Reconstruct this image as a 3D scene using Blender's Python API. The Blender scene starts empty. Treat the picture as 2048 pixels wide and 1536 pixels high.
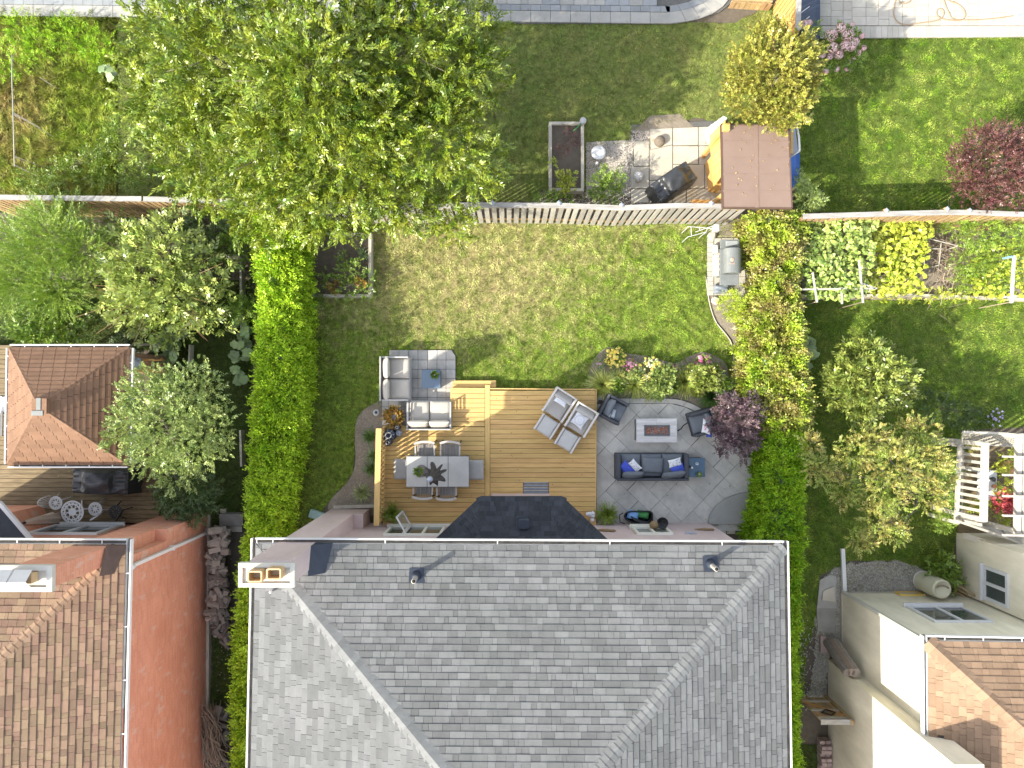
import bpy, math, random
import numpy as np
from mathutils import Vector, Matrix
R = math.radians
random.seed(7)
rng = np.random.default_rng(11)
scene = bpy.context.scene
C = scene.collection

# ---------------------------------------------------------------- camera, sky, sun, exposure
CAM_H, FPX, TILT = 21.5, 1420.0, R(1.0)
cam_d = bpy.data.cameras.new('camera')
cam = bpy.data.objects.new('camera', cam_d)
C.objects.link(cam)
cam.location = (0, 0, CAM_H)
cam.rotation_euler = (TILT, 0, 0)
cam_d.sensor_width = 36
cam_d.lens = 36 * FPX / 2048
cam_d.clip_start = 0.1
cam_d.clip_end = 500
scene.camera = cam
SUN_EL, SUN_DIR = 34.0, Vector((-0.863, -0.505, 0)).normalized()
world = bpy.data.worlds.new('World')
scene.world = world
world.use_nodes = True
wn = world.node_tree
bg = wn.nodes['Background']
sky = wn.nodes.new('ShaderNodeTexSky')
sky.sky_type = 'NISHITA'
sky.sun_disc = False
sky.sun_elevation = R(SUN_EL)
sky.sun_rotation = math.atan2(SUN_DIR.x, SUN_DIR.y) % (2 * math.pi)
sky.air_density = 1.0
sky.dust_density = 2.0
sky.ozone_density = 1.0
skyhs = wn.nodes.new('ShaderNodeHueSaturation'); skyhs.inputs['Saturation'].default_value = 0.42   # thin bright haze: a paler sky
wn.links.new(sky.outputs[0], skyhs.inputs['Color']); wn.links.new(skyhs.outputs[0], bg.inputs[0])
bg.inputs[1].default_value = 0.15
sun_d = bpy.data.lights.new('sun', 'SUN')
sun = bpy.data.objects.new('sun', sun_d)
C.objects.link(sun)
sun_d.energy = 3.0
sun_d.angle = R(0.5)
sun_d.color = (1.0, 0.92, 0.76)
sv = Vector((SUN_DIR.x * math.cos(R(SUN_EL)), SUN_DIR.y * math.cos(R(SUN_EL)), math.sin(R(SUN_EL))))
sun.rotation_euler = sv.to_track_quat('Z', 'Y').to_euler()
sun.location = sv * 60
scene.view_settings.view_transform = 'Standard'
scene.view_settings.look = 'None'
scene.view_settings.gamma = 1
scene.view_settings.use_curve_mapping = False
scene.view_settings.exposure = 1.62
scene.cycles.max_bounces = 6
scene.cycles.diffuse_bounces = 3
scene.cycles.transparent_max_bounces = 8
scene.cycles.use_denoising = True

# ---------------------------------------------------------------- helpers
_ct, _st = math.cos(TILT), math.sin(TILT)
def at(px, py, z=0.0):
    """the place at height z that the photograph shows at pixel (px, py)"""
    dx = (px - 1024) / FPX; dy = -(py - 768) / FPX
    y = dy * _ct + _st; zz = dy * _st - _ct
    t = (z - CAM_H) / zz
    return Vector((dx * t, y * t, z))
def pix(p):
    x, y, z = p[0], p[1], p[2] - CAM_H
    yy = y * _ct + z * _st; zc = -y * _st + z * _ct
    return 1024 + FPX * x / -zc, 768 - FPX * yy / -zc
def inview(p, m=25):
    a, b = pix(p)
    return -m < a < 2048 + m and -m < b < 1536 + m

def sock(n, *names):
    for k in names:
        if k in n.inputs: return n.inputs[k]
_mats = {}
def mat(name, col, col2=None, scale=4.0, rough=0.75, bump=0.0, bscale=60.0, vary=0.0, stretch=(1, 1, 1), metallic=0.0,
        col3=None, scale3=0.6, amt3=0.5, spec=0.35, trans=0.0, detail=4.0, contrast=1.0, hue=0.0, alpha=1.0, mott=None, sharp3=1.0, spots=()):
    if name in _mats: return _mats[name]
    m = bpy.data.materials.new(name); m.use_nodes = True; _mats[name] = m
    nt = m.node_tree; N = nt.nodes; L = nt.links
    b = N['Principled BSDF']
    b.inputs['Roughness'].default_value = rough
    b.inputs['Metallic'].default_value = metallic
    sock(b, 'Specular IOR Level', 'Specular').default_value = spec
    m.diffuse_color = (*col, 1)
    def rgb(c):
        n = N.new('ShaderNodeRGB'); n.outputs[0].default_value = (*c, 1); return n.outputs[0]
    geo = N.new('ShaderNodeNewGeometry')
    mp = N.new('ShaderNodeMapping'); mp.inputs['Scale'].default_value = stretch
    L.new(geo.outputs['Position'], mp.inputs['Vector'])
    out = rgb(col)
    def mix(a, bb, fac):
        x = N.new('ShaderNodeMix'); x.data_type = 'RGBA'
        if isinstance(fac, float): x.inputs[0].default_value = fac
        else: L.new(fac, x.inputs[0])
        L.new(a, x.inputs[6]); L.new(bb, x.inputs[7]); return x.outputs[2]
    def noise(sc, det=4.0, con=1.0):
        n = N.new('ShaderNodeTexNoise'); n.inputs['Scale'].default_value = sc; n.inputs['Detail'].default_value = det
        n.inputs['Roughness'].default_value = 0.6
        L.new(mp.outputs[0], n.inputs['Vector'])
        r = N.new('ShaderNodeMapRange'); r.inputs[1].default_value = 0.5 - 0.22 / con; r.inputs[2].default_value = 0.5 + 0.22 / con
        L.new(n.outputs[0], r.inputs[0]); return r.outputs[0]
    if col2 is not None: out = mix(out, rgb(col2), noise(scale, detail, contrast))
    if col3 is not None:
        nn = noise(scale3, 4.0, sharp3)
        mm = N.new('ShaderNodeMath'); mm.operation = 'MULTIPLY'; mm.inputs[1].default_value = amt3; L.new(nn, mm.inputs[0])
        facn = mm.outputs[0]
        for (sx_, sy_, sr_, sa_) in spots:      # broad patches of this colour at fixed places (dry or lush turf, shade painted into the left lawn)
            w_ = at(sx_, sy_, 0)
            vd = N.new('ShaderNodeVectorMath'); vd.operation = 'DISTANCE'; L.new(geo.outputs['Position'], vd.inputs[0]); vd.inputs[1].default_value = w_
            mr = N.new('ShaderNodeMapRange'); mr.interpolation_type = 'SMOOTHSTEP'; mr.inputs[1].default_value = 0; mr.inputs[2].default_value = sr_ * CAM_H / FPX; mr.inputs[3].default_value = sa_; mr.inputs[4].default_value = 0
            L.new(vd.outputs['Value'], mr.inputs[0]); a_ = N.new('ShaderNodeMath'); a_.operation = 'ADD'; L.new(facn, a_.inputs[0]); L.new(mr.outputs[0], a_.inputs[1]); facn = a_.outputs[0]
        if spots:
            a_ = N.new('ShaderNodeClamp'); L.new(facn, a_.inputs[0]); facn = a_.outputs[0]
        out = mix(out, rgb(col3), facn)
    if mott:
        nn = noise(mott[0], 5.0, 1.3); r0 = N.new('ShaderNodeMapRange'); r0.inputs[3].default_value = 1 - mott[1]; r0.inputs[4].default_value = 1 + mott[1]; L.new(nn, r0.inputs[0])
        vs_ = N.new('ShaderNodeVectorMath'); vs_.operation = 'SCALE'; L.new(out, vs_.inputs[0]); L.new(r0.outputs[0], vs_.inputs['Scale']); out = vs_.outputs[0]
    if vary or hue:
        oi = N.new('ShaderNodeObjectInfo')
        ad = N.new('ShaderNodeMath'); ad.operation = 'ADD'; L.new(geo.outputs['Random Per Island'], ad.inputs[0]); L.new(oi.outputs['Random'], ad.inputs[1])
        wnz = N.new('ShaderNodeTexWhiteNoise'); wnz.noise_dimensions = '1D'; L.new(ad.outputs[0], wnz.inputs['W'])
        hs = N.new('ShaderNodeHueSaturation')
        r = N.new('ShaderNodeMapRange'); r.inputs[3].default_value = 1 - vary; r.inputs[4].default_value = 1 + vary
        L.new(wnz.outputs['Value'], r.inputs[0]); L.new(r.outputs[0], hs.inputs['Value'])
        if hue:
            sp = N.new('ShaderNodeSeparateColor'); L.new(wnz.outputs['Color'], sp.inputs[0])
            r2 = N.new('ShaderNodeMapRange'); r2.inputs[3].default_value = 0.5 - hue; r2.inputs[4].default_value = 0.5 + hue
            L.new(sp.outputs[1], r2.inputs[0]); L.new(r2.outputs[0], hs.inputs['Hue'])
        L.new(out, hs.inputs['Color']); out = hs.outputs[0]
    L.new(out, b.inputs['Base Color'])
    if bump:
        n = N.new('ShaderNodeTexNoise'); n.inputs['Scale'].default_value = bscale; n.inputs['Detail'].default_value = 3
        L.new(mp.outputs[0], n.inputs['Vector'])
        bp = N.new('ShaderNodeBump'); bp.inputs['Strength'].default_value = bump; bp.inputs['Distance'].default_value = 0.02
        L.new(n.outputs[0], bp.inputs['Height']); L.new(bp.outputs[0], b.inputs['Normal'])
    if trans:
        tr = N.new('ShaderNodeBsdfTranslucent'); L.new(out, tr.inputs[0])
        mx = N.new('ShaderNodeMixShader'); mx.inputs[0].default_value = trans
        L.new(b.outputs[0], mx.inputs[1]); L.new(tr.outputs[0], mx.inputs[2])
        L.new(mx.outputs[0], N['Material Output'].inputs['Surface'])
    if alpha < 1:
        b.inputs['Alpha'].default_value = alpha
    return m

def setp(o, label=None, cat=None, group=None, kind=None):
    if label: o['label'] = label
    if cat: o['category'] = cat
    if group: o['group'] = group
    if kind: o['kind'] = kind
    return o
def wloc(o):
    v = Vector((0, 0, 0))
    while o is not None: v += o.location; o = o.parent
    return v
def thing(name, label, cat, loc=(0, 0, 0), group=None, rot=0.0):
    o = bpy.data.objects.new(name, None); C.objects.link(o)
    o.empty_display_size = 0.2
    o.location = Vector(loc); o.rotation_euler = (0, 0, rot)
    return setp(o, label, cat, group)
def copy_tree(o, parent=None):
    c = o.copy(); C.objects.link(c); c.parent = parent
    for ch in [x for x in o.children]: copy_tree(ch, c)
    return c

class MB:
    def __init__(s, M=None): s.v = []; s.f = []; s.M = M; s.sm = []
    def add(s, vs, fs, smooth=False):
        k = len(s.v)
        for p in vs:
            p = Vector(p)
            if s.M is not None: p = s.M @ p
            s.v.append(p)
        for f in fs: s.f.append([k + i for i in f]); s.sm.append(smooth)
        return s
    def box(s, x0, x1, y0, y1, z0, z1):
        return s.add([(x0, y0, z0), (x1, y0, z0), (x1, y1, z0), (x0, y1, z0), (x0, y0, z1), (x1, y0, z1), (x1, y1, z1), (x0, y1, z1)],
                     [(3, 2, 1, 0), (4, 5, 6, 7), (0, 1, 5, 4), (1, 2, 6, 5), (2, 3, 7, 6), (3, 0, 4, 7)])
    def cbox(s, x0, x1, y0, y1, z0, z1, c=0.012):
        """box with chamfered top edges and corners"""
        a = [(x0 + c, y0), (x1 - c, y0), (x1, y0 + c), (x1, y1 - c), (x1 - c, y1), (x0 + c, y1), (x0, y1 - c), (x0, y0 + c)]
        t = [(x0 + c * 1.5, y0 + c), (x1 - c * 1.5, y0 + c), (x1 - c, y0 + c * 1.5), (x1 - c, y1 - c * 1.5), (x1 - c * 1.5, y1 - c), (x0 + c * 1.5, y1 - c), (x0 + c, y1 - c * 1.5), (x0 + c, y0 + c * 1.5)]
        vs = [(x, y, z0) for x, y in a] + [(x, y, z1 - c) for x, y in a] + [(x, y, z1) for x, y in t]
        fs = [tuple(range(7, -1, -1)), tuple(range(16, 24))]
        for i in range(8):
            j = (i + 1) % 8
            fs += [(i, j, 8 + j, 8 + i), (8 + i, 8 + j, 16 + j, 16 + i)]
        return s.add(vs, fs)
    def bar(s, p, q, w, h=None, up=(0, 0, 1)):
        p, q = Vector(p), Vector(q); h = w if h is None else h
        d = (q - p).normalized(); up = Vector(up)
        if abs(d.dot(up)) > 0.98: up = Vector((0, 1, 0)) if abs(d.y) < .9 else Vector((1, 0, 0))
        a = d.cross(up).normalized() * (w / 2); b = a.cross(d).normalized() * (h / 2)
        vs = [p - a - b, p + a - b, p + a + b, p - a + b, q - a - b, q + a - b, q + a + b, q - a + b]
        return s.add(vs, [(0, 1, 2, 3), (7, 6, 5, 4), (1, 0, 4, 5), (2, 1, 5, 6), (3, 2, 6, 7), (0, 3, 7, 4)])
    def tube(s, pts, r, n=8, cap=True, smooth=True):
        pts = [Vector(p) for p in pts]; k = len(pts)
        rr = r if isinstance(r, (list, tuple)) else [r] * k
        vs = []; up = Vector((0, 0, 1)); prev = None
        for i, p in enumerate(pts):
            d = (pts[min(i + 1, k - 1)] - pts[max(i - 1, 0)])
            d = d.normalized() if d.length > 1e-9 else Vector((0, 0, 1))
            a = d.cross(up if abs(d.z) < .95 else Vector((1, 0, 0))) if prev is None else (prev - d * prev.dot(d))
            if a.length < 1e-6: a = d.cross(Vector((0, 1, 0)))
            a.normalize(); prev = a; b = d.cross(a)
            for j in range(n):
                t = 2 * math.pi * j / n
                vs.append(p + a * (rr[i] * math.cos(t)) + b * (rr[i] * math.sin(t)))
        fs = []
        for i in range(k - 1):
            for j in range(n):
                jj = (j + 1) % n
                fs.append((i * n + j, i * n + jj, (i + 1) * n + jj, (i + 1) * n + j))
        if cap: fs += [tuple(range(n - 1, -1, -1)), tuple(range((k - 1) * n, k * n))]
        return s.add(vs, fs, smooth)
    def lathe(s, c, prof, n=20, smooth=True):
        """prof: (r, z) list, bottom to top"""
        c = Vector(c); vs = []; fs = []
        for r, z in prof:
            for j in range(n):
                t = 2 * math.pi * j / n
                vs.append(c + Vector((r * math.cos(t), r * math.sin(t), z)))
        for i in range(len(prof) - 1):
            for j in range(n):
                jj = (j + 1) % n
                fs.append((i * n + j, i * n + jj, (i + 1) * n + jj, (i + 1) * n + j))
        if prof[0][0] > 1e-4: fs.append(tuple(range(n - 1, -1, -1)))
        if prof[-1][0] > 1e-4: fs.append(tuple(range((len(prof) - 1) * n, len(prof) * n)))
        return s.add(vs, fs, smooth)
    def prism(s, poly, z0, z1):
        n = len(poly)
        a = sum(poly[i][0] * poly[(i + 1) % n][1] - poly[(i + 1) % n][0] * poly[i][1] for i in range(n))
        if a < 0: poly = poly[::-1]
        zt = z1 if isinstance(z1, (list, tuple)) else [z1] * n
        vs = [(p[0], p[1], z0) for p in poly] + [(p[0], p[1], zt[i]) for i, p in enumerate(poly)]
        fs = [tuple(range(n - 1, -1, -1)), tuple(range(n, 2 * n))]
        for i in range(n): fs.append((i, (i + 1) % n, n + (i + 1) % n, n + i))
        return s.add(vs, fs)
    def cushion(s, c, size, rot=0.0, p=7.0, n=9, M=None, pinch=0.0, wrinkle=0.0, seed=0):
        """padded block: full in the middle, rounded at the rim"""
        sx, sy, sz = size[0] / 2, size[1] / 2, size[2] / 2
        T = Matrix.Translation(Vector(c)) @ (M if M is not None else Matrix.Rotation(rot, 4, 'Z'))
        r = random.Random(seed); vs = []; fs = []
        us = [math.sin(math.pi / 2 * (2 * i / (n - 1) - 1)) for i in range(n)]
        ph = [r.uniform(0, 6) for _ in range(4)]
        for sgn in (1, -1):
            for v in us:
                for u in us:
                    h = ((1 - abs(u) ** p) * (1 - abs(v) ** p)) ** 0.5
                    k = 1 - pinch * (1 - abs(u) ** 2) * abs(v) ** 3; k2 = 1 - pinch * (1 - abs(v) ** 2) * abs(u) ** 3
                    wz = wrinkle * sz * math.sin(3 * u + ph[0] + 2 * v) * math.sin(4 * v + ph[1])
                    vs.append(T @ Vector((u * sx * k2, v * sy * k, sgn * sz * h + wz * h)))
        for g in (0, 1):
            o = g * n * n
            for i in range(n - 1):
                for j in range(n - 1):
                    q = (o + i * n + j, o + i * n + j + 1, o + (i + 1) * n + j + 1, o + (i + 1) * n + j)
                    fs.append(q if g == 0 else q[::-1])
        return s.add(vs, fs, True)
    def ball(s, c, rad, n=8, sc=(1, 1, 1)):
        prof = [(max(1e-5, math.sin(math.pi * i / n)) * rad, -math.cos(math.pi * i / n) * rad) for i in range(n + 1)]
        k = len(s.v); s.lathe((0, 0, 0), prof, n=max(6, n + 2))
        M = s.M if s.M is not None else Matrix.Identity(4)
        for i in range(k, len(s.v)):
            q = M.inverted() @ s.v[i]
            s.v[i] = M @ (Vector((q.x * sc[0], q.y * sc[1], q.z * sc[2])) + Vector(c))
        return s
    def build(s, name, m, parent=None, label=None, kind=None, merge=False):
        me = bpy.data.meshes.new(name)
        off = wloc(parent) if parent is not None else Vector((0, 0, 0))
        me.from_pydata([p - off for p in s.v], [], s.f)
        if any(s.sm): me.polygons.foreach_set('use_smooth', s.sm)
        me.materials.append(m)
        me.update()
        if merge:
            import bmesh
            b = bmesh.new(); b.from_mesh(me); bmesh.ops.remove_doubles(b, verts=b.verts, dist=1e-4); b.to_mesh(me); b.free()
        o = bpy.data.objects.new(name, me); C.objects.link(o)
        if parent is not None: o.parent = parent
        return setp(o, label, None, None, kind)

def fastmesh(name, V, nper, m, parent=None, kind=None, smooth=False):
    """V: (N*nper, 3) vertices, each run of nper is one face"""
    V = np.asarray(V, dtype=np.float32).reshape(-1, 3); nv = len(V); nf = nv // nper
    if parent is not None: V = V - np.array(wloc(parent), dtype=np.float32)
    me = bpy.data.meshes.new(name)
    me.vertices.add(nv); me.vertices.foreach_set('co', V.ravel())
    me.loops.add(nv); me.loops.foreach_set('vertex_index', np.arange(nv, dtype=np.int32))
    me.polygons.add(nf); me.polygons.foreach_set('loop_start', np.arange(0, nv, nper, dtype=np.int32))
    try: me.polygons.foreach_set('loop_total', np.full(nf, nper, dtype=np.int32))
    except Exception: pass
    me.materials.append(m); me.update(calc_edges=True)
    o = bpy.data.objects.new(name, me); C.objects.link(o)
    if parent is not None: o.parent = parent
    if kind: o['kind'] = kind
    return o

def pin(poly, X, Y):
    """points inside polygon"""
    c = np.zeros(len(X), bool); n = len(poly); j = n - 1
    for i in range(n):
        xi, yi, xj, yj = poly[i][0], poly[i][1], poly[j][0], poly[j][1]
        k = ((yi > Y) != (yj > Y)) & (X < (xj - xi) * (Y - yi) / ((yj - yi) or 1e-9) + xi)
        c ^= k; j = i
    return c
def scatter(poly, dens):
    xs = [p[0] for p in poly]; ys = [p[1] for p in poly]
    n = int((max(xs) - min(xs)) * (max(ys) - min(ys)) * dens)
    X = rng.uniform(min(xs), max(xs), n); Y = rng.uniform(min(ys), max(ys), n)
    k = pin(poly, X, Y); return X[k], Y[k]
def clip(poly, clipper):
    """Sutherland-Hodgman against a convex counter-clockwise polygon"""
    out = poly
    n = len(clipper)
    for i in range(n):
        a, b = clipper[i], clipper[(i + 1) % n]; inp = out; out = []
        if not inp: break
        def side(p): return (b[0] - a[0]) * (p[1] - a[1]) - (b[1] - a[1]) * (p[0] - a[0])
        for k in range(len(inp)):
            p, q = inp[k - 1], inp[k]; sp, sq = side(p), side(q)
            if (sp >= 0) != (sq >= 0):
                t = sp / (sp - sq); out.append((p[0] + t * (q[0] - p[0]), p[1] + t * (q[1] - p[1])))
            if sq >= 0: out.append(q)
    return out
def ccw(poly):
    a = sum(poly[i - 1][0] * poly[i][1] - poly[i][0] * poly[i - 1][1] for i in range(len(poly)))
    return poly if a > 0 else poly[::-1]
def area(poly):
    return abs(sum(poly[i - 1][0] * poly[i][1] - poly[i][0] * poly[i - 1][1] for i in range(len(poly)))) / 2
def ppoly(pts, z=0.0):
    return [tuple(at(x, y, z)[:2]) for x, y in pts]
def smoothpoly(pts, k=4):
    """closed Catmull-Rom through pixel points"""
    n = len(pts); out = []
    for i in range(n):
        p0, p1, p2, p3 = pts[i - 1], pts[i], pts[(i + 1) % n], pts[(i + 2) % n]
        for j in range(k):
            t = j / k
            out.append(tuple(0.5 * ((2 * p1[a]) + (-p0[a] + p2[a]) * t + (2 * p0[a] - 5 * p1[a] + 4 * p2[a] - p3[a]) * t * t + (-p0[a] + 3 * p1[a] - 3 * p2[a] + p3[a]) * t ** 3) for a in (0, 1)))
    return out
def sheet(name, poly, z, m, kind='structure', thick=None, jitter=0.0):
    """a flat area of ground; poly in world xy. Triangulated by Blender's own tessellation"""
    if jitter:
        q = []
        for i in range(len(poly)):
            a, b = Vector(poly[i - 1]), Vector(poly[i]); k = max(1, int((b - a).length / 0.12))
            for j in range(k): 
                t = j / k; q.append((a.x + (b.x - a.x) * t + random.uniform(-jitter, jitter), a.y + (b.y - a.y) * t + random.uniform(-jitter, jitter)))
        poly = q
    poly = ccw(poly); b = MB()
    if thick: b.prism(poly, z - thick, z)
    else: b.add([(x, y, z) for x, y in poly], [tuple(range(len(poly)))])
    return b.build(name, m, None, kind=kind)
def pieces(parent, name, mbs, m, lim=300, stuff=None, keyf=None):
    """mbs: list of (weight, MB): the heaviest lim become parts of their own, the rest one stuff part"""
    mbs = sorted(mbs, key=lambda t: -t[0])
    for w, b in mbs[:lim]: b.build(name, m, parent)
    rest = mbs[lim:]
    if rest:
        a = MB()
        for w, b in rest: a.add(b.v, b.f)
        a.build(stuff or name, m, parent, kind='stuff')
# ---------------------------------------------------------------- materials
M = {}
M['soil'] = mat('soil', (0.075, 0.061, 0.046), (0.128, 0.109, 0.086), 9, 0.95, 0.6, 70, col3=(0.165, 0.143, 0.112), scale3=1.4, amt3=0.5)
M['bed'] = mat('bed_earth', (0.208, 0.177, 0.135), (0.312, 0.27, 0.218), 14, 0.95, 0.5, 90, col3=(0.135, 0.114, 0.088), scale3=2.5, amt3=0.5)
YS = ((880, 490, 340, .38), (1010, 620, 160, .28), (1150, 480, 240, .14), (700, 900, 330, -.8), (1330, 700, 330, -.4), (1000, 740, 200, -.35), (1380, 560, 150, -.2))  # dry and lush turf; the strongest negative patch also paints the left side's shade
M['lawn'] = mat('lawn_turf', (0.085, 0.14, 0.016), (0.16, 0.20, 0.035), 5, 0.95, 0.7, 120, col3=(0.30, 0.25, 0.12), scale3=3.0, amt3=0.55, sharp3=1.5, mott=(9, .4), spots=YS)
M['lawn_green'] = mat('green_turf', (0.035, 0.09, 0.006), (0.09, 0.15, 0.014), 3.2, 0.95, 0.7, 120, col3=(0.17, 0.19, 0.05), scale3=1.1, amt3=0.5, mott=(7, .35))
M['lawn_dark'] = mat('dark_turf', (0.022, 0.05, 0.006), (0.05, 0.085, 0.012), 3.0, 0.95, 0.7, 120, col3=(0.08, 0.07, 0.03), scale3=0.9, amt3=0.5, mott=(7, .35))  # darker green turf for the west lawn and side strips
M['lawn_dry'] = mat('dry_turf', (0.121, 0.149, 0.034), (0.23, 0.223, 0.081), 2.6, 0.95, 0.7, 120, col3=(0.081, 0.149, 0.02), scale3=0.9, amt3=0.7, mott=(7, .35))
M['weeds'] = mat('weedy_ground', (0.10, 0.14, 0.015), (0.20, 0.22, 0.05), 2.2, 0.95, 0.7, 90, col3=(0.17, 0.11, 0.05), scale3=1.6, amt3=0.5, sharp3=1.6, mott=(5, .4), spots=((35, 230, 110, .4), (230, 230, 180, -.7), (120, 60, 120, -.4)))
def blade(name, c1, c2, c3, s3=0.5, a3=0.8, sp=()):
    return mat(name, c1, c2, 2.4, 0.6, trans=0.15, vary=0.26, hue=0.015, col3=c3, scale3=s3, amt3=a3, spec=0.25, sharp3=1.6, mott=(4.5, .5), spots=sp)
M['bl_lawn'] = blade('grass_blades', (0.14, 0.26, 0.022), (0.30, 0.38, 0.055), (0.56, 0.51, 0.24), 3.0, 0.55, YS)
M['bl_green'] = blade('green_blades', (0.075, 0.175, 0.006), (0.20, 0.31, 0.02), (0.36, 0.38, 0.09), 2.2, 0.6)
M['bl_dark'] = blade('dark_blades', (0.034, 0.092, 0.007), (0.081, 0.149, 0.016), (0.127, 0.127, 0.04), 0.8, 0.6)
M['bl_dry'] = blade('dry_blades', (0.189, 0.23, 0.047), (0.348, 0.324, 0.108), (0.102, 0.189, 0.02), 0.8, 0.8)
M['bl_weed'] = blade('weed_blades', (0.15, 0.25, 0.015), (0.36, 0.42, 0.06), (0.38, 0.26, 0.12), 1.6, 0.5, ((35, 230, 110, .4), (230, 230, 180, -.7), (120, 60, 120, -.4)))
M['concrete'] = mat('pale_concrete', (0.4, 0.368, 0.304), (0.48, 0.448, 0.376), 3, 0.85, 0.2, 80, vary=0.06)
M['stamped'] = mat('stamped_concrete', (0.393, 0.391, 0.365), (0.518, 0.511, 0.468), 1.8, 0.62, 0.12, 30, vary=0.07, col3=(0.636, 0.623, 0.581), scale3=1.3, amt3=0.5, contrast=1.4, mott=(5, .09))
M['joint'] = mat('joint_grey', (0.09, 0.09, 0.088), (0.13, 0.13, 0.12), 12, 0.9)
M['paver'] = mat('grey_paver', (0.288, 0.288, 0.272), (0.352, 0.344, 0.32), 4, 0.85, 0.15, 90, vary=0.09)
M['paver_blue'] = mat('blue_grey_paver', (0.216, 0.232, 0.248), (0.272, 0.288, 0.296), 4, 0.85, 0.15, 90, vary=0.10)
M['paver_warm'] = mat('warm_paver', (0.375, 0.352, 0.3), (0.45, 0.427, 0.375), 4, 0.85, 0.15, 90, vary=0.09, hue=0.008)
M['tile'] = mat('small_patio_slab', (0.39, 0.383, 0.368), (0.511, 0.491, 0.455), 3, 0.8, 0.15, 80, vary=0.13, mott=(5, .10))
M['gravel_base'] = mat('gravel_bed', (0.22, 0.21, 0.18), (0.42, 0.40, 0.36), 14, 0.95, 0.9, 60, mott=(3, .35), col3=(.13, .13, .07), scale3=1.5, amt3=.6, sharp3=1.6)
M['gravel_stone'] = mat('gravel_stone', (0.55, 0.50, 0.45), (0.42, 0.38, 0.35), 3, 0.8, vary=0.35, hue=0.02)
M['gravel_grey'] = mat('grey_gravel_stone', (0.323, 0.312, 0.292), (0.423, 0.413, 0.383), 3, 0.85, vary=0.35)
M['deck'] = mat('cedar_deck_board', (0.56, 0.362, 0.13), (0.672, 0.465, 0.192), 2.2, 0.62, 0.15, 40, vary=0.08, stretch=(1, 9, 1), hue=0.006, mott=(1.5, .07), col3=(0.403, 0.23, 0.083), scale3=1.2, amt3=0.3, detail=7)
M['deck_v'] = mat('cedar_trim', (0.582, 0.378, 0.136), (0.694, 0.482, 0.198), 2.2, 0.6, 0.1, 40, vary=0.08, stretch=(9, 1, 1))
M['knot'] = mat('deck_knot', (0.20, 0.10, 0.045), (0.26, 0.14, 0.06), 30, 0.7)
M['old_deck'] = mat('weathered_deck_board', (0.162, 0.119, 0.061), (0.245, 0.187, 0.108), 2.0, 0.75, 0.2, 40, vary=0.14, stretch=(1, 9, 1), col3=(0.101, 0.072, 0.04), scale3=0.8, amt3=0.5, mott=(3, .25))
M['fence'] = mat('weathered_fence', (0.323, 0.302, 0.264), (0.452, 0.433, 0.387), 3, 0.8, 0.2, 60, vary=0.16, stretch=(5, 5, 1), col3=(0.242, 0.212, 0.165), scale3=1.2, amt3=0.5)
M['fence_brown'] = mat('brown_fence', (0.30, 0.19, 0.09), (0.48, 0.34, 0.18), 3, 0.75, 0.2, 60, vary=0.18, stretch=(5, 5, 1), hue=0.01)
M['fence_orange'] = mat('orange_cedar', (0.55, 0.29, 0.09), (0.65, 0.38, 0.14), 3, 0.65, 0.1, 60, vary=0.12)
M['cap'] = mat('fence_cap', (0.293, 0.283, 0.266), (0.363, 0.351, 0.33), 3, 0.7, 0.1, 60, vary=0.08, mott=(4, .22), stretch=(.5, 3, 1))
M['timber'] = mat('grey_timber', (0.36, 0.33, 0.27), (0.50, 0.47, 0.41), 5, 0.8, 0.2, 60, vary=0.12)
M['yellow_wood'] = mat('yellow_board', (0.66, 0.45, 0.10), (0.74, 0.54, 0.17), 3, 0.6, 0.1, 40, vary=0.12)
M['shingle'] = mat('grey_shingle', (0.129, 0.133, 0.138), (0.157, 0.16, 0.163), 6, 0.9, 0.35, 160, vary=0.2, col3=(0.114, 0.123, 0.119), scale3=0.7, amt3=0.55, hue=0.03, mott=(2.2, .08), stretch=(1.6, .7, 1))
M['shingle_cap'] = mat('grey_ridge_shingle', (0.149, 0.155, 0.157), (0.182, 0.188, 0.188), 6, 0.9, 0.3, 160, vary=0.14)
M['shingle_dark'] = mat('dark_shingle', (0.030, 0.034, 0.043), (0.045, 0.050, 0.060), 6, 0.85, 0.3, 160, vary=0.28)
M['shingle_brown'] = mat('brown_shingle', (0.198, 0.129, 0.085), (0.242, 0.165, 0.11), 5, 0.9, 0.35, 160, vary=0.24, hue=0.015)
M['shingle_red'] = mat('red_brown_shingle', (0.181, 0.102, 0.063), (0.219, 0.13, 0.083), 5, 0.9, 0.3, 160, vary=0.12)
M['shingle_tan'] = mat('tan_shingle', (0.24, 0.156, 0.102), (0.288, 0.198, 0.129), 5, 0.9, 0.3, 160, vary=0.18)
M['under'] = mat('roof_underlay', (0.06, 0.055, 0.05), None)
M['gutter'] = mat('white_gutter', (0.663, 0.663, 0.654), (0.714, 0.714, 0.705), 4, 0.4)
M['gutter_in'] = mat('gutter_bottom', (0.10, 0.095, 0.09), (0.24, 0.22, 0.19), 5, 0.8)
M['gutter_tan'] = mat('tan_downspout', (0.46, 0.45, 0.39), (0.52, 0.51, 0.45), 4, 0.4)
M['mauve'] = mat('mauve_stucco', (0.573, 0.458, 0.445), (0.634, 0.512, 0.5), 2, 0.9, 0.25, 120, col3=(0.512, 0.415, 0.403), scale3=0.8, amt3=0.4, mott=(1.6, .10), stretch=(1, 1, .35))
M['cream'] = mat('cream_stucco', (0.728, 0.676, 0.525), (0.832, 0.78, 0.625), 1.6, 0.9, 0.25, 120, col3=(0.624, 0.572, 0.438), scale3=0.7, amt3=0.4, mott=(1.6, .10), stretch=(1, 1, .35))
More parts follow.
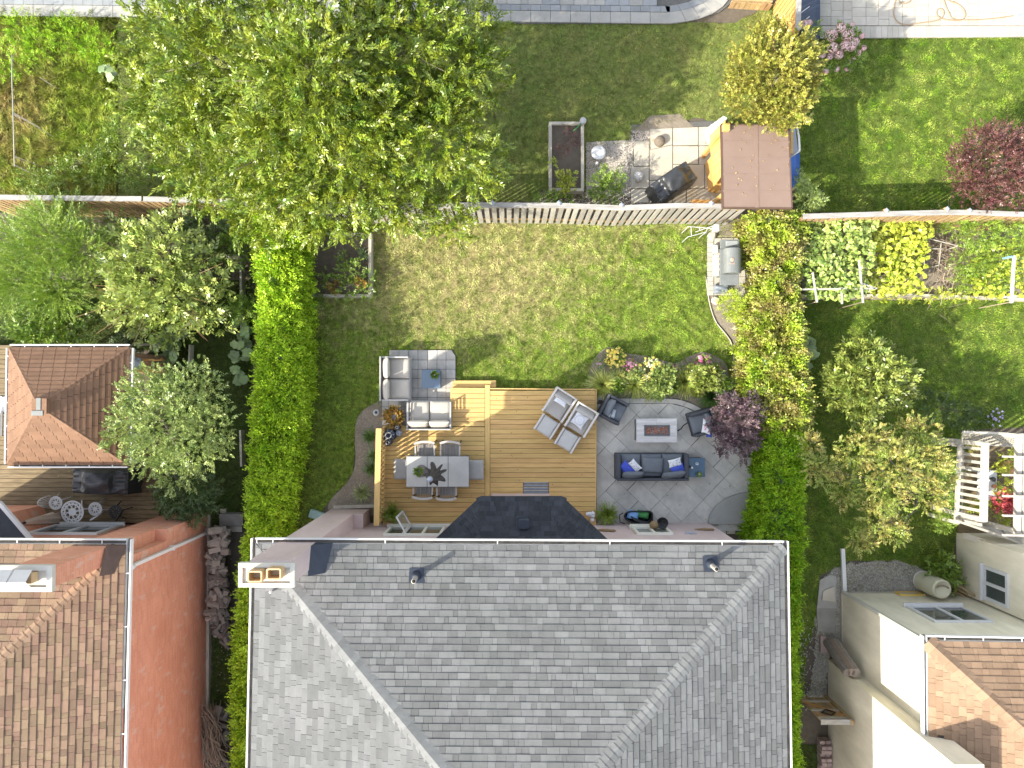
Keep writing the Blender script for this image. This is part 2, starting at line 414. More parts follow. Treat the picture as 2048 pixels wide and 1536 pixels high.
M['capstone'] = mat('chimney_capstone', (0.465, 0.443, 0.39), (0.54, 0.517, 0.465), 6, 0.85, 0.2, 60)
M['clay'] = mat('clay_flue', (0.475, 0.302, 0.15), (0.551, 0.403, 0.237), 8, 0.7)
M['soot_and_shade'] = mat('soot_and_shade', (0.02, 0.018, 0.016), None, rough=0.95)  # sooty black, also painted where pipe and flue hollows lie in shade
M['navyflash'] = mat('dark_flashing', (0.028, 0.036, 0.055), (0.04, 0.05, 0.07), 5, 0.5)
M['brownflash'] = mat('brown_flashing', (0.09, 0.055, 0.04), (0.12, 0.075, 0.055), 5, 0.5)
M['pipe'] = mat('vent_pipe', (0.30, 0.27, 0.24), (0.38, 0.35, 0.31), 5, 0.5)
M['white'] = mat('white_paint', (0.624, 0.632, 0.64), (0.664, 0.672, 0.68), 4, 0.4)
M['offwhite'] = mat('off_white_paint', (0.354, 0.343, 0.305), (0.396, 0.385, 0.348), 4, 0.6, 0.1, 60)
M['creamframe'] = mat('cream_frame', (0.68, 0.67, 0.58), (0.74, 0.73, 0.65), 4, 0.5)
M['dark'] = mat('dark_interior', (0.02, 0.02, 0.022), None, rough=0.9)
M['black'] = mat('black_metal', (0.02, 0.021, 0.024), (0.03, 0.031, 0.035), 5, 0.45)
M['tarp'] = mat('black_cover', (0.022, 0.025, 0.03), (0.036, 0.04, 0.047), 3, 0.42, 0.3, 12, spec=0.6)
M['navytarp'] = mat('navy_cover', (0.035, 0.05, 0.085), (0.05, 0.07, 0.11), 3, 0.45, 0.3, 12)
M['alu'] = mat('light_grey_frame', (0.41, 0.41, 0.41), (0.459, 0.459, 0.459), 4, 0.4)
M['greige'] = mat('greige_cushion', (0.432, 0.404, 0.361), (0.473, 0.444, 0.399), 7, 0.9, 0.15, 200)
M['sling'] = mat('taupe_cushion', (0.38, 0.37, 0.355), (0.42, 0.41, 0.395), 7, 0.9, 0.15, 200)
M['frame_light'] = mat('pale_frame', (0.51, 0.493, 0.476), (0.561, 0.544, 0.527), 5, 0.45)
M['char'] = mat('charcoal_wicker', (0.050, 0.056, 0.068), (0.075, 0.083, 0.10), 60, 0.6, 0.4, 120)
M['char_cush'] = mat('charcoal_cushion', (0.125, 0.145, 0.17), (0.155, 0.175, 0.20), 8, 0.9, 0.15, 200)
M['blue'] = mat('royal_blue_fabric', (0.045, 0.075, 0.42), (0.06, 0.10, 0.52), 8, 0.8, 0.1, 150)
M['pillow'] = mat('white_pillow', (0.648, 0.675, 0.72), (0.702, 0.72, 0.756), 8, 0.85)
M['ink'] = mat('navy_print', (0.05, 0.08, 0.20), None, rough=0.85)
M['ink_grey'] = mat('grey_print', (0.30, 0.35, 0.42), None, rough=0.85)
M['ink_pink'] = mat('pink_print', (0.50, 0.10, 0.22), None, rough=0.85)
M['glass_blue'] = mat('blue_grey_glass_top', (0.10, 0.15, 0.21), (0.12, 0.17, 0.235), 3, 0.12, spec=0.6)
M['table_top'] = mat('concrete_top', (0.403, 0.4, 0.38), (0.482, 0.475, 0.45), 3, 0.5, 0.05, 60)
M['table_frame'] = mat('dark_grey_frame', (0.13, 0.135, 0.145), (0.16, 0.165, 0.175), 5, 0.5)
M['seat_grey'] = mat('bench_cushion', (0.33, 0.32, 0.31), (0.37, 0.36, 0.35), 8, 0.9, 0.1, 200)
M['woven'] = mat('woven_strap', (0.24, 0.225, 0.21), (0.34, 0.32, 0.30), 40, 0.8, 0.3, 90, vary=0.15)
M['driftwood'] = mat('grey_wood_arm', (0.38, 0.35, 0.33), (0.52, 0.49, 0.46), 10, 0.6, 0.1, 60, stretch=(6, 1, 1))
M['umbrella'] = mat('charcoal_canopy', (0.055, 0.05, 0.052), (0.08, 0.075, 0.078), 5, 0.85, 0.3, 30)
M['lantern'] = mat('dark_blue_metal', (0.035, 0.045, 0.075), (0.05, 0.065, 0.10), 5, 0.45)
M['porcelain'] = mat('wood_look_tile', (0.42, 0.42, 0.43), (0.56, 0.56, 0.56), 1.6, 0.5, 0.05, 60, vary=0.08, stretch=(1, 9, 1), detail=7, contrast=1.5)
M['lava'] = mat('lava_rock', (0.26, 0.10, 0.065), (0.36, 0.16, 0.10), 20, 0.8, vary=0.5)
M['steel'] = mat('grey_steel', (0.172, 0.189, 0.184), (0.218, 0.231, 0.225), 4, 0.4, metallic=0.2)
M['steel_lt'] = mat('light_steel', (0.30, 0.32, 0.32), (0.36, 0.38, 0.38), 4, 0.4, metallic=0.2)
M['copper'] = mat('copper_badge', (0.62, 0.34, 0.22), (0.70, 0.42, 0.30), 6, 0.4)
M['shedroof'] = mat('brown_roof_membrane', (0.201, 0.141, 0.114), (0.225, 0.162, 0.132), 2.5, 0.9, 0.15, 60, col3=(0.18, 0.126, 0.102), scale3=1, amt3=0.5)
M['bluetarp'] = mat('blue_tarp', (0.07, 0.17, 0.46), (0.10, 0.22, 0.54), 3, 0.35, 0.2, 20)
M['plastic'] = mat('grey_plastic', (0.30, 0.34, 0.42), (0.36, 0.40, 0.48), 5, 0.4)
M['barrel'] = mat('cream_barrel', (0.55, 0.53, 0.38), (0.63, 0.61, 0.47), 3, 0.5, col3=(0.40, 0.38, 0.28), scale3=3, amt3=0.3)
M['brick_pink'] = mat('pink_concrete_brick', (0.36, 0.27, 0.25), (0.44, 0.34, 0.31), 8, 0.9, 0.3, 90, vary=0.15)
M['firewood'] = mat('split_firewood', (0.19, 0.165, 0.142), (0.314, 0.28, 0.247), 6, 0.85, 0.3, 60, vary=0.5, stretch=(6, 6, 1))
M['twig'] = mat('bare_twig', (0.26, 0.20, 0.145), (0.36, 0.29, 0.22), 12, 0.85, vary=0.25)
M['bark'] = mat('bark', (0.14, 0.115, 0.09), (0.22, 0.185, 0.15), 14, 0.9, 0.5, 50)
M['teal'] = mat('pale_teal_plastic', (0.26, 0.38, 0.36), (0.30, 0.42, 0.40), 5, 0.5)
M['hose'] = mat('tan_hose', (0.30, 0.21, 0.12), (0.36, 0.26, 0.16), 5, 0.5)
M['beige_cloth'] = mat('beige_cloth', (0.42, 0.33, 0.27), (0.50, 0.40, 0.33), 7, 0.9, 0.3, 30)
M['green'] = mat('green_item', (0.05, 0.22, 0.06), (0.07, 0.28, 0.09), 5, 0.7)
M['sky_bag'] = mat('light_blue_bag', (0.16, 0.32, 0.62), (0.20, 0.38, 0.70), 5, 0.6)
M['rust'] = mat('bronze_ornament', (0.20, 0.13, 0.07), (0.28, 0.20, 0.10), 12, 0.6)
M['planter_grey'] = mat('grey_pot', (0.20, 0.21, 0.23), None, rough=0.6)
M['pot_white'] = mat('white_pot', (0.70, 0.69, 0.66), None, rough=0.4)
M['terracotta'] = mat('terracotta', (0.42, 0.19, 0.10), (0.48, 0.24, 0.13), 8, 0.8)
M['lattice'] = mat('cream_lattice', (0.422, 0.394, 0.34), (0.49, 0.462, 0.408), 5, 0.7, 0.1, 60, vary=0.05)
M['glass'] = mat('window_glass', (0.05, 0.065, 0.065), (0.08, 0.095, 0.09), 2, 0.05, spec=0.9)
def brick_mat():
    m = bpy.data.materials.new('red_brickwork'); m.use_nodes = True
    nt = m.node_tree; N = nt.nodes; L = nt.links; b = N['Principled BSDF']; b.inputs['Roughness'].default_value = 0.9
    g = N.new('ShaderNodeNewGeometry'); sx = N.new('ShaderNodeSeparateXYZ'); L.new(g.outputs['Position'], sx.inputs[0])
    ad = N.new('ShaderNodeMath'); L.new(sx.outputs[0], ad.inputs[0]); L.new(sx.outputs[1], ad.inputs[1])
    cx = N.new('ShaderNodeCombineXYZ'); L.new(ad.outputs[0], cx.inputs[0]); L.new(sx.outputs[2], cx.inputs[1])
    br = N.new('ShaderNodeTexBrick'); L.new(cx.outputs[0], br.inputs['Vector'])
    br.inputs['Scale'].default_value = 1.0; br.inputs['Brick Width'].default_value = 0.235; br.inputs['Row Height'].default_value = 0.078
    br.inputs['Mortar Size'].default_value = 0.006; br.inputs['Mortar Smooth'].default_value = 0.3
    br.inputs['Color1'].default_value = (0.58, 0.245, 0.150, 1); br.inputs['Color2'].default_value = (0.67, 0.31, 0.20, 1); br.inputs['Mortar'].default_value = (0.60, 0.38, 0.29, 1)
    n = N.new('ShaderNodeTexNoise'); n.inputs['Scale'].default_value = 5; n.inputs['Detail'].default_value = 3; mpb = N.new('ShaderNodeMapping'); mpb.inputs['Scale'].default_value = (1, .45, 1); L.new(cx.outputs[0], mpb.inputs['Vector']); L.new(mpb.outputs[0], n.inputs['Vector'])
    r = N.new('ShaderNodeMapRange'); r.inputs[1].default_value = 0.60; r.inputs[2].default_value = 0.66; L.new(n.outputs[0], r.inputs[0])
    mm = N.new('ShaderNodeMath'); mm.operation = 'MULTIPLY'; mm.inputs[1].default_value = 0.55; L.new(r.outputs[0], mm.inputs[0])
    mx = N.new('ShaderNodeMix'); mx.data_type = 'RGBA'; L.new(mm.outputs[0], mx.inputs[0]); L.new(br.outputs['Color'], mx.inputs[6]); mx.inputs[7].default_value = (0.58, 0.44, 0.37, 1)
    n2 = N.new('ShaderNodeTexNoise'); n2.inputs['Scale'].default_value = 0.9; n2.inputs['Detail'].default_value = 5; L.new(cx.outputs[0], n2.inputs['Vector'])
    mx2 = N.new('ShaderNodeMix'); mx2.data_type = 'RGBA'; r2 = N.new('ShaderNodeMapRange'); r2.inputs[1].default_value = 0.4; r2.inputs[2].default_value = 0.7; r2.inputs[4].default_value = 0.35; L.new(n2.outputs[0], r2.inputs[0])
    L.new(r2.outputs[0], mx2.inputs[0]); L.new(mx.outputs[2], mx2.inputs[6]); mx2.inputs[7].default_value = (0.46, 0.17, 0.10, 1)
    L.new(mx2.outputs[2], b.inputs['Base Color'])
    bp = N.new('ShaderNodeBump'); bp.inputs['Strength'].default_value = 0.5; bp.inputs['Distance'].default_value = 0.01; bp.invert = True; L.new(br.outputs['Fac'], bp.inputs['Height']); L.new(bp.outputs[0], b.inputs['Normal'])
    return m
M['brick'] = brick_mat()
def leafmat(name, c1, c2, c3=None, s=1.3, s3=3.0, a3=0.6, vary=0.42, hue=0.014, trans=0.13, rough=0.38, spec=0.6, sharp3=1.3):
    return mat(name, c1, c2, s, rough, trans=trans, vary=vary, hue=hue, col3=c3, scale3=s3, amt3=a3, spec=spec, contrast=1.3, sharp3=sharp3)
M['lf_tree'] = leafmat('big_tree_leaf', (0.089, 0.177, 0.013), (0.152, 0.242, 0.021), (0.321, 0.336, 0.026), 1.1, 2.2, 0.65)
M['lf_maple'] = leafmat('lime_leaf', (0.238, 0.294, 0.04), (0.357, 0.38, 0.064), (0.408, 0.285, 0.088), 2, 5, 0.55)
M['lf_hedge'] = leafmat('cedar_foliage', (0.142, 0.304, 0.013), (0.23, 0.426, 0.02), (0.372, 0.527, 0.029), 1.2, 2.4, 0.6, spec=0.2)
M['lf_hedge_y'] = leafmat('yellow_cedar_foliage', (0.253, 0.444, 0.022), (0.399, 0.6, 0.038), (0.507, 0.667, 0.051), 1.2, 2.4, 0.6, spec=0.2)
M['lf_climb'] = leafmat('yellow_climber_leaf', (0.267, 0.423, 0.027), (0.455, 0.564, 0.054), (0.297, 0.224, 0.092), 1.4, 1.8, 0.85, sharp3=2.2)
M['lf_shrub'] = leafmat('mid_green_leaf', (0.101, 0.198, 0.024), (0.182, 0.293, 0.036), (0.284, 0.355, 0.06), 1.6, 4, 0.5)
M['lf_feather'] = leafmat('feathery_leaf', (0.14, 0.261, 0.028), (0.231, 0.354, 0.044), (0.321, 0.396, 0.056), 1.6, 4, 0.5)
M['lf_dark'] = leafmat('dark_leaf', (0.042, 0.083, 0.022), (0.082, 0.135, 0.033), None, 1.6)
M['lf_pale'] = leafmat('glossy_pale_leaf', (0.362, 0.441, 0.097), (0.58, 0.617, 0.184), (0.174, 0.294, 0.054), 2.2, 3.5, 0.7, rough=0.3, spec=0.8)
M['lf_varieg'] = leafmat('cream_edged_leaf', (0.308, 0.39, 0.102), (0.452, 0.514, 0.171), (0.127, 0.226, 0.048), 2.2, 3, 0.75)
M['lf_mag'] = leafmat('broad_glossy_leaf', (0.184, 0.284, 0.048), (0.294, 0.385, 0.087), (0.386, 0.304, 0.095), 1.8, 4, 0.4, rough=0.3, spec=0.7)
M['lf_blush'] = leafmat('blushing_leaf', (0.189, 0.289, 0.039), (0.33, 0.419, 0.077), (0.394, 0.299, 0.095), 1.6, 2.2, 0.8, sharp3=1.8)
M['lf_purple'] = leafmat('purple_leaf', (0.091, 0.027, 0.036), (0.175, 0.06, 0.066), (0.21, 0.144, 0.09), 1.8, 4, 0.55)
M['lf_plum'] = leafmat('dark_plum_leaf', (0.059, 0.026, 0.043), (0.132, 0.073, 0.099), (0.238, 0.178, 0.178), 2.2, 3, 0.7)
M['lf_lime'] = leafmat('lime_mound_leaf', (0.34, 0.46, 0.03), (0.50, 0.60, 0.06), None, 2)
M['lf_vine'] = leafmat('vine_leaf', (0.206, 0.339, 0.048), (0.301, 0.428, 0.088), (0.436, 0.464, 0.149), 1.6, 2.5, 0.6)
M['lf_yvine'] = leafmat('yellow_vine_leaf', (0.288, 0.391, 0.024), (0.448, 0.527, 0.048), (0.528, 0.527, 0.08), 1.6, 2.5, 0.6)
M['lf_squash'] = leafmat('grey_green_leaf', (0.143, 0.23, 0.088), (0.22, 0.31, 0.128), (0.297, 0.37, 0.168), 1.6, 3, 0.4)
M['lf_fern'] = leafmat('fern_frond', (0.138, 0.231, 0.024), (0.276, 0.378, 0.048), (0.368, 0.42, 0.072), 3, 6, 0.4)
M['lf_grass'] = leafmat('ornamental_grass', (0.238, 0.356, 0.054), (0.475, 0.599, 0.151), (0.594, 0.454, 0.173), 3, 6, 0.6)
M['lf_croton'] = leafmat('copper_yellow_leaf', (0.35, 0.25, 0.05), (0.55, 0.42, 0.08), (0.30, 0.12, 0.05), 8, 14, 0.8)
M['lf_iris'] = leafmat('strap_leaf', (0.09, 0.17, 0.04), (0.14, 0.23, 0.06), None, 3)
M['lf_varstrap'] = leafmat('striped_strap_leaf', (0.24, 0.32, 0.12), (0.42, 0.46, 0.22), None, 8)
M['lf_red'] = leafmat('scarlet_petal', (0.62, 0.05, 0.05), (0.75, 0.22, 0.25), None, 8)
M['fl_yellow'] = leafmat('yellow_flower', (0.75, 0.56, 0.05), (0.80, 0.68, 0.18), None, 8, vary=0.12)
M['fl_cream'] = leafmat('cream_flower', (0.75, 0.70, 0.35), (0.80, 0.78, 0.55), None, 8, vary=0.12)
M['fl_magenta'] = leafmat('magenta_flower', (0.45, 0.07, 0.20), (0.62, 0.22, 0.36), None, 8, vary=0.2)
M['fl_pink'] = leafmat('pink_flower', (0.66, 0.25, 0.36), (0.76, 0.45, 0.52), None, 8, vary=0.2)
M['fl_violet'] = leafmat('violet_flower', (0.42, 0.32, 0.62), (0.55, 0.46, 0.72), None, 8, vary=0.2)
M['fl_hyd'] = leafmat('hydrangea_petal', (0.645, 0.352, 0.371), (0.762, 0.567, 0.557), None, 5, vary=0.2, hue=0.01)

# ---------------------------------------------------------------- ground
sheet('ground', [(-120, -120), (120, -120), (120, 120), (-120, 120)], -0.02, M['soil'])
def grassy(name, poly, z, m, bm, dens=900, lo=0.03, hi=0.07, jit=0.03, w=0.011):
    poly = ccw(poly)
    sheet(name, poly, z, m, jitter=jit)
    X, Y = scatter(poly, dens); n = len(X)
    cl = np.sin(X * 9.1 + np.sin(Y * 7.3) * 2) * np.sin(Y * 8.3 + np.sin(X * 6.1) * 2)
    L_ = rng.uniform(lo, hi, n) * (1 + 0.35 * cl)
    a = 3.2 * np.sin(X * 2.3 + 1.5 * np.sin(Y * 3.1)) + 2.6 * np.sin(Y * 2.9 + 1.3 * np.sin(X * 4.7)) + rng.normal(0, .7, n); ln = rng.uniform(0.2, 0.95, n)
    d = np.stack([np.cos(a) * ln, np.sin(a) * ln, np.sqrt(1 - ln ** 2 * 0.95)], 1) * L_[:, None]
    ww = rng.uniform(0.6, 1.3, n) * w
    s = np.stack([-np.sin(a), np.cos(a), np.zeros(n)], 1) * ww[:, None]
    b = np.stack([X, Y, np.full(n, z - 0.002)], 1)
    V = np.stack([b - s, b + s, b + d], 1).reshape(-1, 3)
    fastmesh('grass', V, 3, bm, None, 'stuff')
def pg(pts, z=0.0, k=0): return ppoly(smoothpoly(pts, k) if k else pts, z)

YARD = [(596, 440), (1500, 440), (1500, 480), (1418, 480), (1416, 600), (1428, 640), (1460, 680), (1470, 720), (1470, 770), (1455, 800), (1200, 800), (1190, 800), (780, 800), (765, 815), (735, 815), (712, 840), (709, 880), (709, 915), (705, 945), (690, 970), (668, 990), (655, 1008), (640, 1030), (560, 1090), (560, 980), (600, 900)]
grassy('yard_lawn', pg(YARD), 0.0, M['lawn'], M['bl_lawn'], 1400)
grassy('north_lawn', pg([(200, 30), (1470, 46), (1560, 0), (1570, 60), (1600, 250), (1440, 250), (1400, 235), (1270, 260), (1262, 290), (1172, 295), (1172, 400), (600, 410), (220, 400)]), 0.0, M['lawn_dry'], M['bl_dry'], 1100)
grassy('northeast_lawn', pg([(1590, 76), (2120, 72), (2120, 425), (1590, 425)]), 0.0, M['lawn_green'], M['bl_green'], 1200)
grassy('east_lawn', pg([(1604, 600), (2120, 600), (2120, 850), (1920, 860), (1915, 1060), (1900, 1150), (1850, 1150), (1800, 1122), (1700, 1122), (1640, 1150), (1632, 1250), (1612, 1300), (1608, 1380), (1590, 1536), (1590, 1300)]), 0.0, M['lawn_green'], M['bl_green'], 1100)
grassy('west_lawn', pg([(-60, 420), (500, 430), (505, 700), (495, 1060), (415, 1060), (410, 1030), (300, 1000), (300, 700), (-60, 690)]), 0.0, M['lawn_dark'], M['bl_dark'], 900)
grassy('overgrown_yard', pg([(-60, 10), (235, 30), (235, 400), (-60, 400)]), 0.0, M['weeds'], M['bl_weed'], 1500, 0.08, 0.2, w=0.012)
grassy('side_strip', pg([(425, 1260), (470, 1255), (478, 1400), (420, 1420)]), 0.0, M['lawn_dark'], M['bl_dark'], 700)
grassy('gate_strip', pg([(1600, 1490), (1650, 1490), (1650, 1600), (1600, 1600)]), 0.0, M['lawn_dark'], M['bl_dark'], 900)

# planting beds
sheet('planting_bed', ppoly(smoothpoly([(1176, 775), (1184, 725), (1205, 700), (1226, 694), (1250, 706), (1290, 712), (1330, 722), (1352, 726), (1380, 712), (1405, 704), (1430, 712), (1452, 728), (1460, 762), (1480, 790), (1520, 800), (1520, 860), (1440, 860), (1300, 806), (1193, 806)])), 0.012, M['bed'])
sheet('side_bed', ppoly(smoothpoly([(775, 805), (738, 812), (714, 838), (710, 880), (711, 918), (706, 945), (690, 970), (665, 995), (657, 1012), (668, 1022), (770, 1022), (772, 900)])), 0.012, M['bed'])
sheet('east_bed', ppoly(smoothpoly([(1416, 590), (1432, 640), (1464, 680), (1473, 725), (1472, 790), (1530, 800), (1540, 700), (1530, 600), (1500, 440), (1440, 440), (1420, 500)])), 0.008, M['bed'])
# rim of the bed: a curved mowing edge
eb = MB(); pts = smoothpoly([(1416, 560), (1418, 600), (1430, 640), (1448, 664), (1462, 684), (1467, 710), (1469, 745), (1470, 790), (1470, 800)])[:32]
eb.tube([at(x, y, 0.03) for x, y in pts], 0.02, 5)
setp(eb.build('bed_edging', M['timber']), 'thin curved edging between the lawn and the bed below the grill', 'edging')
grav = [(1172, 285), (1265, 280), (1268, 392), (1172, 396)]
sheet('gravel_patch', pg(grav), 0.012, M['gravel_base'])
sheet('shed_pad', pg([(1262, 250), (1455, 240), (1455, 408), (1262, 408)]), 0.010, M['joint'])
sheet('fence_line_soil', pg([(1080, 380), (1460, 380), (1460, 412), (1080, 412)]), 0.006, M['soil'])
sheet('fallow_soil', pg([(1268, 262), (1300, 232), (1360, 228), (1395, 262), (1392, 275), (1340, 262), (1330, 300), (1305, 318), (1275, 300)]), 0.016, M['bed'])
sheet('veg_soil', pg([(1604, 425), (2120, 425), (2120, 600), (1604, 600)]), 0.0, M['bed'])
sheet('west_bed_soil', pg([(-60, 425), (505, 432), (500, 560), (-60, 560)]), 0.008, M['soil'])
side_gravel = [(1640, 1160), (1668, 1136), (1700, 1126), (1790, 1122), (1835, 1132), (1860, 1160), (1900, 1190), (2100, 1190), (2100, 1300), (1660, 1300), (1650, 1420), (1615, 1420), (1630, 1300), (1632, 1240)]
sheet('side_gravel', pg(side_gravel), 0.012, M['gravel_base'], jitter=.06)
def stones(poly, dens, m, z, s=0.02, name='gravel'):
    X, Y = scatter(poly, dens); n = len(X)
    base = np.array([[1, 0, 0], [0, 1, 0], [-1, 0, 0], [0, -1, 0], [0, 0, .8]], float)
    a = rng.uniform(0, 6.28, n); sx = rng.uniform(.6, 1.3, n) * s; sy = rng.uniform(.5, 1, n) * s
    V = []
    for (i, j, k) in ((0, 1, 4), (1, 2, 4), (2, 3, 4), (3, 0, 4)):
        T = []
        for q in (i, j, k):
            x = base[q, 0] * sx; y = base[q, 1] * sy
            T.append(np.stack([X + x * np.cos(a) - y * np.sin(a), Y + x * np.sin(a) + y * np.cos(a), z + base[q, 2] * sy], 1))
        V.append(np.stack(T, 1))
    V = np.stack(V, 1).reshape(-1, 3)
    fastmesh(name, V, 3, m, None, 'stuff')
stones(pg(grav), 1500, M['gravel_stone'], 0.014)
stones(pg([(1262, 262), (1300, 262), (1300, 300), (1262, 300)]), 1200, M['gravel_stone'], 0.018)
stones(pg([(1080, 385), (1290, 385), (1290, 410), (1080, 410)]), 500, M['gravel_stone'], 0.01)
stones(pg(side_gravel), 700, M['gravel_grey'], 0.014, .024)
stones(pg([(1600, 1240), (1640, 1240), (1645, 1420), (1600, 1420)]), 120, M['gravel_grey'], 0.006, .03)
stones(pg([(430, 1060), (500, 1060), (480, 1540), (425, 1540)]), 30, M['gravel_grey'], 0.006, .022)
for pp in (pg([(1425, 600), (1470, 680), (1485, 790), (1500, 790), (1490, 640), (1450, 590)]), pg([(715, 830), (760, 815), (750, 1010), (665, 1012), (712, 940)]), pg([(1185, 760), (1210, 702), (1250, 708), (1440, 716), (1450, 800), (1190, 800)])):
    stones(pp, 160, M['gravel_stone'], 0.012, 0.012)

# ---------------------------------------------------------------- pavings: every slab a piece
def paving(name, z, m_base, outline, kind='structure', h=0.05):
    o = sheet(name, outline, z, m_base, thick=h)
    return o
def slab(poly, z0, z1, g=0.004):
    cx = sum(p[0] for p in poly) / len(poly); cy = sum(p[1] for p in poly) / len(poly)
    q = []
    for x, y in poly:
        d = math.hypot(x - cx, y - cy); k = max(0, 1 - g * 1.4 / max(d, .01)); q.append((cx + (x - cx) * k, cy + (y - cy) * k))
    return MB().prism(q, z0, z1)
def rect_slabs(parent, quads, z0, z1, m, g=0.006, name='slab'):
    for q in quads: slab(q, z0, z1 + random.uniform(-.002, .002), g).build(name, m, parent)
# top interlocking patio with soldier border
tp_out = [(0 - 60, -60), (1500, -60), (1478, -20), (1462, 6), (1440, 24), (1405, 36), (1370, 44), (1340, 48), (700, 46), (-60, 24)]
tp = paving('north_patio', 0.03, M['joint'], pg(tp_out, 0.03))
for i in range(-2, 34):
    x0 = 1340 - 39.8 * (i + 1); x1 = x0 + 39.8
    yt = 25 + (x0 - 1340) * 0.012; yb = 47 + (x0 - 1340) * 0.012
    if x1 > 1345: continue
    if x0 < -60: continue
    slab(pg([(x0, yt), (x1, yt + .4), (x1, yb + .4), (x0, yb)], .07), .02, .075 + random.uniform(-.002, .002), .005).build('border_slab', M['paver'], tp)
    for k in range(2):
        xa = x0 + k * 20
        slab(pg([(xa, yt - 12.5), (xa + 20, yt - 12.2), (xa + 20, yt - .5), (xa, yt - .8)], .07), .02, .073, .004).build('border_slab', M['paver_blue'], tp)
arc = [(1300, 47.5), (1340, 47), (1372, 43), (1400, 37), (1426, 27), (1446, 13), (1460, -4), (1470, -24), (1476, -50)]
arci = [(1300, 25.5), (1334, 25), (1362, 21), (1386, 15), (1406, 6), (1421, -6), (1433, -20), (1440, -40), (1446, -60)]
arcj = [(1300, 13), (1330, 12.5), (1355, 9), (1376, 4), (1393, -4), (1406, -14), (1416, -28), (1422, -44), (1428, -62)]
for i in range(1, len(arc) - 1):
    slab(pg([arc[i], arc[i + 1], arci[i + 1], arci[i]], .07), .02, .075, .005).build('border_slab', M['paver'], tp)
    slab(pg([arci[i], arci[i + 1], arcj[i + 1], arcj[i]], .07), .02, .073, .004).build('border_slab', M['paver_blue'], tp)
for r_ in range(3):
    x = 60.0
    while x < 1400:
        w = random.choice([14, 20, 28, 28, 36]); y1 = 12.0 - r_ * 19; y0 = y1 - 18.5
        if x + w < 1330 + 70 * (1 - r_) and not (r_ == 0 and x + w > 1330) and x > 60:
            slab(pg([(x, y0 + (x - 1340) * .012), (x + w, y0 + (x - 1340) * .012), (x + w, y1 + (x - 1340) * .012), (x, y1 + (x - 1340) * .012)], .07), .02, .072 + random.uniform(-.002, .002), .005).build('paver', M['paver'] if random.random() < .75 else M['paver_blue'], tp)
        x += w
# north-east terrace
ne = paving('northeast_terrace', 0.03, M['joint'], pg([(1600, -60), (2120, -60), (2120, 73), (1600, 77)], .03))
x = 1640.0
while x < 2060:
    slab(pg([(x, 52), (x + 11.2, 52), (x + 11.2, 76.5 - (x - 1640) * .008), (x, 76.5 - (x - 1640) * .008)], .07), .02, .075 + random.uniform(-.002, .002), .005).build('paver', M['paver_warm'], ne)
    x += 11.2
y = 51.0; row = 0
random.seed(4)
cols = [1640, 1662, 1686, 1704, 1732, 1757, 1778, 1805, 1830, 1857, 1881, 1908, 1936, 1956, 1984, 2010, 2034, 2062]
for a, b in zip(cols, cols[1:]):
    y = 51.0 + 0.0
    while y > -30:
        h = random.choice([12, 18, 18, 26])
        slab(pg([(a, y - h), (b, y - h), (b, y), (a, y)], .07), .02, .074 + random.uniform(-.003, .003), .005).build('paver', M['paver_warm'], ne)
        y -= h
# slabs by the shed
sp = bpy.data.objects['shed_pad']
for q in [[(1268, 282), (1298, 282), (1298, 332), (1268, 332)], [(1299, 300), (1345, 290), (1345, 360), (1299, 360)], [(1300, 258), (1345, 256), (1345, 289), (1302, 299)], [(1346, 256), (1396, 254), (1396, 290), (1346, 291)], [(1397, 254), (1450, 252), (1450, 290), (1397, 291)],
          [(1346, 292), (1397, 292), (1397, 328), (1346, 328)], [(1398, 292), (1452, 292), (1452, 329), (1398, 329)], [(1346, 329), (1409, 329), (1409, 377), (1346, 377)], [(1410, 330), (1452, 330), (1452, 377), (1410, 377)],
          [(1262, 333), (1298, 333), (1298, 377), (1262, 377)], [(1299, 361), (1345, 361), (1345, 405), (1299, 405)], [(1262, 378), (1298, 378), (1298, 405), (1262, 405)], [(1346, 378), (1372, 378), (1372, 405), (1346, 405)], [(1373, 378), (1450, 378), (1450, 405), (1373, 405)]]:
    slab(ppoly(q, .05), .01, .05 + random.uniform(-.003, .003), .006).build('slab', M['concrete'], sp)
# small square-slab patio under the loveseats
sm_ = paving('small_patio', 0.03, M['joint'], pg([(779, 701), (905, 700), (911, 712), (911, 760), (906, 800), (906, 860), (775, 860), (762, 800), (764, 760), (778, 715)], .03), h=.05)
xs = [778, 798, 817, 836, 855, 874, 892, 911]; ys = [700, 720, 738.5, 757, 776, 795, 814, 833, 850]
for i in range(len(xs) - 1):
    for j in range(len(ys) - 1):
        q = [(xs[i], ys[j]), (xs[i + 1], ys[j]), (xs[i + 1], ys[j + 1]), (xs[i], ys[j + 1])]
        if i == 6 and j == 0: q = [(xs[i], ys[j]), (903, ys[j]), (911, 712), (911, ys[j + 1]), (xs[i], ys[j + 1])]
        slab(ppoly(q, .06), .02, .06 + random.uniform(-.003, .003), .006).build('slab', M['tile'], sm_)
for j in range(3, 8):
    slab(ppoly([(764, ys[j]), (777.5, ys[j]), (777.5, ys[j + 1]), (764, ys[j + 1])], .06), .02, .06, .006).build('slab', M['tile'], sm_)
# stamped concrete patio: diagonal ashlar
def hull_poly(pts): return ccw(ppoly(pts, .06))
po = [(1193, 798), (1350, 797), (1374, 803), (1400, 815), (1422, 836), (1440, 858), (1450, 880), (1520, 900), (1540, 1060), (1193, 1060)]
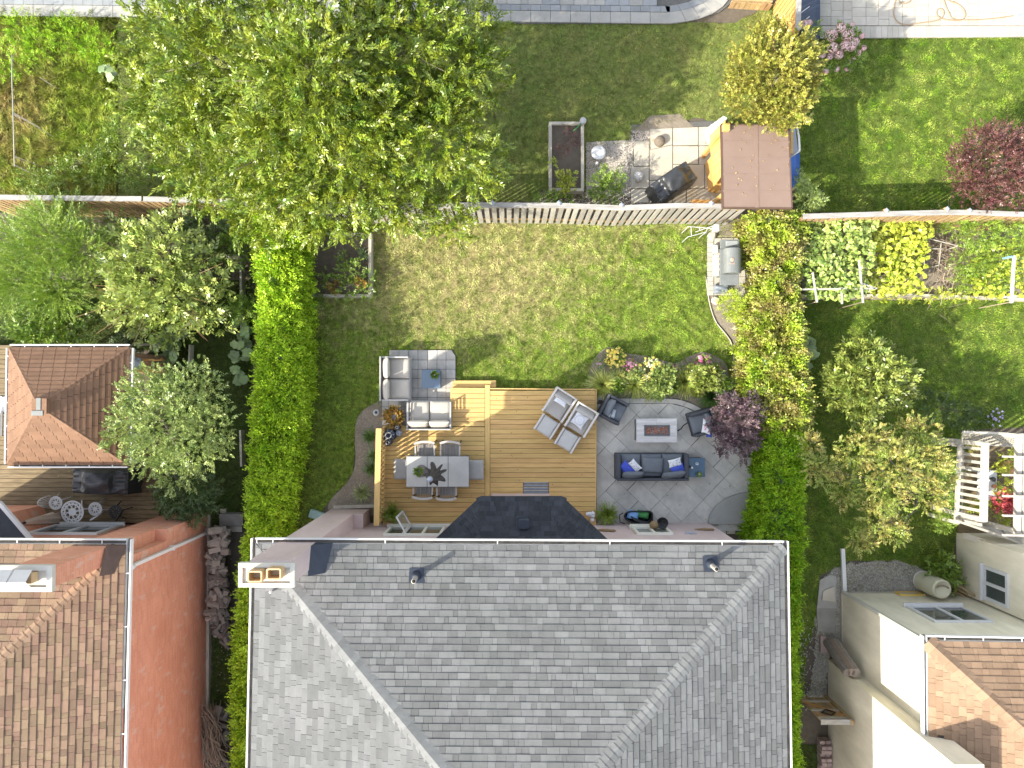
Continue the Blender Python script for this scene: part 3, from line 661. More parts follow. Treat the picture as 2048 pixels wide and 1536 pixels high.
# convex version for clipping
po_c = [(1193, 808), (1340, 807), (1372, 815), (1400, 830), (1424, 850), (1500, 914), (1540, 950), (1540, 1062), (1193, 1062)]
st = paving('stamped_patio', 0.035, M['joint'], pg([(1193, 795), (1352, 796), (1378, 803), (1404, 817), (1426, 838), (1444, 862), (1520, 900), (1540, 1064), (1193, 1064)], .035), h=.06)
clp = hull_poly(po_c)
a45 = R(-44); U = Vector((math.cos(a45), math.sin(a45))); W = Vector((-U.y, U.x)); O = Vector(at(1230, 830, .06)[:2])
cell = 0.46; random.seed(12)
occ = set(); placed = 0
rngc = range(-16, 18)
for i in rngc:
    for j in rngc:
        if (i, j) in occ: continue
        opts = [(2, 1), (1, 2), (2, 2), (3, 1), (2, 1), (1, 1), (3, 2)]; random.shuffle(opts)
        for w, h in opts + [(1, 1)]:
            if all((i + a, j + b) not in occ for a in range(w) for b in range(h)): break
        for a in range(w):
            for b in range(h): occ.add((i + a, j + b))
        q = [O + U * cell * (i + a) + W * cell * (j + b) for a, b in ((0, 0), (w, 0), (w, h), (0, h))]
        q = clip([tuple(p) for p in q], clp)
        if len(q) >= 3 and area(q) > .01:
            slab(ccw(q), .02, .058 + random.uniform(-.002, .002), .004 if random.random() < .6 else .0075).build('slab', M['stamped'], st); placed += 1
bo = smoothpoly([(1194, 797), (1240, 797), (1300, 797), (1348, 798), (1374, 804), (1400, 816), (1422, 836), (1440, 860), (1300, 900)], 3)[:22]
bi = smoothpoly([(1194, 806.5), (1240, 806.5), (1300, 806.5), (1339, 806.8), (1366, 812), (1394, 825), (1416, 846), (1430, 866), (1300, 900)], 3)[:22]
for i in range(0, 20, 4):
    j = min(i + 4, 21)
    slab(ppoly(bo[i:j + 1] + bi[i:j + 1][::-1], .06), .02, .06, .004).build('border_slab', M['stamped'], st)
# curved raised step in the corner
cst = MB(); cc = at(1512, 1047, .16)
pts = [(cc.x - 1.42 * math.cos(t), cc.y + 0.95 * math.sin(t)) for t in [math.pi / 2 * k / 18 for k in range(19)]]
cst.prism(ccw([(cc.x + .3, cc.y)] + pts + [(cc.x + .3, cc.y + .95)]), .03, .21)
setp(cst.build('curved_step', mat('dark_stamped_concrete', (.27, .275, .265), (.34, .345, .33), 2.2, .65, .12, 30)), 'raised quarter-round concrete step in the corner by the hedge', 'step')
# grill pad and walkway slabs
gp_ = paving('grill_pad', 0.02, M['joint'], pg([(1414, 475), (1492, 475), (1492, 592), (1414, 592)], .02), h=.04)
for (x0, x1, ny, y0, y1) in [(1414.5, 1427.5, 12, 476, 591), (1428.5, 1442, 6, 476, 591), (1443, 1467, 6, 476, 591), (1468, 1491, 6, 476, 591)]:
    for k in range(ny):
        a = y0 + (y1 - y0) * k / ny; b = y0 + (y1 - y0) * (k + 1) / ny
        slab(ppoly([(x0, a), (x1, a), (x1, b), (x0, b)], .05), .01, .05 + random.uniform(-.003, .003), .006).build('paver', M['paver_warm'], gp_)
for i, (q, lb) in enumerate([([(1640, 1160), (1660, 1150), (1672, 1152), (1673, 1218), (1634, 1216)], 'dark square slab beside the cream house, farthest from the gate'), ([(1643, 1200), (1646, 1181), (1668, 1172), (1670, 1203)], 'small pale slab lying on the dark slab beside the cream house'), ([(1633, 1216), (1671, 1217), (1671, 1267), (1636, 1262)], 'weathered grey slab beside the cream house, next to the rolled mats')]):
    setp(slab(ppoly(q, .05), .01, .05 if i != 1 else .09, .0).build('stepping_slab', M['gravel_grey'] if i != 1 else M['concrete']), lb, 'slab', 'slabs in the side passage')
# ---------------------------------------------------------------- houses
def shingled(face, course, wr, mb_list, thick=0.018, skip_top=0.0, margin=60, stagger=None, seed=1, holes=(), g=.003):
    """shingles for one planar roof face; face[0]->face[1] is the eave. Appends (weight, MB)"""
    r = random.Random(seed)
    o = face[0]; u = (face[1] - o).normalized(); n = (face[1] - o).cross(face[-1] - o).normalized()
    if n.z < 0: n = -n
    v = n.cross(u).normalized()
    if v.z < 0: v = -v
    P2 = [((p - o).dot(u), (p - o).dot(v)) for p in face]
    cp = ccw(P2); vmax = max(p[1] for p in P2)
    k = 0
    while k * course < vmax:
        v0 = k * course; v1 = v0 + course + 0.03
        xs = []
        for i in range(len(P2)):
            (xa, ya), (xb, yb) = P2[i - 1], P2[i]
            for yy in (v0, min(v1, vmax)):
                if (ya - yy) * (yb - yy) <= 0 and ya != yb: xs.append(xa + (xb - xa) * (yy - ya) / (yb - ya))
            for (xx, yy) in (P2[i],):
                if v0 - .01 <= yy <= v1: xs.append(xx)
        if xs:
            x = min(xs) - r.uniform(0, wr[1]); xe = max(xs)
            if stagger is not None: x = min(xs) - wr[0] * (1 + (stagger * k) % 1)
            while x < xe:
                w = r.uniform(*wr)
                if stagger is None and r.random() < .3: w *= .5
                q = clip([(x + g, v0), (x + w - g, v0), (x + w - g, v1), (x + g, v1)], cp)
                x += w
                if len(q) < 3 or area(q) < 2e-4: continue
                cx = sum(p[0] for p in q) / len(q); cy = sum(p[1] for p in q) / len(q)
                wc = o + u * cx + v * cy
                if not inview(wc, margin): continue
                if any(a < wc.x < b_ and c < wc.y < d for a, b_, c, d in holes): continue
                lift = r.choice([0, 0, .003, .004]) if stagger is None else 0
                vs = []
                for (a, b) in q:
                    hh = 0.016 + lift + thick * (1 - (b - v0) / (course + .03))
                    vs.append(o + u * a + v * b + n * hh)
                for (a, b) in q: vs.append(o + u * a + v * b + n * 0.002)
                m = len(q); fs = [tuple(range(m)), tuple(range(2 * m - 1, m - 1, -1))] + [(i, m + i, m + (i + 1) % m, (i + 1) % m) for i in range(m)]
                A = pix(wc); inn = 0 < A[0] < 2048 and 0 < A[1] < 1536
                mb = MB(); mb.add(vs, fs)
                mb_list.append(((area(q) if inn else 0.0) + (0.001 * wc.z if inn else 0), mb))
        k += 1
def hipcaps(a, b, na, nb, step, w, out, lift=0.02, margin=40):
    """overlapping cap shingles up a hip from a to b; na, nb normals of the two faces"""
    d = (b - a).normalized(); L_ = (b - a).length
    sa = na.cross(d).normalized(); sb = d.cross(nb).normalized()
    if sa.z > 0: sa = -sa
    if sb.z > 0: sb = -sb
    nn = (na + nb).normalized(); k = 0
    while k * step < L_ - .05:
        p = a + d * (k * step); q = a + d * min(L_, (k + 1) * step + .05)
        if inview(p, margin):
            up0 = nn * (lift + .016); up1 = nn * (lift + .004)
            vs = [p + sa * w + up0 * .6, p + up0 + nn * .012, p + sb * w + up0 * .6, q + sa * w + up1 * .6, q + up1 + nn * .01, q + sb * w + up1 * .6]
            lo = [x - nn * .014 for x in vs]
            mb = MB(); mb.add(vs + lo, [(0, 1, 4, 3), (1, 2, 5, 4), (0, 6, 7, 1), (1, 7, 8, 2), (0, 3, 9, 6), (2, 8, 11, 5), (6, 9, 10, 7), (7, 10, 11, 8), (3, 4, 10, 9), (4, 5, 11, 10)])
            out.append(mb)
        k += 1
def nrm(f):
    n = (f[1] - f[0]).cross(f[-1] - f[0]).normalized()
    return n if n.z > 0 else -n
def gutter(parent, a, b, out, w=0.13, h=0.11, name='gutter', ties=0.0, m=None, start=0.4):
    """open trough from a to b on the side 'out' (horizontal unit vector) of the eave"""
    a, b, out = Vector(a), Vector(b), Vector(out); mb = MB(); up = Vector((0, 0, 1))
    def strip(o0, z0, o1, z1, t=0.014):
        p = [a + out * o0 + up * z0, b + out * o0 + up * z0, b + out * o1 + up * z1, a + out * o1 + up * z1]
        mb.bar((p[0] + p[3]) / 2, (p[1] + p[2]) / 2, max(abs(o1 - o0), t), max(abs(z1 - z0), t))
    strip(w - .02, 0, w, 0.0, .018)
    strip(w - .012, -h, w - .012, 0)
    strip(0.002, -h, .002, -.02)
    mb.bar(a + out * (w - .016) + up * .004, b + out * (w - .016) + up * .004, .034, .012)
    g = mb.build(name, m or M['gutter'], parent)
    fl = MB(); fl.bar(a + out * (w / 2) - up * (h - .01), b + out * (w / 2) - up * (h - .01), w - .02, .012)
    fl.build('gutter_floor', M['gutter_in'], parent)
    if ties:
        L_ = (b - a).length; d = (b - a).normalized(); t = start
        while t < L_:
            p = a + d * t
            if inview(p): MB().bar(p + out * .0 + up * .008, p + out * w + up * .008, .022, .008).build('gutter_bracket', M['gutter'], parent)
            t += ties
def walls(poly, z0, z1, m, parent, name='wall'):
    return MB().prism(ccw(poly), z0, z1).build(name, m, parent)
def quadframe(mb, o, u, v, n, w, h, t, d, cuts=0, cutw=None):
    """rectangular frame in plane (u,v) of outer size w x h, bar thickness t, depth d along n"""
    def bx(a0, a1, b0, b1):
        vs = []
        for dd in (0, d):
            for (a, b) in ((a0, b0), (a1, b0), (a1, b1), (a0, b1)): vs.append(o + u * a + v * b + n * dd)
        mb.add(vs, [(3, 2, 1, 0), (4, 5, 6, 7), (0, 1, 5, 4), (1, 2, 6, 5), (2, 3, 7, 6), (3, 0, 4, 7)])
    bx(0, w, 0, t); bx(0, w, h - t, h); bx(0, t, t, h - t); bx(w - t, w, t, h - t)
    for k in range(cuts):
        c = w * (k + 1) / (cuts + 1); bx(c - t / 2, c + t / 2, t, h - t)
def window(parent, o, u, n, w, h, fm, cuts=1, t=0.07, sill=True, d=0.05):
    o, u, n = Vector(o), Vector(u).normalized(), Vector(n).normalized(); v = Vector((0, 0, 1))
    root = MB(); quadframe(root, o + n * .004, u, v, n, w, h, t, d, cuts)
    f = root.build('window', fm, parent)
    for k in range(cuts + 1):
        a0 = w * k / (cuts + 1) + t / 2; a1 = w * (k + 1) / (cuts + 1) - t / 2
        g = MB(); vs = []
        for dd in (0.003, 0.02):
            for (a, b) in ((a0, t * .9), (a1, t * .9), (a1, h - t * .9), (a0, h - t * .9)): vs.append(o + u * a + v * b + n * dd)
        g.add(vs, [(3, 2, 1, 0), (4, 5, 6, 7), (0, 1, 5, 4), (1, 2, 6, 5), (2, 3, 7, 6), (3, 0, 4, 7)])
        g.build('pane', M['glass'], f)
    if sill:
        g = MB(); vs = []
        for dd in (0.003, d + .07):
            for (a, b) in ((-.05, -.06), (w + .05, -.06), (w + .05, -.004), (-.05, -.004)): vs.append(o + u * a + v * b + n * dd)
        g.add(vs, [(3, 2, 1, 0), (4, 5, 6, 7), (0, 1, 5, 4), (1, 2, 6, 5), (2, 3, 7, 6), (3, 0, 4, 7)])
        g.build('sill', fm, f)
    return f

# ---- grey-roofed house in the middle
EZ = 5.0
NW = at(513, 1087, EZ); NE = at(1566, 1093, EZ); SWa = at(503, 1536, EZ); SEa = at(1573, 1536, EZ)
SW = NW + (SWa - NW) * 3.0; SE = NE + (SEa - NE) * 3.0
gh = thing('grey_roof_house', "mauve stucco house under a large grey shingled hip roof, middle of the lower edge", 'house', ((NW + SE) / 2).to_tuple()[:2] + (0,))
w0 = at(625, 1046, 0); w1 = at(1417, 1046, 0)
wx0, wx1, wy = NW.x + .37, at(1417, 1046).x, at(1417, 1046).y
walls([(wx0, SW.y), (wx1, SW.y), (wx1, wy), (wx0, wy)], -.1, EZ - .03, M['mauve'], gh)
half = (NE.x - NW.x) / 2; RH = EZ + half * 0.315
apex = Vector(((NW.x + NE.x) / 2, NW.y - half, RH)); apS = Vector((apex.x, SW.y + half, RH))
faces = {'n': [NE, NW, apex], 'w': [NW, SW, apS, apex], 'e': [SE, NE, apex, apS]}
roof = MB()
for f in faces.values(): roof.add([p - Vector((0, 0, .002)) for p in f], [tuple(range(len(f)))])
roof.add([NW, NE, SE, SW], [(0, 1, 2, 3)])
rf = roof.build('roof', M['under'], gh)
lst = []
chx0, chx1 = at(668, 1017).x - .05, at(737, 1017).x
hole = [(chx0 - .9, chx1 + .52, NW.y - .72, NW.y + 1)]
shingled(faces['n'], .145, (.16, .40), lst, seed=3)
shingled(faces['w'], .145, (.16, .40), lst, seed=5)
shingled(faces['e'], .145, (.16, .40), lst, seed=6)
pieces(rf, 'shingle', lst, M['shingle'], 300)
caps = []
nN, nW, nE = nrm(faces['n']), nrm(faces['w']), nrm(faces['e'])
d_ = (apex - NW).normalized()
hipcaps(NW + d_ * 1.25, apex, nW, nN, .145, .2, caps, lift=.03)
hipcaps(NE, apex, nN, nE, .145, .19, caps, lift=.03)
for c_ in caps: c_.build('ridge_cap', M['shingle_cap'], rf)
gutter(gh, NW + Vector((-.02, 0, 0)), NE + Vector((.02, 0, 0)), (0, 1, 0), ties=2.6)
gutter(gh, SW, NW + Vector((0, .12, 0)), (-1, 0, 0)); gutter(gh, NE + Vector((0, .12, 0)), SE, (1, 0, 0))
# chimney with shoulder, cap and flues
cy1 = at(700, 1017).y; CZ = 6.75
ch = MB(); cxr = chx0 + 1.0
ch.prism(ccw([(chx0, wy - .05), (chx0, cy1), (at(740, 1017).x, cy1), (at(740, 1017).x, wy - .05)]), -.1, 1.0)
cys = at(530, 1170, CZ).y; cxr = at(583, 1150, CZ).x
ch.prism(ccw([(chx0, cys), (chx0, cy1), (cxr, cy1), (cxr, cys)]), 1.0, CZ)
chm = ch.build('chimney', M['mauve'], gh)
cp0, cp1 = at(476, 1175, CZ + .12), at(589, 1126, CZ + .12)
cpm = MB(); cpm.box(cp0.x + .06, cp1.x - .06, cp0.y + .05, cp1.y - .05, CZ - .02, CZ + .06)
def caprim(x0, x1, y0, y1, z0, z1, t):
    m = MB()
    m.add([(x0, y0, z0), (x1, y0, z0), (x1, y1, z0), (x0, y1, z0), (x0, y0, z1 - .03), (x1, y0, z1 - .03), (x1, y1, z1 - .03), (x0, y1, z1 - .03),
           (x0 + t, y0 + t, z1), (x1 - t, y0 + t, z1), (x1 - t, y1 - t, z1), (x0 + t, y1 - t, z1), (x0 + t, y0 + t, z1 - .05), (x1 - t, y0 + t, z1 - .05), (x1 - t, y1 - t, z1 - .05), (x0 + t, y1 - t, z1 - .05)],
          [(3, 2, 1, 0), (0, 1, 5, 4), (1, 2, 6, 5), (2, 3, 7, 6), (3, 0, 4, 7), (4, 5, 9, 8), (5, 6, 10, 9), (6, 7, 11, 10), (7, 4, 8, 11), (8, 9, 13, 12), (9, 10, 14, 13), (10, 11, 15, 14), (11, 8, 12, 15), (12, 13, 14, 15)])
    return m
capo = caprim(cp0.x, cp1.x, cp0.y, cp1.y, CZ, CZ + .14, .09).build('chimney_cap', M['capstone'], chm)
def flue(c, w, l, z0, z1, parent):
    m = MB(); r_ = .04
    def ring(w, l, z, r):
        q = []
        for (sx, sy, a0) in ((1, 1, 0), (-1, 1, 90), (-1, -1, 180), (1, -1, 270)):
            for k in range(4):
                t = R(a0 + 30 * k); q.append((c.x + sx * (w - r) + r * math.cos(t), c.y + sy * (l - r) + r * math.sin(t), z))
        return q
    A = ring(w, l, z0, r_) + ring(w, l, z1, r_) + ring(w - .03, l - .03, z1, r_ * .7) + ring(w - .03, l - .03, z0 + .02, r_ * .7)
    f = []
    for k in range(3):
        for i in range(16): f.append((k * 16 + i, k * 16 + (i + 1) % 16, (k + 1) * 16 + (i + 1) % 16, (k + 1) * 16 + i))
    m.add(A, f, False); o = m.build('flue', M['clay'], parent)
    MB().add(ring(w - .032, l - .032, z0 + .03, r_ * .7), [tuple(range(16))]).build('flue_shadow_floor', M['soot_and_shade'], parent)  # black floor stands for the shade down the flue
for px_ in (507, 545): flue(at(px_, 1155 if px_ == 507 else 1150, CZ + .42), .15, .115, CZ + .05, CZ + .36, chm)
# cricket flashing at the foot of the chimney
fl = MB(); q0 = at(632, 1086, EZ + .1); q1 = at(640, 1134, EZ + .22)
fl.add([Vector((cxr - .01, NW.y + .02, EZ + .35)), Vector((cxr + .42, NW.y + .02, EZ + .03)), Vector((cxr + .30, NW.y - .62, EZ + .235)), Vector((cxr - .01, NW.y - .62, EZ + .55)),
        Vector((cxr - .01, NW.y + .02, EZ)), Vector((cxr - .01, NW.y - .62, EZ))], [(0, 1, 2, 3), (0, 4, 1), (3, 2, 5), (0, 3, 5, 4)])
fl.build('chimney_flashing', M['navyflash'], gh)
# plumbing vents
def nz(x, y): return EZ + (NW.y - y) * 0.315
for i, (bx_, by_) in enumerate([(833, 1152), (1423, 1130)]):
    b = at(bx_, by_, 5.25); b.z = nz(b.x, b.y)
    v = MB(); v.tube([b, b + Vector((0, 0, .5))], .055, 14, cap=False); vo = v.build('vent_pipe', M['pipe'], gh)
    MB().tube([b + Vector((0, 0, .499)), b + Vector((0, 0, .51))], .056, 14).build('pipe_rim', M['pipe'], vo)
    MB().tube([b + Vector((0, 0, .508)), b + Vector((0, 0, .513))], .040, 12).build('pipe_mouth', M['soot_and_shade'], vo)  # black disc painted on as the shaded inside of the pipe
    MB().lathe(b, [(.13, -.02), (.075, .16), (.057, .2)], 14).build('pipe_boot', M['navyflash'], vo)
    t = MB(); uu = Vector((0, 1, -.315)).normalized(); nn_ = Vector((0, .315, 1)).normalized()
    t.add([b + Vector((sx * .17, 0, 0)) + uu * sy * .17 + nn_ * .035 for sx, sy in ((-1, -1), (1, -1), (1, 1), (-1, 1))], [(0, 1, 2, 3)]); t.build('pipe_flashing', M['navyflash'], vo)
MB().lathe(at(541, 1184, 5.3) + Vector((0, 0, 0)), [(.03, -.1), (.03, .02), (.001, .05)], 10).build('roof_stub', M['gutter'], gh)
# window with an open sash, left of the porch roof
WN = Vector((0, 1, 0)); wxa = at(790, 1046, 0).x
sl = MB(); sl.box(wxa - .12, wxa + 1.75, wy, wy + .10, .62, .72); sl.build('window_ledge', M['creamframe'], gh)
window(gh, (wxa, wy, .75), (1, 0, 0), (0, 1, 0), 1.6, 1.25, M['creamframe'], 2, .07, False, .06)
sash = MB(); hp = Vector((wxa + .62, wy + .07, .8)); su = Vector((-.42, .75, 0)).normalized()
quadframe(sash, hp, su, Vector((0, 0, 1)), Vector((-su.y, su.x, 0)), .52, 1.15, .05, .035)
so = sash.build('open_sash', M['white'], gh)
g = MB(); g.add([hp + su * .04 + Vector((0, 0, .05)), hp + su * .48 + Vector((0, 0, .05)), hp + su * .48 + Vector((0, 0, 1.1)), hp + su * .04 + Vector((0, 0, 1.1))], [(0, 1, 2, 3)]); g.build('pane', mat('clear_pane', (.7, .72, .7), None, rough=.05, alpha=.25), so)
# small window with ledge on the right part of the wall
wxb = at(1262, 1060, .9).x
window(gh, (wxb, wy, 1.0), (1, 0, 0), (0, 1, 0), 1.0, .9, M['creamframe'], 1, .07, True, .07)
rec = MB(); rec.box(wxb - .06, wxb + 1.0, wy - .0, wy + .035, .42, .94); rec.build('wall_recess_panel', M['gutter_tan'], gh)
# bay roof in dark shingles
BZ, BT = 2.62, 3.4
b1, b2 = at(962, 994, BZ), at(1124, 994, BZ); b0, b3 = at(869, 1077, BZ), at(1216, 1079, BZ)
yw = wy + .0
tN1 = Vector((at(965, 1075, BT).x + .05, yw, BT)); tN2 = Vector((at(1118, 1075, BT).x - .02, yw, BT))
b0.y = b3.y = min(b0.y, yw + .02) if b0.y < yw else yw + .02
fN = [b2, b1, tN1, tN2]; fW = [b1, Vector((b0.x, yw, BZ)), tN1]; fE = [Vector((b3.x, yw, BZ)), b2, tN2]
bay = MB()
for f in (fN, fW, fE): bay.add([p - Vector((0, 0, .003)) for p in f], [tuple(range(len(f)))])
bay.add([b1, b2, Vector((b3.x, yw, BZ)), Vector((b0.x, yw, BZ))], [(0, 1, 2, 3)])
bayo = bay.build('bay_roof', M['shingle_dark'], gh)
lst = []
shingled(fN, .14, (.16, .34), lst, seed=11); shingled(fW, .14, (.14, .3), lst, seed=12); shingled(fE, .14, (.14, .3), lst, seed=13)
for w_, b_ in lst: b_.build('bay_shingle', M['shingle_dark'], bayo)
caps = []; hipcaps(b1, tN1, nrm(fW), nrm(fN), .14, .14, caps); hipcaps(b2, tN2, nrm(fN), nrm(fE), .14, .14, caps)
for c_ in caps: c_.build('bay_ridge_cap', M['shingle_dark'], bayo)
fa = MB()
for p, q in ((b1, b2), (b1, fW[1]), (b2, fE[0])): fa.bar(p - Vector((0, 0, .06)), q - Vector((0, 0, .06)), .03, .11)
fa.build('bay_fascia', M['navyflash'], gh)
bw = MB(); ins = .22
bw.prism(ccw([(b1.x + ins, b1.y - ins), (b2.x - ins, b2.y - ins), (b3.x - .5, yw - .02), (b0.x + .5, yw - .02)]), .3, BZ - .06); bw.build('bay_wall', M['mauve'], gh)
vb = at(1048, 1050, 3.3); zz = BZ + (b1.y - vb.y) * (BT - BZ) / (b1.y - yw)
v = MB(); v.cbox(vb.x - .14, vb.x + .14, vb.y - .14, vb.y + .14, zz - .05, zz + .2, .03); v.build('roof_vent', M['navyflash'], bayo)
v = MB(); v.add([(vb.x - .2, vb.y - .22, zz + .13), (vb.x + .2, vb.y - .22, zz + .13), (vb.x + .2, vb.y + .08, zz + .04), (vb.x - .2, vb.y + .08, zz + .04)], [(0, 1, 2, 3)]); v.build('vent_flange', M['navyflash'], bayo)
# wall ornaments: geckos and starfish
def wall_pt(px_, py_):
    z = 0.5
    for _ in range(8):
        p = at(px_, py_, z); z += (p.y - wy) * 9 * .3
        z = max(.05, min(z, 4.5))
    lo, hi = 0.0, 4.8
    for _ in range(40):
        m_ = (lo + hi) / 2
        if at(px_, py_, m_).y > wy: hi = m_
        else: lo = m_
    return Vector((at(px_, py_, lo).x, wy + .004, lo))
def gecko(px_, py_, s, label, ang=0.25):
    p = wall_pt(px_, py_); m_ = MB()
    th = [(-.5, .0), (-.32, .03), (-.1, .05), (.12, .06), (.3, .04), (.42, .055), (.52, .0)]
    def T(a, b): c_, s_ = math.cos(ang), math.sin(ang); return p + Vector(((a * c_ - b * s_) * s, 0, (a * s_ + b * c_) * s))
    m_.tube([T(a, 0) + Vector((0, .03, 0)) for a, _ in th], [max(.012, r_ * s * 1.3) for _, r_ in th], 8)
    for (a, sx) in ((-.05, 1), (-.05, -1), (.28, 1), (.28, -1)):
        m_.tube([T(a, 0) + Vector((0, .03, 0)), T(a + .08, .13 * sx) + Vector((0, .025, 0)), T(a + .16, .15 * sx) + Vector((0, .02, 0))], .018 * s + .006, 5)
    setp(m_.build('gecko_ornament', M['rust']), label, 'ornament')
gecko(1209, 1063, .62, 'bronze gecko ornament on the mauve wall beside the dark bay roof')
gecko(1408, 1061, .55, 'bronze turtle-shaped ornament on the mauve wall nearest the wall corner', .1)
p = wall_pt(1381, 1067); m_ = MB()
star = []
for k in range(10):
    r_ = .2 if k % 2 == 0 else .07; t = math.pi * k / 5 + math.pi / 2; star.append((r_ * math.cos(t), r_ * math.sin(t)))
vs = [p + Vector((a, .003, b)) for a, b in star] + [p + Vector((a * .9, .02, b * .9)) for a, b in star] + [p + Vector((0, .045, 0))]
m_.add(vs, [(i, (i + 1) % 10, 10 + (i + 1) % 10, 10 + i) for i in range(10)] + [(10 + i, 10 + (i + 1) % 10, 20) for i in range(10)])
setp(m_.build('starfish_ornament', M['plastic']), 'grey starfish ornament on the mauve wall', 'ornament')
# lantern, hanging pot by the small window
lt = thing('wall_lantern', 'round bronze wall lantern beside the cream window on the mauve wall', 'lamp', wall_pt(1308, 1064))
p = wall_pt(1308, 1062); MB().ball(p + Vector((0, .16, 0)), .13, 10).build('globe', M['rust'], lt); MB().bar(p, p + Vector((0, .16, 0)), .04).build('arm', M['black'], lt)
hb = thing('hanging_basket', 'dark basket hanging on the mauve wall just right of the lantern', 'basket', wall_pt(1325, 1066))
p = wall_pt(1325, 1062); MB().lathe(p + Vector((0, .22, -.1)), [(.02, -.1), (.12, -.02), (.17, .1), (.15, .1), (.1, 0)], 12).build('basket', M['black'], hb)
MB().tube([p + Vector((.1 * math.cos(t), .22 + .1 * math.sin(t), .02 + .2 * i / 8)) for i, t in enumerate([k * .3 for k in range(9)])], .012, 5).build('hanger', M['black'], hb)

# ---- brick house on the left
BE = 4.7
bNE = at(252, 1089, BE); bE2 = at(240, 1536, BE); bNW = at(-330, 1083, BE)
bSE = bNE + (bE2 - bNE) * 2.6; bNW.y = bNE.y + .03
bh = thing('brick_house', 'red brick house under a mottled brown shingled roof, in the lower left corner', 'house', (bNE.x - 3, bNE.y - 4, 0))
bwx = bNE.x - .06; bwy = at(300, 1047).y; bwW = bNW.x + .3
walls([(bwW, bSE.y), (bwx, bSE.y), (bwx, bwy), (bwW, bwy)], -.1, BE - .03, M['brick'], bh)
hb2 = 4.6; bR = BE + hb2 * .36
bap = Vector((bNE.x - hb2, bNE.y - hb2, bR)); bapS = Vector((bE2.x - hb2, bSE.y + hb2, bR)); bapW = Vector((bNW.x, bap.y, bR))
bfN = [bNE, bNW, bapW, bap]; bfE = [bSE, bNE, bap, bapS]
roof = MB()
for f in (bfN, bfE): roof.add([p - Vector((0, 0, .002)) for p in f], [tuple(range(len(f)))])
roof.add([bNW, bNE, bSE, Vector((bNW.x, bSE.y, BE))], [(0, 1, 2, 3)])
brf = roof.build('roof', M['under'], bh)
bch = (at(337, 1024).x, at(400, 1024).x); ccY = at(380, 1026).y
lst = []; hole = [(bch[0] - .05, bch[1] + .35, bNE.y - .75, bNE.y + 1)]
shingled(bfN, .155, (.13, .34), lst, seed=21); shingled(bfE, .155, (.13, .34), lst, seed=22)
pieces(brf, 'shingle', lst, M['shingle_brown'], 300)
caps = []; d_ = (bap - bNE).normalized(); hipcaps(bNE + d_ * .8, bap, nrm(bfN), nrm(bfE), .15, .17, caps)
for c_ in caps: c_.build('ridge_cap', M['shingle_tan'], brf)
gutter(bh, bNW, bNE + Vector((.0, 0, 0)), (0, 1, 0), ties=1.0, start=.3); gutter(bh, bSE, bNE + Vector((0, .12, 0)), (1, 0, 0), ties=1.25)
BCZ = 6.9
bys = at(50, 1178, BCZ).y; bx1_ = at(99, 1150, BCZ).x
c = MB(); c.prism(ccw([(bch[0], bys), (bch[0], ccY), (bx1_, ccY), (bx1_, bys)]), -.1, BCZ); bco = c.build('chimney', M['brick'], bh)
c = MB(); c.prism(ccw([(bx1_ + .002, bwy - .02), (bx1_ + .002, ccY), (bwx - .002, ccY), (bwx - .002, bwy - .02)]), -.1, 2.6, ); c.build('chimney_shoulder', M['brick'], bh)
q0, q1 = at(-14, 1184, BCZ + .12), at(104, 1131, BCZ + .12)
caprim(q0.x, q1.x, q0.y, q1.y, BCZ, BCZ + .14, .1).build('chimney_cap', M['capstone'], bco)
for (a, b) in ((-2, 20), (22, 56)):
    e0 = at(a, 1172, BCZ + .4); e1 = at(b, 1152, BCZ + .4)
    f_ = MB(); f_.box(e0.x, e1.x, e0.y + .02, e1.y + .02, BCZ + .05, BCZ + .3); f_.build('flue', M['clay'], bco)
    f_ = MB(); f_.add([(e0.x - .04, e0.y - .08, BCZ + .3), (e1.x + .02, e0.y - .08, BCZ + .3), (e1.x + .02, (e0.y + e1.y) / 2, BCZ + .5), (e0.x - .04, (e0.y + e1.y) / 2, BCZ + .5), (e1.x + .02, e1.y + .1, BCZ + .3), (e0.x - .04, e1.y + .1, BCZ + .3)], [(0, 1, 2, 3), (3, 2, 4, 5)]); f_.build('flue_cap', M['alu'], bco)
f_ = MB(); f_.add([(bch[1] - .01, bNE.y + .02, BE + .25), (bch[1] + .36, bNE.y - .02, BE + .05), (bch[1] + .2, bNE.y - .62, BE + .26), (bch[1] - .01, bNE.y - .62, BE + .5), (bch[1] - .01, bNE.y + .02, BE)], [(0, 1, 2, 3), (0, 4, 1)]); f_.build('chimney_flashing', M['brownflash'], bh)
# downspout down the wall corner
ds = thing('downspout_pipe', 'white downspout running down the corner of the brick house wall', 'downspout', (bwx, bNE.y - .5, 0))
a_ = Vector((bNE.x + .1, at(258, 1137, BE).y, BE - .1)); b_ = Vector((bwx + .07, a_.y, BE - .35)); c_ = Vector((bwx + .07, a_.y, .25))
d0 = MB(); d0.bar(a_, b_, .09); d0.bar(b_, c_, .10, .075); d0.bar(c_, c_ + Vector((.28, .04, -.12)), .10, .075); d0.build('pipe', M['gutter'], ds)
MB().box(bwx + .0, bwx + .13, a_.y - .07, a_.y + .07, 2.4, 2.44).build('strap', M['gutter'], ds)
# rear windows and the small lean-to roof
def north_pt(px_, py_, yy):
    lo, hi = 0.0, 4.6
    for _ in range(40):
        m_ = (lo + hi) / 2
        if at(px_, py_, m_).y > yy: hi = m_
        else: lo = m_
    return Vector((at(px_, py_, lo).x, yy, lo))
wz = north_pt(150, 1053, bwy)
window(bh, (at(110, 1054, wz.z).x, bwy, max(.5, wz.z)), (1, 0, 0), (0, 1, 0), 2.0, 1.3, M['white'], 1, .12, True, .06)
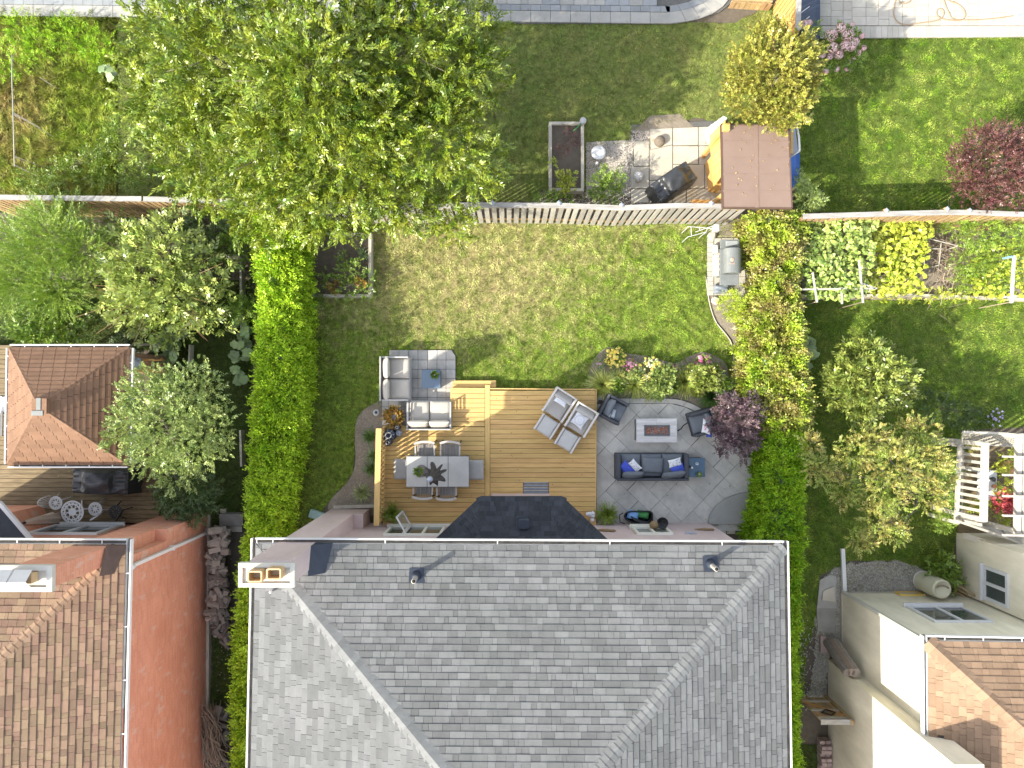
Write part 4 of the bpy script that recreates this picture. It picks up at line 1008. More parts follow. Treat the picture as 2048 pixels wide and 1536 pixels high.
# projecting brick wing with its dark lean-to roof
wgx = at(128, 1016).x; wgy = at(20, 1008).y
c = MB(); c.prism(ccw([(bwW, bwy - .02), (bwW, wgy), (at(95, 1000).x, wgy), (at(118, 1046).x, bwy - .02)]), -.1, 2.5); c.build('wing_wall', M['brick'], bh)
e = [at(-200, 1003, 2.75), at(-2, 1004, 2.75), at(66, 1071, 2.75)]
lean = MB(); hh_ = Vector((0, 0, .5)); top = [Vector((e[0].x, bwy, 3.5)), Vector((e[1].x - .5, bwy, 3.5))]
lean.add([e[1], e[0], top[0], top[1], Vector((e[2].x, bwy + .02, 2.75))], [(0, 1, 2, 3), (4, 0, 3)]); lean.build('lean_to_roof', M['shingle_dark'], bh)
lf = MB(); lf.bar(e[1], Vector((e[2].x, bwy + .02, 2.75)), .09, .1); lf.bar(e[0], e[1], .09, .1); lf.build('lean_to_gutter', M['white'], bh)

# ---- cream stucco house on the right
CE = 4.8
cNW = at(1855, 1282, CE); cW2 = at(1859, 1492, CE); cNE = Vector((cNW.x + 9, cNW.y - .15, CE)); cSW = cW2
chs = thing('cream_house', 'cream stucco house with a tan shingled roof in the lower right corner', 'house', (cNW.x + 2, cNW.y - 3, 0))
cwx, cwy = at(1681, 1185).x, at(1681, 1185).y; bmx, bmy = at(1656, 1319).x, at(1656, 1319).y
walls([(cwx, -16), (cwx + 9, -16), (cwx + 9, cwy), (cwx, cwy)], -.1, CE - .03, M['cream'], chs)
cb = MB(); cb.prism(ccw([(bmx, -16), (cwx + .25, -16), (cwx + .25, bmy), (bmx, bmy)]), -.1, 6.1); cb.build('side_bay_wall', M['cream'], chs)
chf = 4.2; cR = CE + chf * .5
cap_ = Vector((cNW.x + chf, cNW.y - chf, cR)); cSW2 = Vector((cNW.x + .05, -16, CE)); capS = Vector((cNW.x + chf, -16, cR)); cNE2 = Vector((cNW.x + 8.4, cNE.y, CE)); capE = Vector((cNW.x + 8.4, cap_.y, cR))
cfN = [cNE2, cNW, cap_, capE]; cfW = [cNW, cSW2, capS, cap_]
roof = MB()
for f in (cfN, cfW): roof.add([p - Vector((0, 0, .002)) for p in f], [tuple(range(len(f)))])
crf = roof.build('roof', M['under'], chs)
lst = []; hole = [(bmx - 1, cwx + .27, -20, bmy + .0)]
shingled(cfN, .15, (.14, .34), lst, seed=31, holes=hole); shingled(cfW, .15, (.14, .34), lst, seed=32, holes=hole)
pieces(crf, 'shingle', lst, M['shingle_tan'], 300)
caps = []; hipcaps(cNW, cap_, nrm(cfW), nrm(cfN), .2, .22, caps, lift=.035)
for c_ in caps: c_.build('ridge_cap', M['shingle_tan'], crf)
gutter(chs, cNW, cNE2, (0, 1, 0), ties=.9); gutter(chs, Vector((cNW.x, bmy - .02, CE)), cNW + Vector((0, .12, 0)), (-1, 0, 0), w=.12)
wz0 = north_pt(1840, 1215, cwy)
window(chs, (at(1812, 1213, wz0.z).x, cwy, wz0.z), (1, 0, 0), (0, 1, 0), 1.55, 1.35, M['white'], 1, .08, True, .05)
wzb = at(1786, 1186); wbm = MB(); quadframe(wbm, Vector((wzb.x, cwy + .004, .05)), Vector((1, 0, 0)), Vector((0, 0, 1)), Vector((0, 1, 0)), .75, .35, .05, .05); wbm.build('basement_window', M['yellow_wood'], chs)
fd = MB(); fd.box(cwx - .03, cwx + 3, cwy, cwy + .03, -.05, .12); fd.box(cwx - .03, cwx, bmy, cwy, -.05, .12); fd.build('foundation_strip', M['concrete'], chs)
dd = thing('corner_downspout', "tan downspout on the cream house corner with a long white outlet pipe", 'downspout', (cwx - .05, cwy + .05, 0))
m_ = MB(); m_.bar((cNW.x - .02, cNW.y + .06, CE - .1), (cwx - .02, cwy + .07, CE - .45), .09); m_.bar((cwx - .02, cwy + .07, CE - .45), (cwx - .02, cwy + .07, .2), .09, .08); m_.build('pipe', M['gutter_tan'], dd)
m_ = MB(); g0 = at(1689, 1182, .15); g1 = at(1685, 1097, .08); m_.bar((cwx - .02, cwy + .07, .2), g0, .1, .08); m_.bar(g0, g1, .11, .09); m_.build('outlet', M['gutter'], dd)
m_ = MB(); m_.bar(g1 + (g1 - g0).normalized() * .002, g1 + (g1 - g0).normalized() * .012, .075, .06); m_.build('outlet_mouth', M['soot_and_shade'], dd)  # black plug painted as the shade inside the outlet

# ---- low cream wing with the window, right edge
ewx, ewy = at(1913, 1066).x, at(1913, 1066).y
ew = thing('cream_garden_wing', 'cream stucco garden wing with a white framed window, at the right edge', 'building', (ewx + 2, ewy - 1, 0))
walls([(ewx, cwy + .05), (ewx + 6, cwy + .05), (ewx + 6, ewy), (ewx, ewy)], -.1, 3.3, M['cream'], ew)
def west_pt(px_, py_, xx):
    lo, hi = 0.0, 4.6
    for _ in range(40):
        m_ = (lo + hi) / 2
        if at(px_, py_, m_).x > xx: lo = m_
        else: hi = m_
    return Vector((xx, at(px_, py_, lo).y, lo))
p = west_pt(1969, 1130, ewx)
window(ew, (ewx, p.y, p.z), (0, -1, 0), (-1, 0, 0), .95, 1.0, M['white'], 1, .09, True, .05)
# ---------------------------------------------------------------- cedar deck
DZ = 0.35
dk = thing('cedar_deck', 'golden cedar deck with horizontal boards along the back of the mauve house', 'deck', at(980, 910, 0))
def boards(parent, x0, x1, y0, y1, step, z, m, name='board', gap=0.009, th=.03, holes=()):
    """boards run along x; pixels in, boards from y0 (top) down to y1"""
    a = at(x0, y0, z); b = at(x1, y1, z); n = max(1, round((y1 - y0) / step)); h = (a.y - b.y) / n
    for i in range(n):
        yt = a.y - i * h
        segs = [(a.x, b.x)]
        for hx0, hx1, hy0, hy1 in holes:
            H0, H1 = at(hx0, hy0, z), at(hx1, hy1, z)
            if yt - h / 2 < H0.y and yt - h / 2 > H1.y:
                segs = [s for sg in segs for s in ((sg[0], min(sg[1], H0.x)), (max(sg[0], H1.x), sg[1])) if s[1] - s[0] > .05]
        for s in segs:
            dz = random.uniform(-.0015, .0015)
            MB().cbox(s[0], s[1], yt - h + gap / 2, yt - gap / 2, z - th + dz, z + dz, .004).build(name, m, parent)
vent_hole = (1046, 1098, 963, 994)
boards(dk, 903, 969.5, 778, 853, 9.55, DZ, M['deck']); boards(dk, 768, 969.5, 854, 1052, 9.55, DZ, M['deck'])
boards(dk, 980.5, 1191, 781, 1052, 9.55, DZ, M['deck'], holes=(vent_hole,))
a, b = at(970, 772, DZ), at(980, 1052, DZ); MB().cbox(a.x + .004, b.x - .004, b.y, a.y + .03, DZ - .028, DZ + .004, .004).build('divider_board', M['deck_v'], dk)
t_ = MB()
def edge(p, q, w=.035, h=.3, z=DZ - .002): t_.bar(at(p[0], p[1], z) - Vector((0, 0, h / 2)), at(q[0], q[1], z) - Vector((0, 0, h / 2)), w, h)
edge((903, 776.7), (1192, 779)); edge((1192.3, 778), (1191, 1052)); edge((902, 776), (902, 852.8)); edge((767, 852.5), (901, 852.5)); edge((766.5, 853), (766.5, 1052))
t_.build('deck_fascia', M['deck_v'], dk)
u_ = MB(); p0, p1 = at(768, 860, 0), at(1188, 1050, 0); u_.box(p0.x, p1.x, p1.y, p0.y, .0, DZ - .06); p0 = at(905, 782, 0); u_.box(p0.x, p1.x, at(900, 858, 0).y, p0.y, .0, DZ - .06); u_.build('deck_base', M['under'], dk)
# knots in some boards
kn = MB()
for k in range(70):
    px_, py_ = random.uniform(790, 1185), random.uniform(865, 1000)
    if k % 3 == 0: px_, py_ = random.uniform(990, 1180), random.uniform(785, 960)
    if 1040 < px_ < 1100 and py_ > 955: continue
    c = at(px_, py_, DZ + .003); r_ = random.uniform(.006, .013)
    kn.add([c + Vector((1.6 * r_ * math.cos(t), r_ * math.sin(t), .0)) for t in [k2 * math.pi / 4 for k2 in range(8)]], [tuple(range(8))])
kn.build('knot', M['knot'], dk, kind='stuff')
# lower step
s_ = thing('deck_step', 'cedar step on the lawn in front of the deck edge', 'step', at(948, 768, 0))
a, b = at(905, 761, .19), at(992, 775, .19)
MB().cbox(a.x, b.x, (a.y + b.y) / 2 + .004, a.y, .155, .19, .005).build('tread', M['deck'], s_); MB().cbox(a.x, b.x, b.y, (a.y + b.y) / 2 - .004, .155, .19, .005).build('tread', M['deck'], s_)
MB().box(a.x + .02, b.x - .02, b.y, a.y - .02, 0, .15).build('riser', M['deck_v'], s_)
# slatted vent cover let into the deck
vt = thing('deck_grate', 'grey slatted grate let into the cedar deck near the dark bay roof', 'grate', at(1072, 978, DZ))
a, b = at(1047, 964, DZ), at(1097, 993, DZ)
for k in range(9):
    y1_ = a.y + (b.y - a.y) * k / 9; MB().box(a.x, b.x, y1_ - .028, y1_, DZ - .03, DZ - .002).build('slat', M['timber'] if k % 2 else M['plastic'], vt)
MB().box(a.x, b.x, b.y, a.y, DZ - .06, DZ - .045).build('tray', M['dark'], vt)
# railing with turned balusters
rl = thing('deck_railing', 'cedar railing with turned balusters along the left side of the cedar deck', 'railing', at(770, 950, DZ))
RZ = DZ + .95; ra, rb = at(757.5, 857, RZ), at(753, 1051, RZ)
MB().bar(ra, rb, .155, .045).build('top_rail', M['deck_v'], rl)
MB().bar(ra - Vector((0, 0, .07)), rb - Vector((0, 0, .07)), .06, .08).build('under_rail', M['deck_v'], rl)
MB().bar((ra.x, ra.y, DZ + .1), (rb.x, rb.y, DZ + .1), .06, .05).build('bottom_rail', M['deck_v'], rl)
n = 20
for k in range(n):
    t = (k + .5) / n; x = ra.x + (rb.x - ra.x) * t; y = ra.y + (rb.y - ra.y) * t
    if k in (0, n - 1):
        MB().box(x - .045, x + .045, y - .045, y + .045, DZ, RZ - .03).build('post', M['deck_v'], rl); continue
    b = MB(); b.lathe((x, y, DZ + .12), [(.032, 0), (.032, .12), (.05, .2), (.034, .3), (.055, .4), (.034, .5), (.05, .6), (.032, .68), (.032, .74)], 8); b.build('baluster', M['deck_v'], rl)

# ---------------------------------------------------------------- old deck on the left, gazebo, its things
od = thing('weathered_deck', 'weathered brown plank deck behind the brick house, around the gazebo', 'deck', at(160, 950, 0))
OZ = .25
boards(od, -60, 318, 930, 1046, 8.8, OZ, M['old_deck'])
boards(od, -60, 60, 690, 929, 9.6, OZ, M['old_deck'])
a, b = at(160, 962, OZ), at(169, 1046, OZ); MB().cbox(a.x, b.x, b.y, a.y, OZ - .02, OZ + .004, .003).build('divider_board', M['old_deck'], od)
m_ = MB(); a = at(60, 692, OZ); b = at(318, 1044, OZ); m_.box(a.x, b.x, b.y, at(0, 932, OZ).y, .0, OZ - .05); m_.box(at(-60, 0, 0).x, a.x, b.y, a.y, 0, OZ - .05); m_.build('deck_base', M['under'], od)
GZ = 2.5
g0, g1 = at(20, 696, GZ), at(255, 928, GZ); g0b = at(16, 928, GZ)
gz = thing('gazebo', 'square gazebo with a red-brown hip roof and white gutter on the weathered deck', 'gazebo', ((g0.x + g1.x) / 2, (g0.y + g1.y) / 2, 0))
A, B, Cc, D = Vector((g0.x, g0.y, GZ)), Vector((g1.x + .03, g0.y, GZ)), Vector((g1.x, g1.y, GZ)), Vector((g0b.x, g1.y, GZ))
ap = at(78, 812, 3.6); ap = Vector((ap.x, ap.y, 3.6)); gf = {'n': [B, A, ap], 'w': [A, D, ap], 's': [D, Cc, ap], 'e': [Cc, B, ap]}
r_ = MB()
for f in gf.values(): r_.add([p - Vector((0, 0, .002)) for p in f], [(0, 1, 2)])
gr = r_.build('roof', M['under'], gz)
lst = []
for i, (k, f) in enumerate(gf.items()):
    shingled(f, .14, (.32, .325), lst, seed=40 + i, stagger=.5, thick=.016, g=.006)
for w_, b_ in sorted(lst, key=lambda t: -t[0])[:300]: b_.build('shingle', M['shingle_red'], gr)
if len(lst) > 300:
    q = MB()
    for w_, b_ in sorted(lst, key=lambda t: -t[0])[300:]: q.add(b_.v, b_.f)
    q.build('shingle', M['shingle_red'], gr, kind='stuff')
caps = []
for (p, f1, f2) in ((A, 'w', 'n'), (B, 'n', 'e'), (Cc, 'e', 's'), (D, 's', 'w')): hipcaps(p, ap, nrm(gf[f1]), nrm(gf[f2]), .14, .15, caps, lift=.012)
for c_ in caps: c_.build('ridge_cap', M['shingle_red'], gr)
tp0 = MB(); T_ = Matrix.Translation(ap + Vector((0, 0, -.1))); tp0.box(ap.x - .17, ap.x + .2, ap.y - .19, ap.y + .19, 3.42, 3.62); tp0.build('roof_cap', M['shingle_red'], gz)
tp0 = MB(); tp0.box(ap.x - .05, ap.x + .06, ap.y - .1, ap.y + .2, 3.62, 3.635); tp0.box(ap.x - .17, ap.x + .12, ap.y - .24, ap.y - .12, 3.6, 3.64); tp0.build('cap_patch', M['steel'], gz)
for (p, q, o_) in ((A, B, (0, 1, 0)), (B, Cc, (1, 0, 0)), (Cc, D, (0, -1, 0)), (D, A, (-1, 0, 0))): gutter(gz, p, q, o_, w=.1, h=.09, ties=.62)
for p in (A, B, Cc, D):
    c = Vector((ap.x * .1 + p.x * .9, (A.y + D.y) / 2 * .1 + p.y * .9, 0)); MB().box(c.x - .06, c.x + .06, c.y - .06, c.y + .06, 0, GZ - .02).build('post', M['shingle_red'], gz)
bm = MB()
for p, q in ((A, B), (B, Cc), (Cc, D), (D, A)): bm.bar(p * .97 + ap * .03 - Vector((0, 0, .12)), q * .97 + ap * .03 - Vector((0, 0, .12)), .06, .14)
bm.build('beam', M['shingle_red'], gz)
# planter box on the right of the gazebo
pb = thing('wooden_planter', 'brown wooden bench-like planter box right of the gazebo', 'planter', at(290, 728, 0))
for (x0, y0, x1, y1) in ((262, 716, 322, 722), (262, 738, 326, 744)):
    a, b = at(x0, y0, .6), at(x1, y1, .6); MB().box(a.x, b.x, b.y, a.y, .45, .6).build('plank', M['fence_orange'], pb)
a, b = at(264, 714, .4), at(322, 746, .4); MB().box(a.x, b.x, b.y, a.y, 0, .4).build('box', M['fence_brown'], pb)
a, b = at(268, 712, .66), at(282, 738, .66); MB().box(a.x, b.x, b.y, a.y, .6, .68).build('block', M['plastic'], pb)
# ---------------------------------------------------------------- fences
def fence(name, label, pts, z, m, capm, slat_w=.135, gap=.075, side=-1, postpx=(), capw=.14, raildark=None, cap_splits=None, tilt=0.0):
    P3 = [at(x, y, z) for x, y in pts]
    root = thing(name, label, 'fence', (P3[0].x, P3[0].y, 0))
    def along(s):
        for a, b in zip(P3, P3[1:]):
            L_ = (b - a).length
            if s <= L_: return a + (b - a) * (s / L_), (b - a).normalized()
            s -= L_
        return P3[-1], (P3[-1] - P3[-2]).normalized()
    tot = sum((b - a).length for a, b in zip(P3, P3[1:]))
    s = .05
    while s < tot:
        p, d = along(s); n = Vector((-d.y, d.x, 0)) * side
        if inview(p, 60):
            w = slat_w * random.uniform(.95, 1.05); q = p + n * .045; tz = random.uniform(-.02, .02)
            b = MB(); t0 = Vector((q.x, q.y, .05)); t1 = Vector((q.x, q.y, z - .05)) + d * random.uniform(-.012, .012)
            b.bar(t0, t1, w, .019, up=n) if False else b.add([t0 - d * w / 2, t0 + d * w / 2, t0 + d * w / 2 + n * .019, t0 - d * w / 2 + n * .019, t1 - d * w / 2, t1 + d * w / 2, t1 + d * w / 2 + n * .019, t1 - d * w / 2 + n * .019],
                  [(3, 2, 1, 0), (4, 5, 6, 7), (0, 1, 5, 4), (1, 2, 6, 5), (2, 3, 7, 6), (3, 0, 4, 7)])
            b.build('slat', m, root)
        s += slat_w + gap
    for zz in (.3, z - .22):
        b = MB()
        for a, c in zip(P3, P3[1:]): b.bar((a.x, a.y, zz), (c.x, c.y, zz), .038, .09)
        b.build('rail', raildark or m, root)
    k = 0
    segs = cap_splits if cap_splits else [(pts[i], pts[i + 1]) for i in range(len(pts) - 1)]
    for a, c in segs:
        MB().bar(at(a[0], a[1], z), at(c[0], c[1], z), capw, .035).build('cap_board', capm, root)
    for (x, y) in postpx:
        p = at(x, y, z); MB().box(p.x - .05, p.x + .05, p.y - .02, p.y + .08, 0, z + .05).build('post', m, root)
        MB().lathe((p.x, p.y + .03, z + .05), [(.075, 0), (.075, .02), (.02, .07), (.001, .075)], 4, smooth=False).build('post_cap', M['plastic'], root)
    return root
fence('board_fence', 'weathered vertical board fence along the top of the yard lawn, running under the big tree', [(440, 401), (610, 406), (720, 410), (860, 411), (985, 410), (1118, 411), (1243, 416), (1360, 411), (1452, 413), (1490, 414)], 1.86, M['fence'], M['cap'],
      postpx=((985, 409), (1118, 409), (1243, 413), (1422, 409)), raildark=M['fence_orange'])
fence('board_fence', 'brown board fence with white capping above the shrubs on the left', [(-60, 394), (110, 396), (284, 398), (440, 401)], 1.86, M['fence_brown'], M['cap'], gap=.05, slat_w=.12, cap_splits=[((-60, 394), (108, 396)), ((112, 396), (283, 398)), ((287, 398), (438, 402))])
fence('garden_fence', 'pale capped fence above the trellised vegetable garden on the right', [(1606, 433), (1771, 428), (1892, 425), (1940, 425), (2100, 431)], 1.8, M['fence_brown'], M['cap'], postpx=((1771, 424), (1892, 421), (1937, 424)))
fence('side_fence', 'orange cedar slat fence with a white cap at the top beside the grey tarp', [(1599, -60), (1596, 58)], 1.86, M['fence_orange'], M['cap'], side=-1, gap=.03, slat_w=.14, postpx=((1596, 60),))
fence('board_fence', 'low red-brown slatted edging at the top behind the curved patio corner', [(1466, -2), (1545, 3)], .45, M['fence_brown'], M['fence_brown'], gap=.02, capw=.05)

# ---------------------------------------------------------------- loveseats and low table
def pillow(root_name, label, cat, c, size, M4, m, prints=(), pm=None, parent=None, p=2.6, pinch=.12, wrinkle=.12, seed=1):
    c = Vector(c)
    t = thing(root_name, label, cat, c)
    b = MB(); b.cushion(c, size, M=M4, p=p, pinch=pinch, n=11, wrinkle=wrinkle, seed=seed); b.build('cushion', m, t)
    sx, sy, sz = size[0] / 2, size[1] / 2, size[2] / 2; T = Matrix.Translation(c) @ M4
    def S(u, v): h = ((max(0, 1 - abs(u) ** p)) * (max(0, 1 - abs(v) ** p))) ** .5; return T @ Vector((u * sx * (1 - pinch * (1 - v * v) * abs(u) ** 3), v * sy * (1 - pinch * (1 - u * u) * abs(v) ** 3), sz * h * (1 + wrinkle * .9) + .004))
    for k, (pmat, strokes) in enumerate(prints):
        q = MB()
        for (u0, v0, u1, v1, w) in strokes:
            d = Vector((u1 - u0, v1 - v0)); L_ = d.length or 1e-6; nn = Vector((-d.y, d.x)) / L_ * w
            N_ = max(1, int(L_ / .15))
            for i in range(N_):
                a, e = i / N_, (i + 1) / N_
                A = (u0 + d.x * a, v0 + d.y * a); E = (u0 + d.x * e, v0 + d.y * e)
                q.add([S(A[0] - nn.x, A[1] - nn.y), S(E[0] - nn.x, E[1] - nn.y), S(E[0] + nn.x, E[1] + nn.y), S(A[0] + nn.x, A[1] + nn.y)], [(0, 1, 2, 3)])
        q.build('print', pmat, t)
    return t
def loveseat(w=1.30, d=.84):
    t = thing('loveseat', 'x', 'loveseat', (0, 0, 0))
    f = MB(); f.box(-w / 2, w / 2, -d / 2, d / 2, .16, .27); f.build('seat_frame', M['alu'], t)
    for sx in (-1, 1):
        for sy in (-1, 1): MB().box(sx * (w / 2 - .03) - .025, sx * (w / 2 - .03) + .025, sy * (d / 2 - .03) - .025, sy * (d / 2 - .03) + .025, 0, .16).build('leg', M['alu'], t)
    for sx in (-1, 1):
        a = MB(); x = sx * (w / 2 - .02); a.cbox(x - .022, x + .022, -d / 2 + .02, d / 2 - .05, .58, .61, .004); a.cbox(x - .02, x + .02, d / 2 - .09, d / 2 - .05, .27, .58, .004); a.cbox(x - .02, x + .02, -d / 2 + .02, -d / 2 + .06, .27, .58, .004)
        for k in range(3): a.box(x - .012, x + .012, -d / 2 + .06, d / 2 - .09, .32 + k * .085, .35 + k * .085)
        a.build('arm', M['alu'], t)
    a = MB(); a.cbox(-w / 2, w / 2, -d / 2 - .03, -d / 2 + .01, .27, .70, .008); a.build('backrest', M['alu'], t)
    for sx in (-1, 1):
        b = MB(); b.cushion((sx * (w / 4 - .012), .08, .345), (w / 2 - .045, d - .20, .17), p=9, n=11, wrinkle=.05, seed=sx + 3); b.build('seat_cushion', M['greige'], t)
        b = MB(); b.cushion((sx * (w / 4 - .012), -d / 2 + .13, .56), (w / 2 - .05, .42, .19), M=Matrix.Rotation(R(66), 4, 'X'), p=5, n=11, wrinkle=.12, seed=sx + 9); b.build('back_cushion', M['greige'], t)
    return t
la = loveseat(); lb = copy_tree(la)
PZ = .062
c = at(792.5, 757.5, .5); la.location = (c.x, c.y, PZ); la.rotation_euler = (0, 0, R(-90)); la['label'] = 'light grey loveseat facing right on the small patio, left of the blue-grey low table'
c = at(859, 829, .5); lb.location = (c.x, c.y, PZ); lb.rotation_euler = (0, 0, 0); lb['label'] = 'light grey loveseat facing the lawn with two slouched back cushions, below the blue-grey low table'
la['group'] = lb['group'] = 'loveseats on the small patio'
t = thing('low_table', 'square blue-grey glass topped low table between the two loveseats', 'table', at(862, 758, 0))
a, b = at(843, 776, .5), at(881, 740, .5); cx_, cy_ = (a.x + b.x) / 2, (a.y + b.y) / 2; hs = (b.x - a.x) / 2
MB().cbox(cx_ - hs, cx_ + hs, cy_ - hs, cy_ + hs, .47, .5, .006).build('tabletop', M['glass_blue'], t)
MB().box(cx_ - hs + .03, cx_ + hs - .02, cy_ - hs + .03, cy_ + hs - .03, PZ, .468).build('base', M['lantern'], t)

def potted(name, label, c, r, h, pm, leafm, n, ll, lw, spread=1.0, cat='potted plant', seed=0, up=.8):
    t = thing(name, label, cat, c)
    p = MB(); p.lathe(c, [(r * .72, 0), (r, h), (r * 1.06, h), (r * .9, h), (r * .88, h - .03), (.001, h - .03)], 18); p.build('pot', pm, t)
    plant_leaves(t, 'foliage', leafm, Vector(c) + Vector((0, 0, h - .03)), r * spread, n, ll, lw, up, seed)
    return t
def leafV(P, D, W, L_, Wd, lift=.25, N_=None):
    """diamond leaves: P base, D direction (unit), W side (unit)"""
    N_ = np.cross(W, D) if N_ is None else N_
    L_ = np.asarray(L_)[:, None]; Wd = np.asarray(Wd)[:, None]
    mid = P + D * L_ * .45 + N_ * Wd * lift
    return np.stack([P, mid + W * Wd * .5, P + D * L_, mid - W * Wd * .5], 1)
def unit(a): return a / np.maximum(np.linalg.norm(a, axis=1), 1e-9)[:, None]
def plant_leaves(parent, name, m, c, spread, n, ll, lw, up=.8, seed=0, droop=.0, kind=None):
    r = np.random.default_rng(seed + 5)
    a = r.uniform(0, 6.283, n); e = r.uniform(.15, 1, n) ** .7
    D = unit(np.stack([np.cos(a) * e, np.sin(a) * e, up * (1.15 - e * .75)], 1))
    q = r.uniform(0, 1, n) ** .5 * spread * .45; P = np.array(c)[None] + np.stack([np.cos(a) * q, np.sin(a) * q, r.uniform(0, .03, n)], 1) + D * (r.uniform(0, 1, n) * spread * .6)[:, None]
    W = unit(np.cross(D, np.array([[0, 0, 1.0]]) + r.normal(0, .35, (n, 3))))
    V = leafV(P, D, W, r.uniform(.7, 1.25, n) * ll, r.uniform(.7, 1.2, n) * lw)
    return fastmesh(name, V, 4, m, parent, kind)
c = at(870, 750, .5); potted('potted_succulent', 'small round green plant in a white pot on the blue-grey low table', (c.x, c.y, .5), .085, .12, M['pot_white'], M['lf_shrub'], 160, .09, .04)
t = thing('croton_planter', 'round planter of copper and yellow leaves at the corner between the loveseats', 'potted plant', at(793, 832, 0))
c = at(793, 832, 0); MB().lathe((c.x, c.y, PZ), [(.17, 0), (.24, .38), (.25, .4), (.21, .4), (.2, .35), (.001, .35)], 20).build('pot', M['planter_grey'], t)
plant_leaves(t, 'foliage', M['lf_croton'], (c.x, c.y, .42), .34, 420, .11, .06, .9, 3)

# lanterns
def lantern(c, r, h, label, m=None, sc=1):
    t = thing('lantern', label, 'lantern', c, 'lanterns in the deck corner')
    c = Vector(c); MB().lathe(c, [(r, 0), (r, h * .08), (r * .9, h * .1), (r * .9, h * .72), (r * 1.05, h * .75), (r * .95, h * .8), (r * .5, h * .95), (r * .38, h), (r * .30, h), (r * .3, h * .9)], 14).build('body', m or M['lantern'], t)
    pts = [c + Vector((r * .5 * math.cos(k * math.pi / 8), r * .5 * math.sin(k * math.pi / 8), h + .0)) for k in range(17)]
    MB().tube(pts, .011, 6, cap=False).build('ring', M['alu'], t)
    for k in range(8):
        a = k * math.pi / 4 + .2; MB().bar(c + Vector((r * .6 * math.cos(a), r * .6 * math.sin(a), h * .93)), c + Vector((r * .98 * math.cos(a), r * .98 * math.sin(a), h * .8)), .008).build('rib', M['alu'], t)
    return t
for (x, y, r, h, lb) in [(783, 869, .17, .55, 'largest dark blue lantern in the deck corner by the railing'), (797, 854, .075, .3, 'small dark lantern nearest the planter in the deck corner'), (779, 884, .095, .34, 'small dark lantern below the largest one by the railing'), (799, 866, .09, .25, 'blue-topped lantern just right of the largest lantern')]:
    c = at(x, y, DZ); lantern((c.x, c.y, DZ), r, h, lb, None if 'blue-topped' not in lb else M['plastic'])

# ---------------------------------------------------------------- dining set
TZ = DZ + .75
t = thing('dining_table', 'long grey dining table with a three-panel concrete top on the cedar deck', 'table', at(875, 943, DZ))
a, b = at(812, 974.5, TZ), at(938, 912, TZ)
wp = (b.x - a.x) / 3
for k in range(3): MB().cbox(a.x + k * wp + .012, a.x + (k + 1) * wp - .006, a.y + .015, b.y - .015, TZ - .02, TZ, .003).build('top_panel', M['table_top'], t)
f = MB(); f.box(a.x, b.x, a.y, b.y, TZ - .05, TZ - .012)
f.build('table_frame', M['table_frame'], t)
for x in (a.x + .08, b.x - .08):
    for y in (a.y + .08, b.y - .08): MB().box(x - .04, x + .04, y - .04, y + .04, DZ, TZ - .05).build('leg', M['table_frame'], t)
for i, (x0, x1, y0, y1, lb) in enumerate([(787, 820, 918, 959, 'grey cushioned bench seat at the left end of the dining table'), (930, 967, 920, 960, 'grey cushioned bench seat at the right end of the dining table')]):
    q = thing('bench_seat', lb, 'stool', at((x0 + x1) / 2, 940, DZ), 'bench seats at the dining table'); A, B = at(x0, y1, DZ + .45), at(x1, y0, DZ + .45)
    s = MB(); s.cushion(((A.x + B.x) / 2, (A.y + B.y) / 2, DZ + .42), (B.x - A.x, B.y - A.y, .11), p=12, n=11); s.build('cushion', M['seat_grey'], q)
    MB().box(A.x + .03, B.x - .03, A.y + .03, B.y - .03, DZ + .3, DZ + .37).build('seat_frame', M['table_frame'], q)
    for x in (A.x + .05, B.x - .05):
        for y in (A.y + .05, B.y - .05): MB().box(x - .02, x + .02, y - .02, y + .02, DZ, DZ + .3).build('leg', M['table_frame'], q)
def dchair():
    t = thing('dining_chair', 'x', 'chair', (0, 0, 0)); 
    MB().box(-.25, .25, -.22, .24, .40, .43).build('seat_frame', M['table_frame'], t)
    for k in range(11):
        x = -.22 + k * .044; MB().cbox(x - .017, x + .017, -.22, .24, .43, .445, .003).build('strap', M['woven'], t)
    for sx in (-1, 1):
        MB().bar((sx * .27, -.30, 0), (sx * .26, -.24, .66), .035).build('leg', M['black'], t); MB().bar((sx * .27, .24, 0), (sx * .27, .22, .62), .03).build('leg', M['alu'], t)
        MB().bar((sx * .275, -.2, .64), (sx * .275, .24, .63), .035, .02).build('arm', M['alu'], t)
    b = MB(); pts = [(.29 * math.sin(a), -.24 - .07 * math.cos(a * 1.0), .74) for a in [R(x) for x in range(-85, 86, 17)]]
    for p, q in zip(pts, pts[1:]): b.bar(Vector(p), Vector(q), .065, .03)
    b.build('backrest', M['driftwood'], t)
    b = MB()
    for k in range(9):
        x = -.2 + k * .05; b.bar((x, -.30, .72), (x * .95, -.23, .44), .02, .008)
    b.build('back_strap', M['woven'], t, kind='stuff')
    return t
dc = dchair()
spots = [(851, 904, 180, 'slatted dining chair behind the table, above the small potted plant'), (901, 904, 180, 'slatted dining chair behind the table, above the middle and right panels'), (847, 974, 0, 'slatted dining chair on the house side of the table, nearest the railing'), (894, 976, 0, 'slatted dining chair on the house side of the table, farther from the railing')]
for i, (x, y, r_, lb) in enumerate(spots):
    o = dc if i == 0 else copy_tree(dc); c = at(x, y, DZ + .5); o.location = (c.x, c.y, DZ); o.rotation_euler = (0, 0, R(r_ + random.uniform(-3, 3))); o['label'] = lb; o['group'] = 'chairs along the dining table'
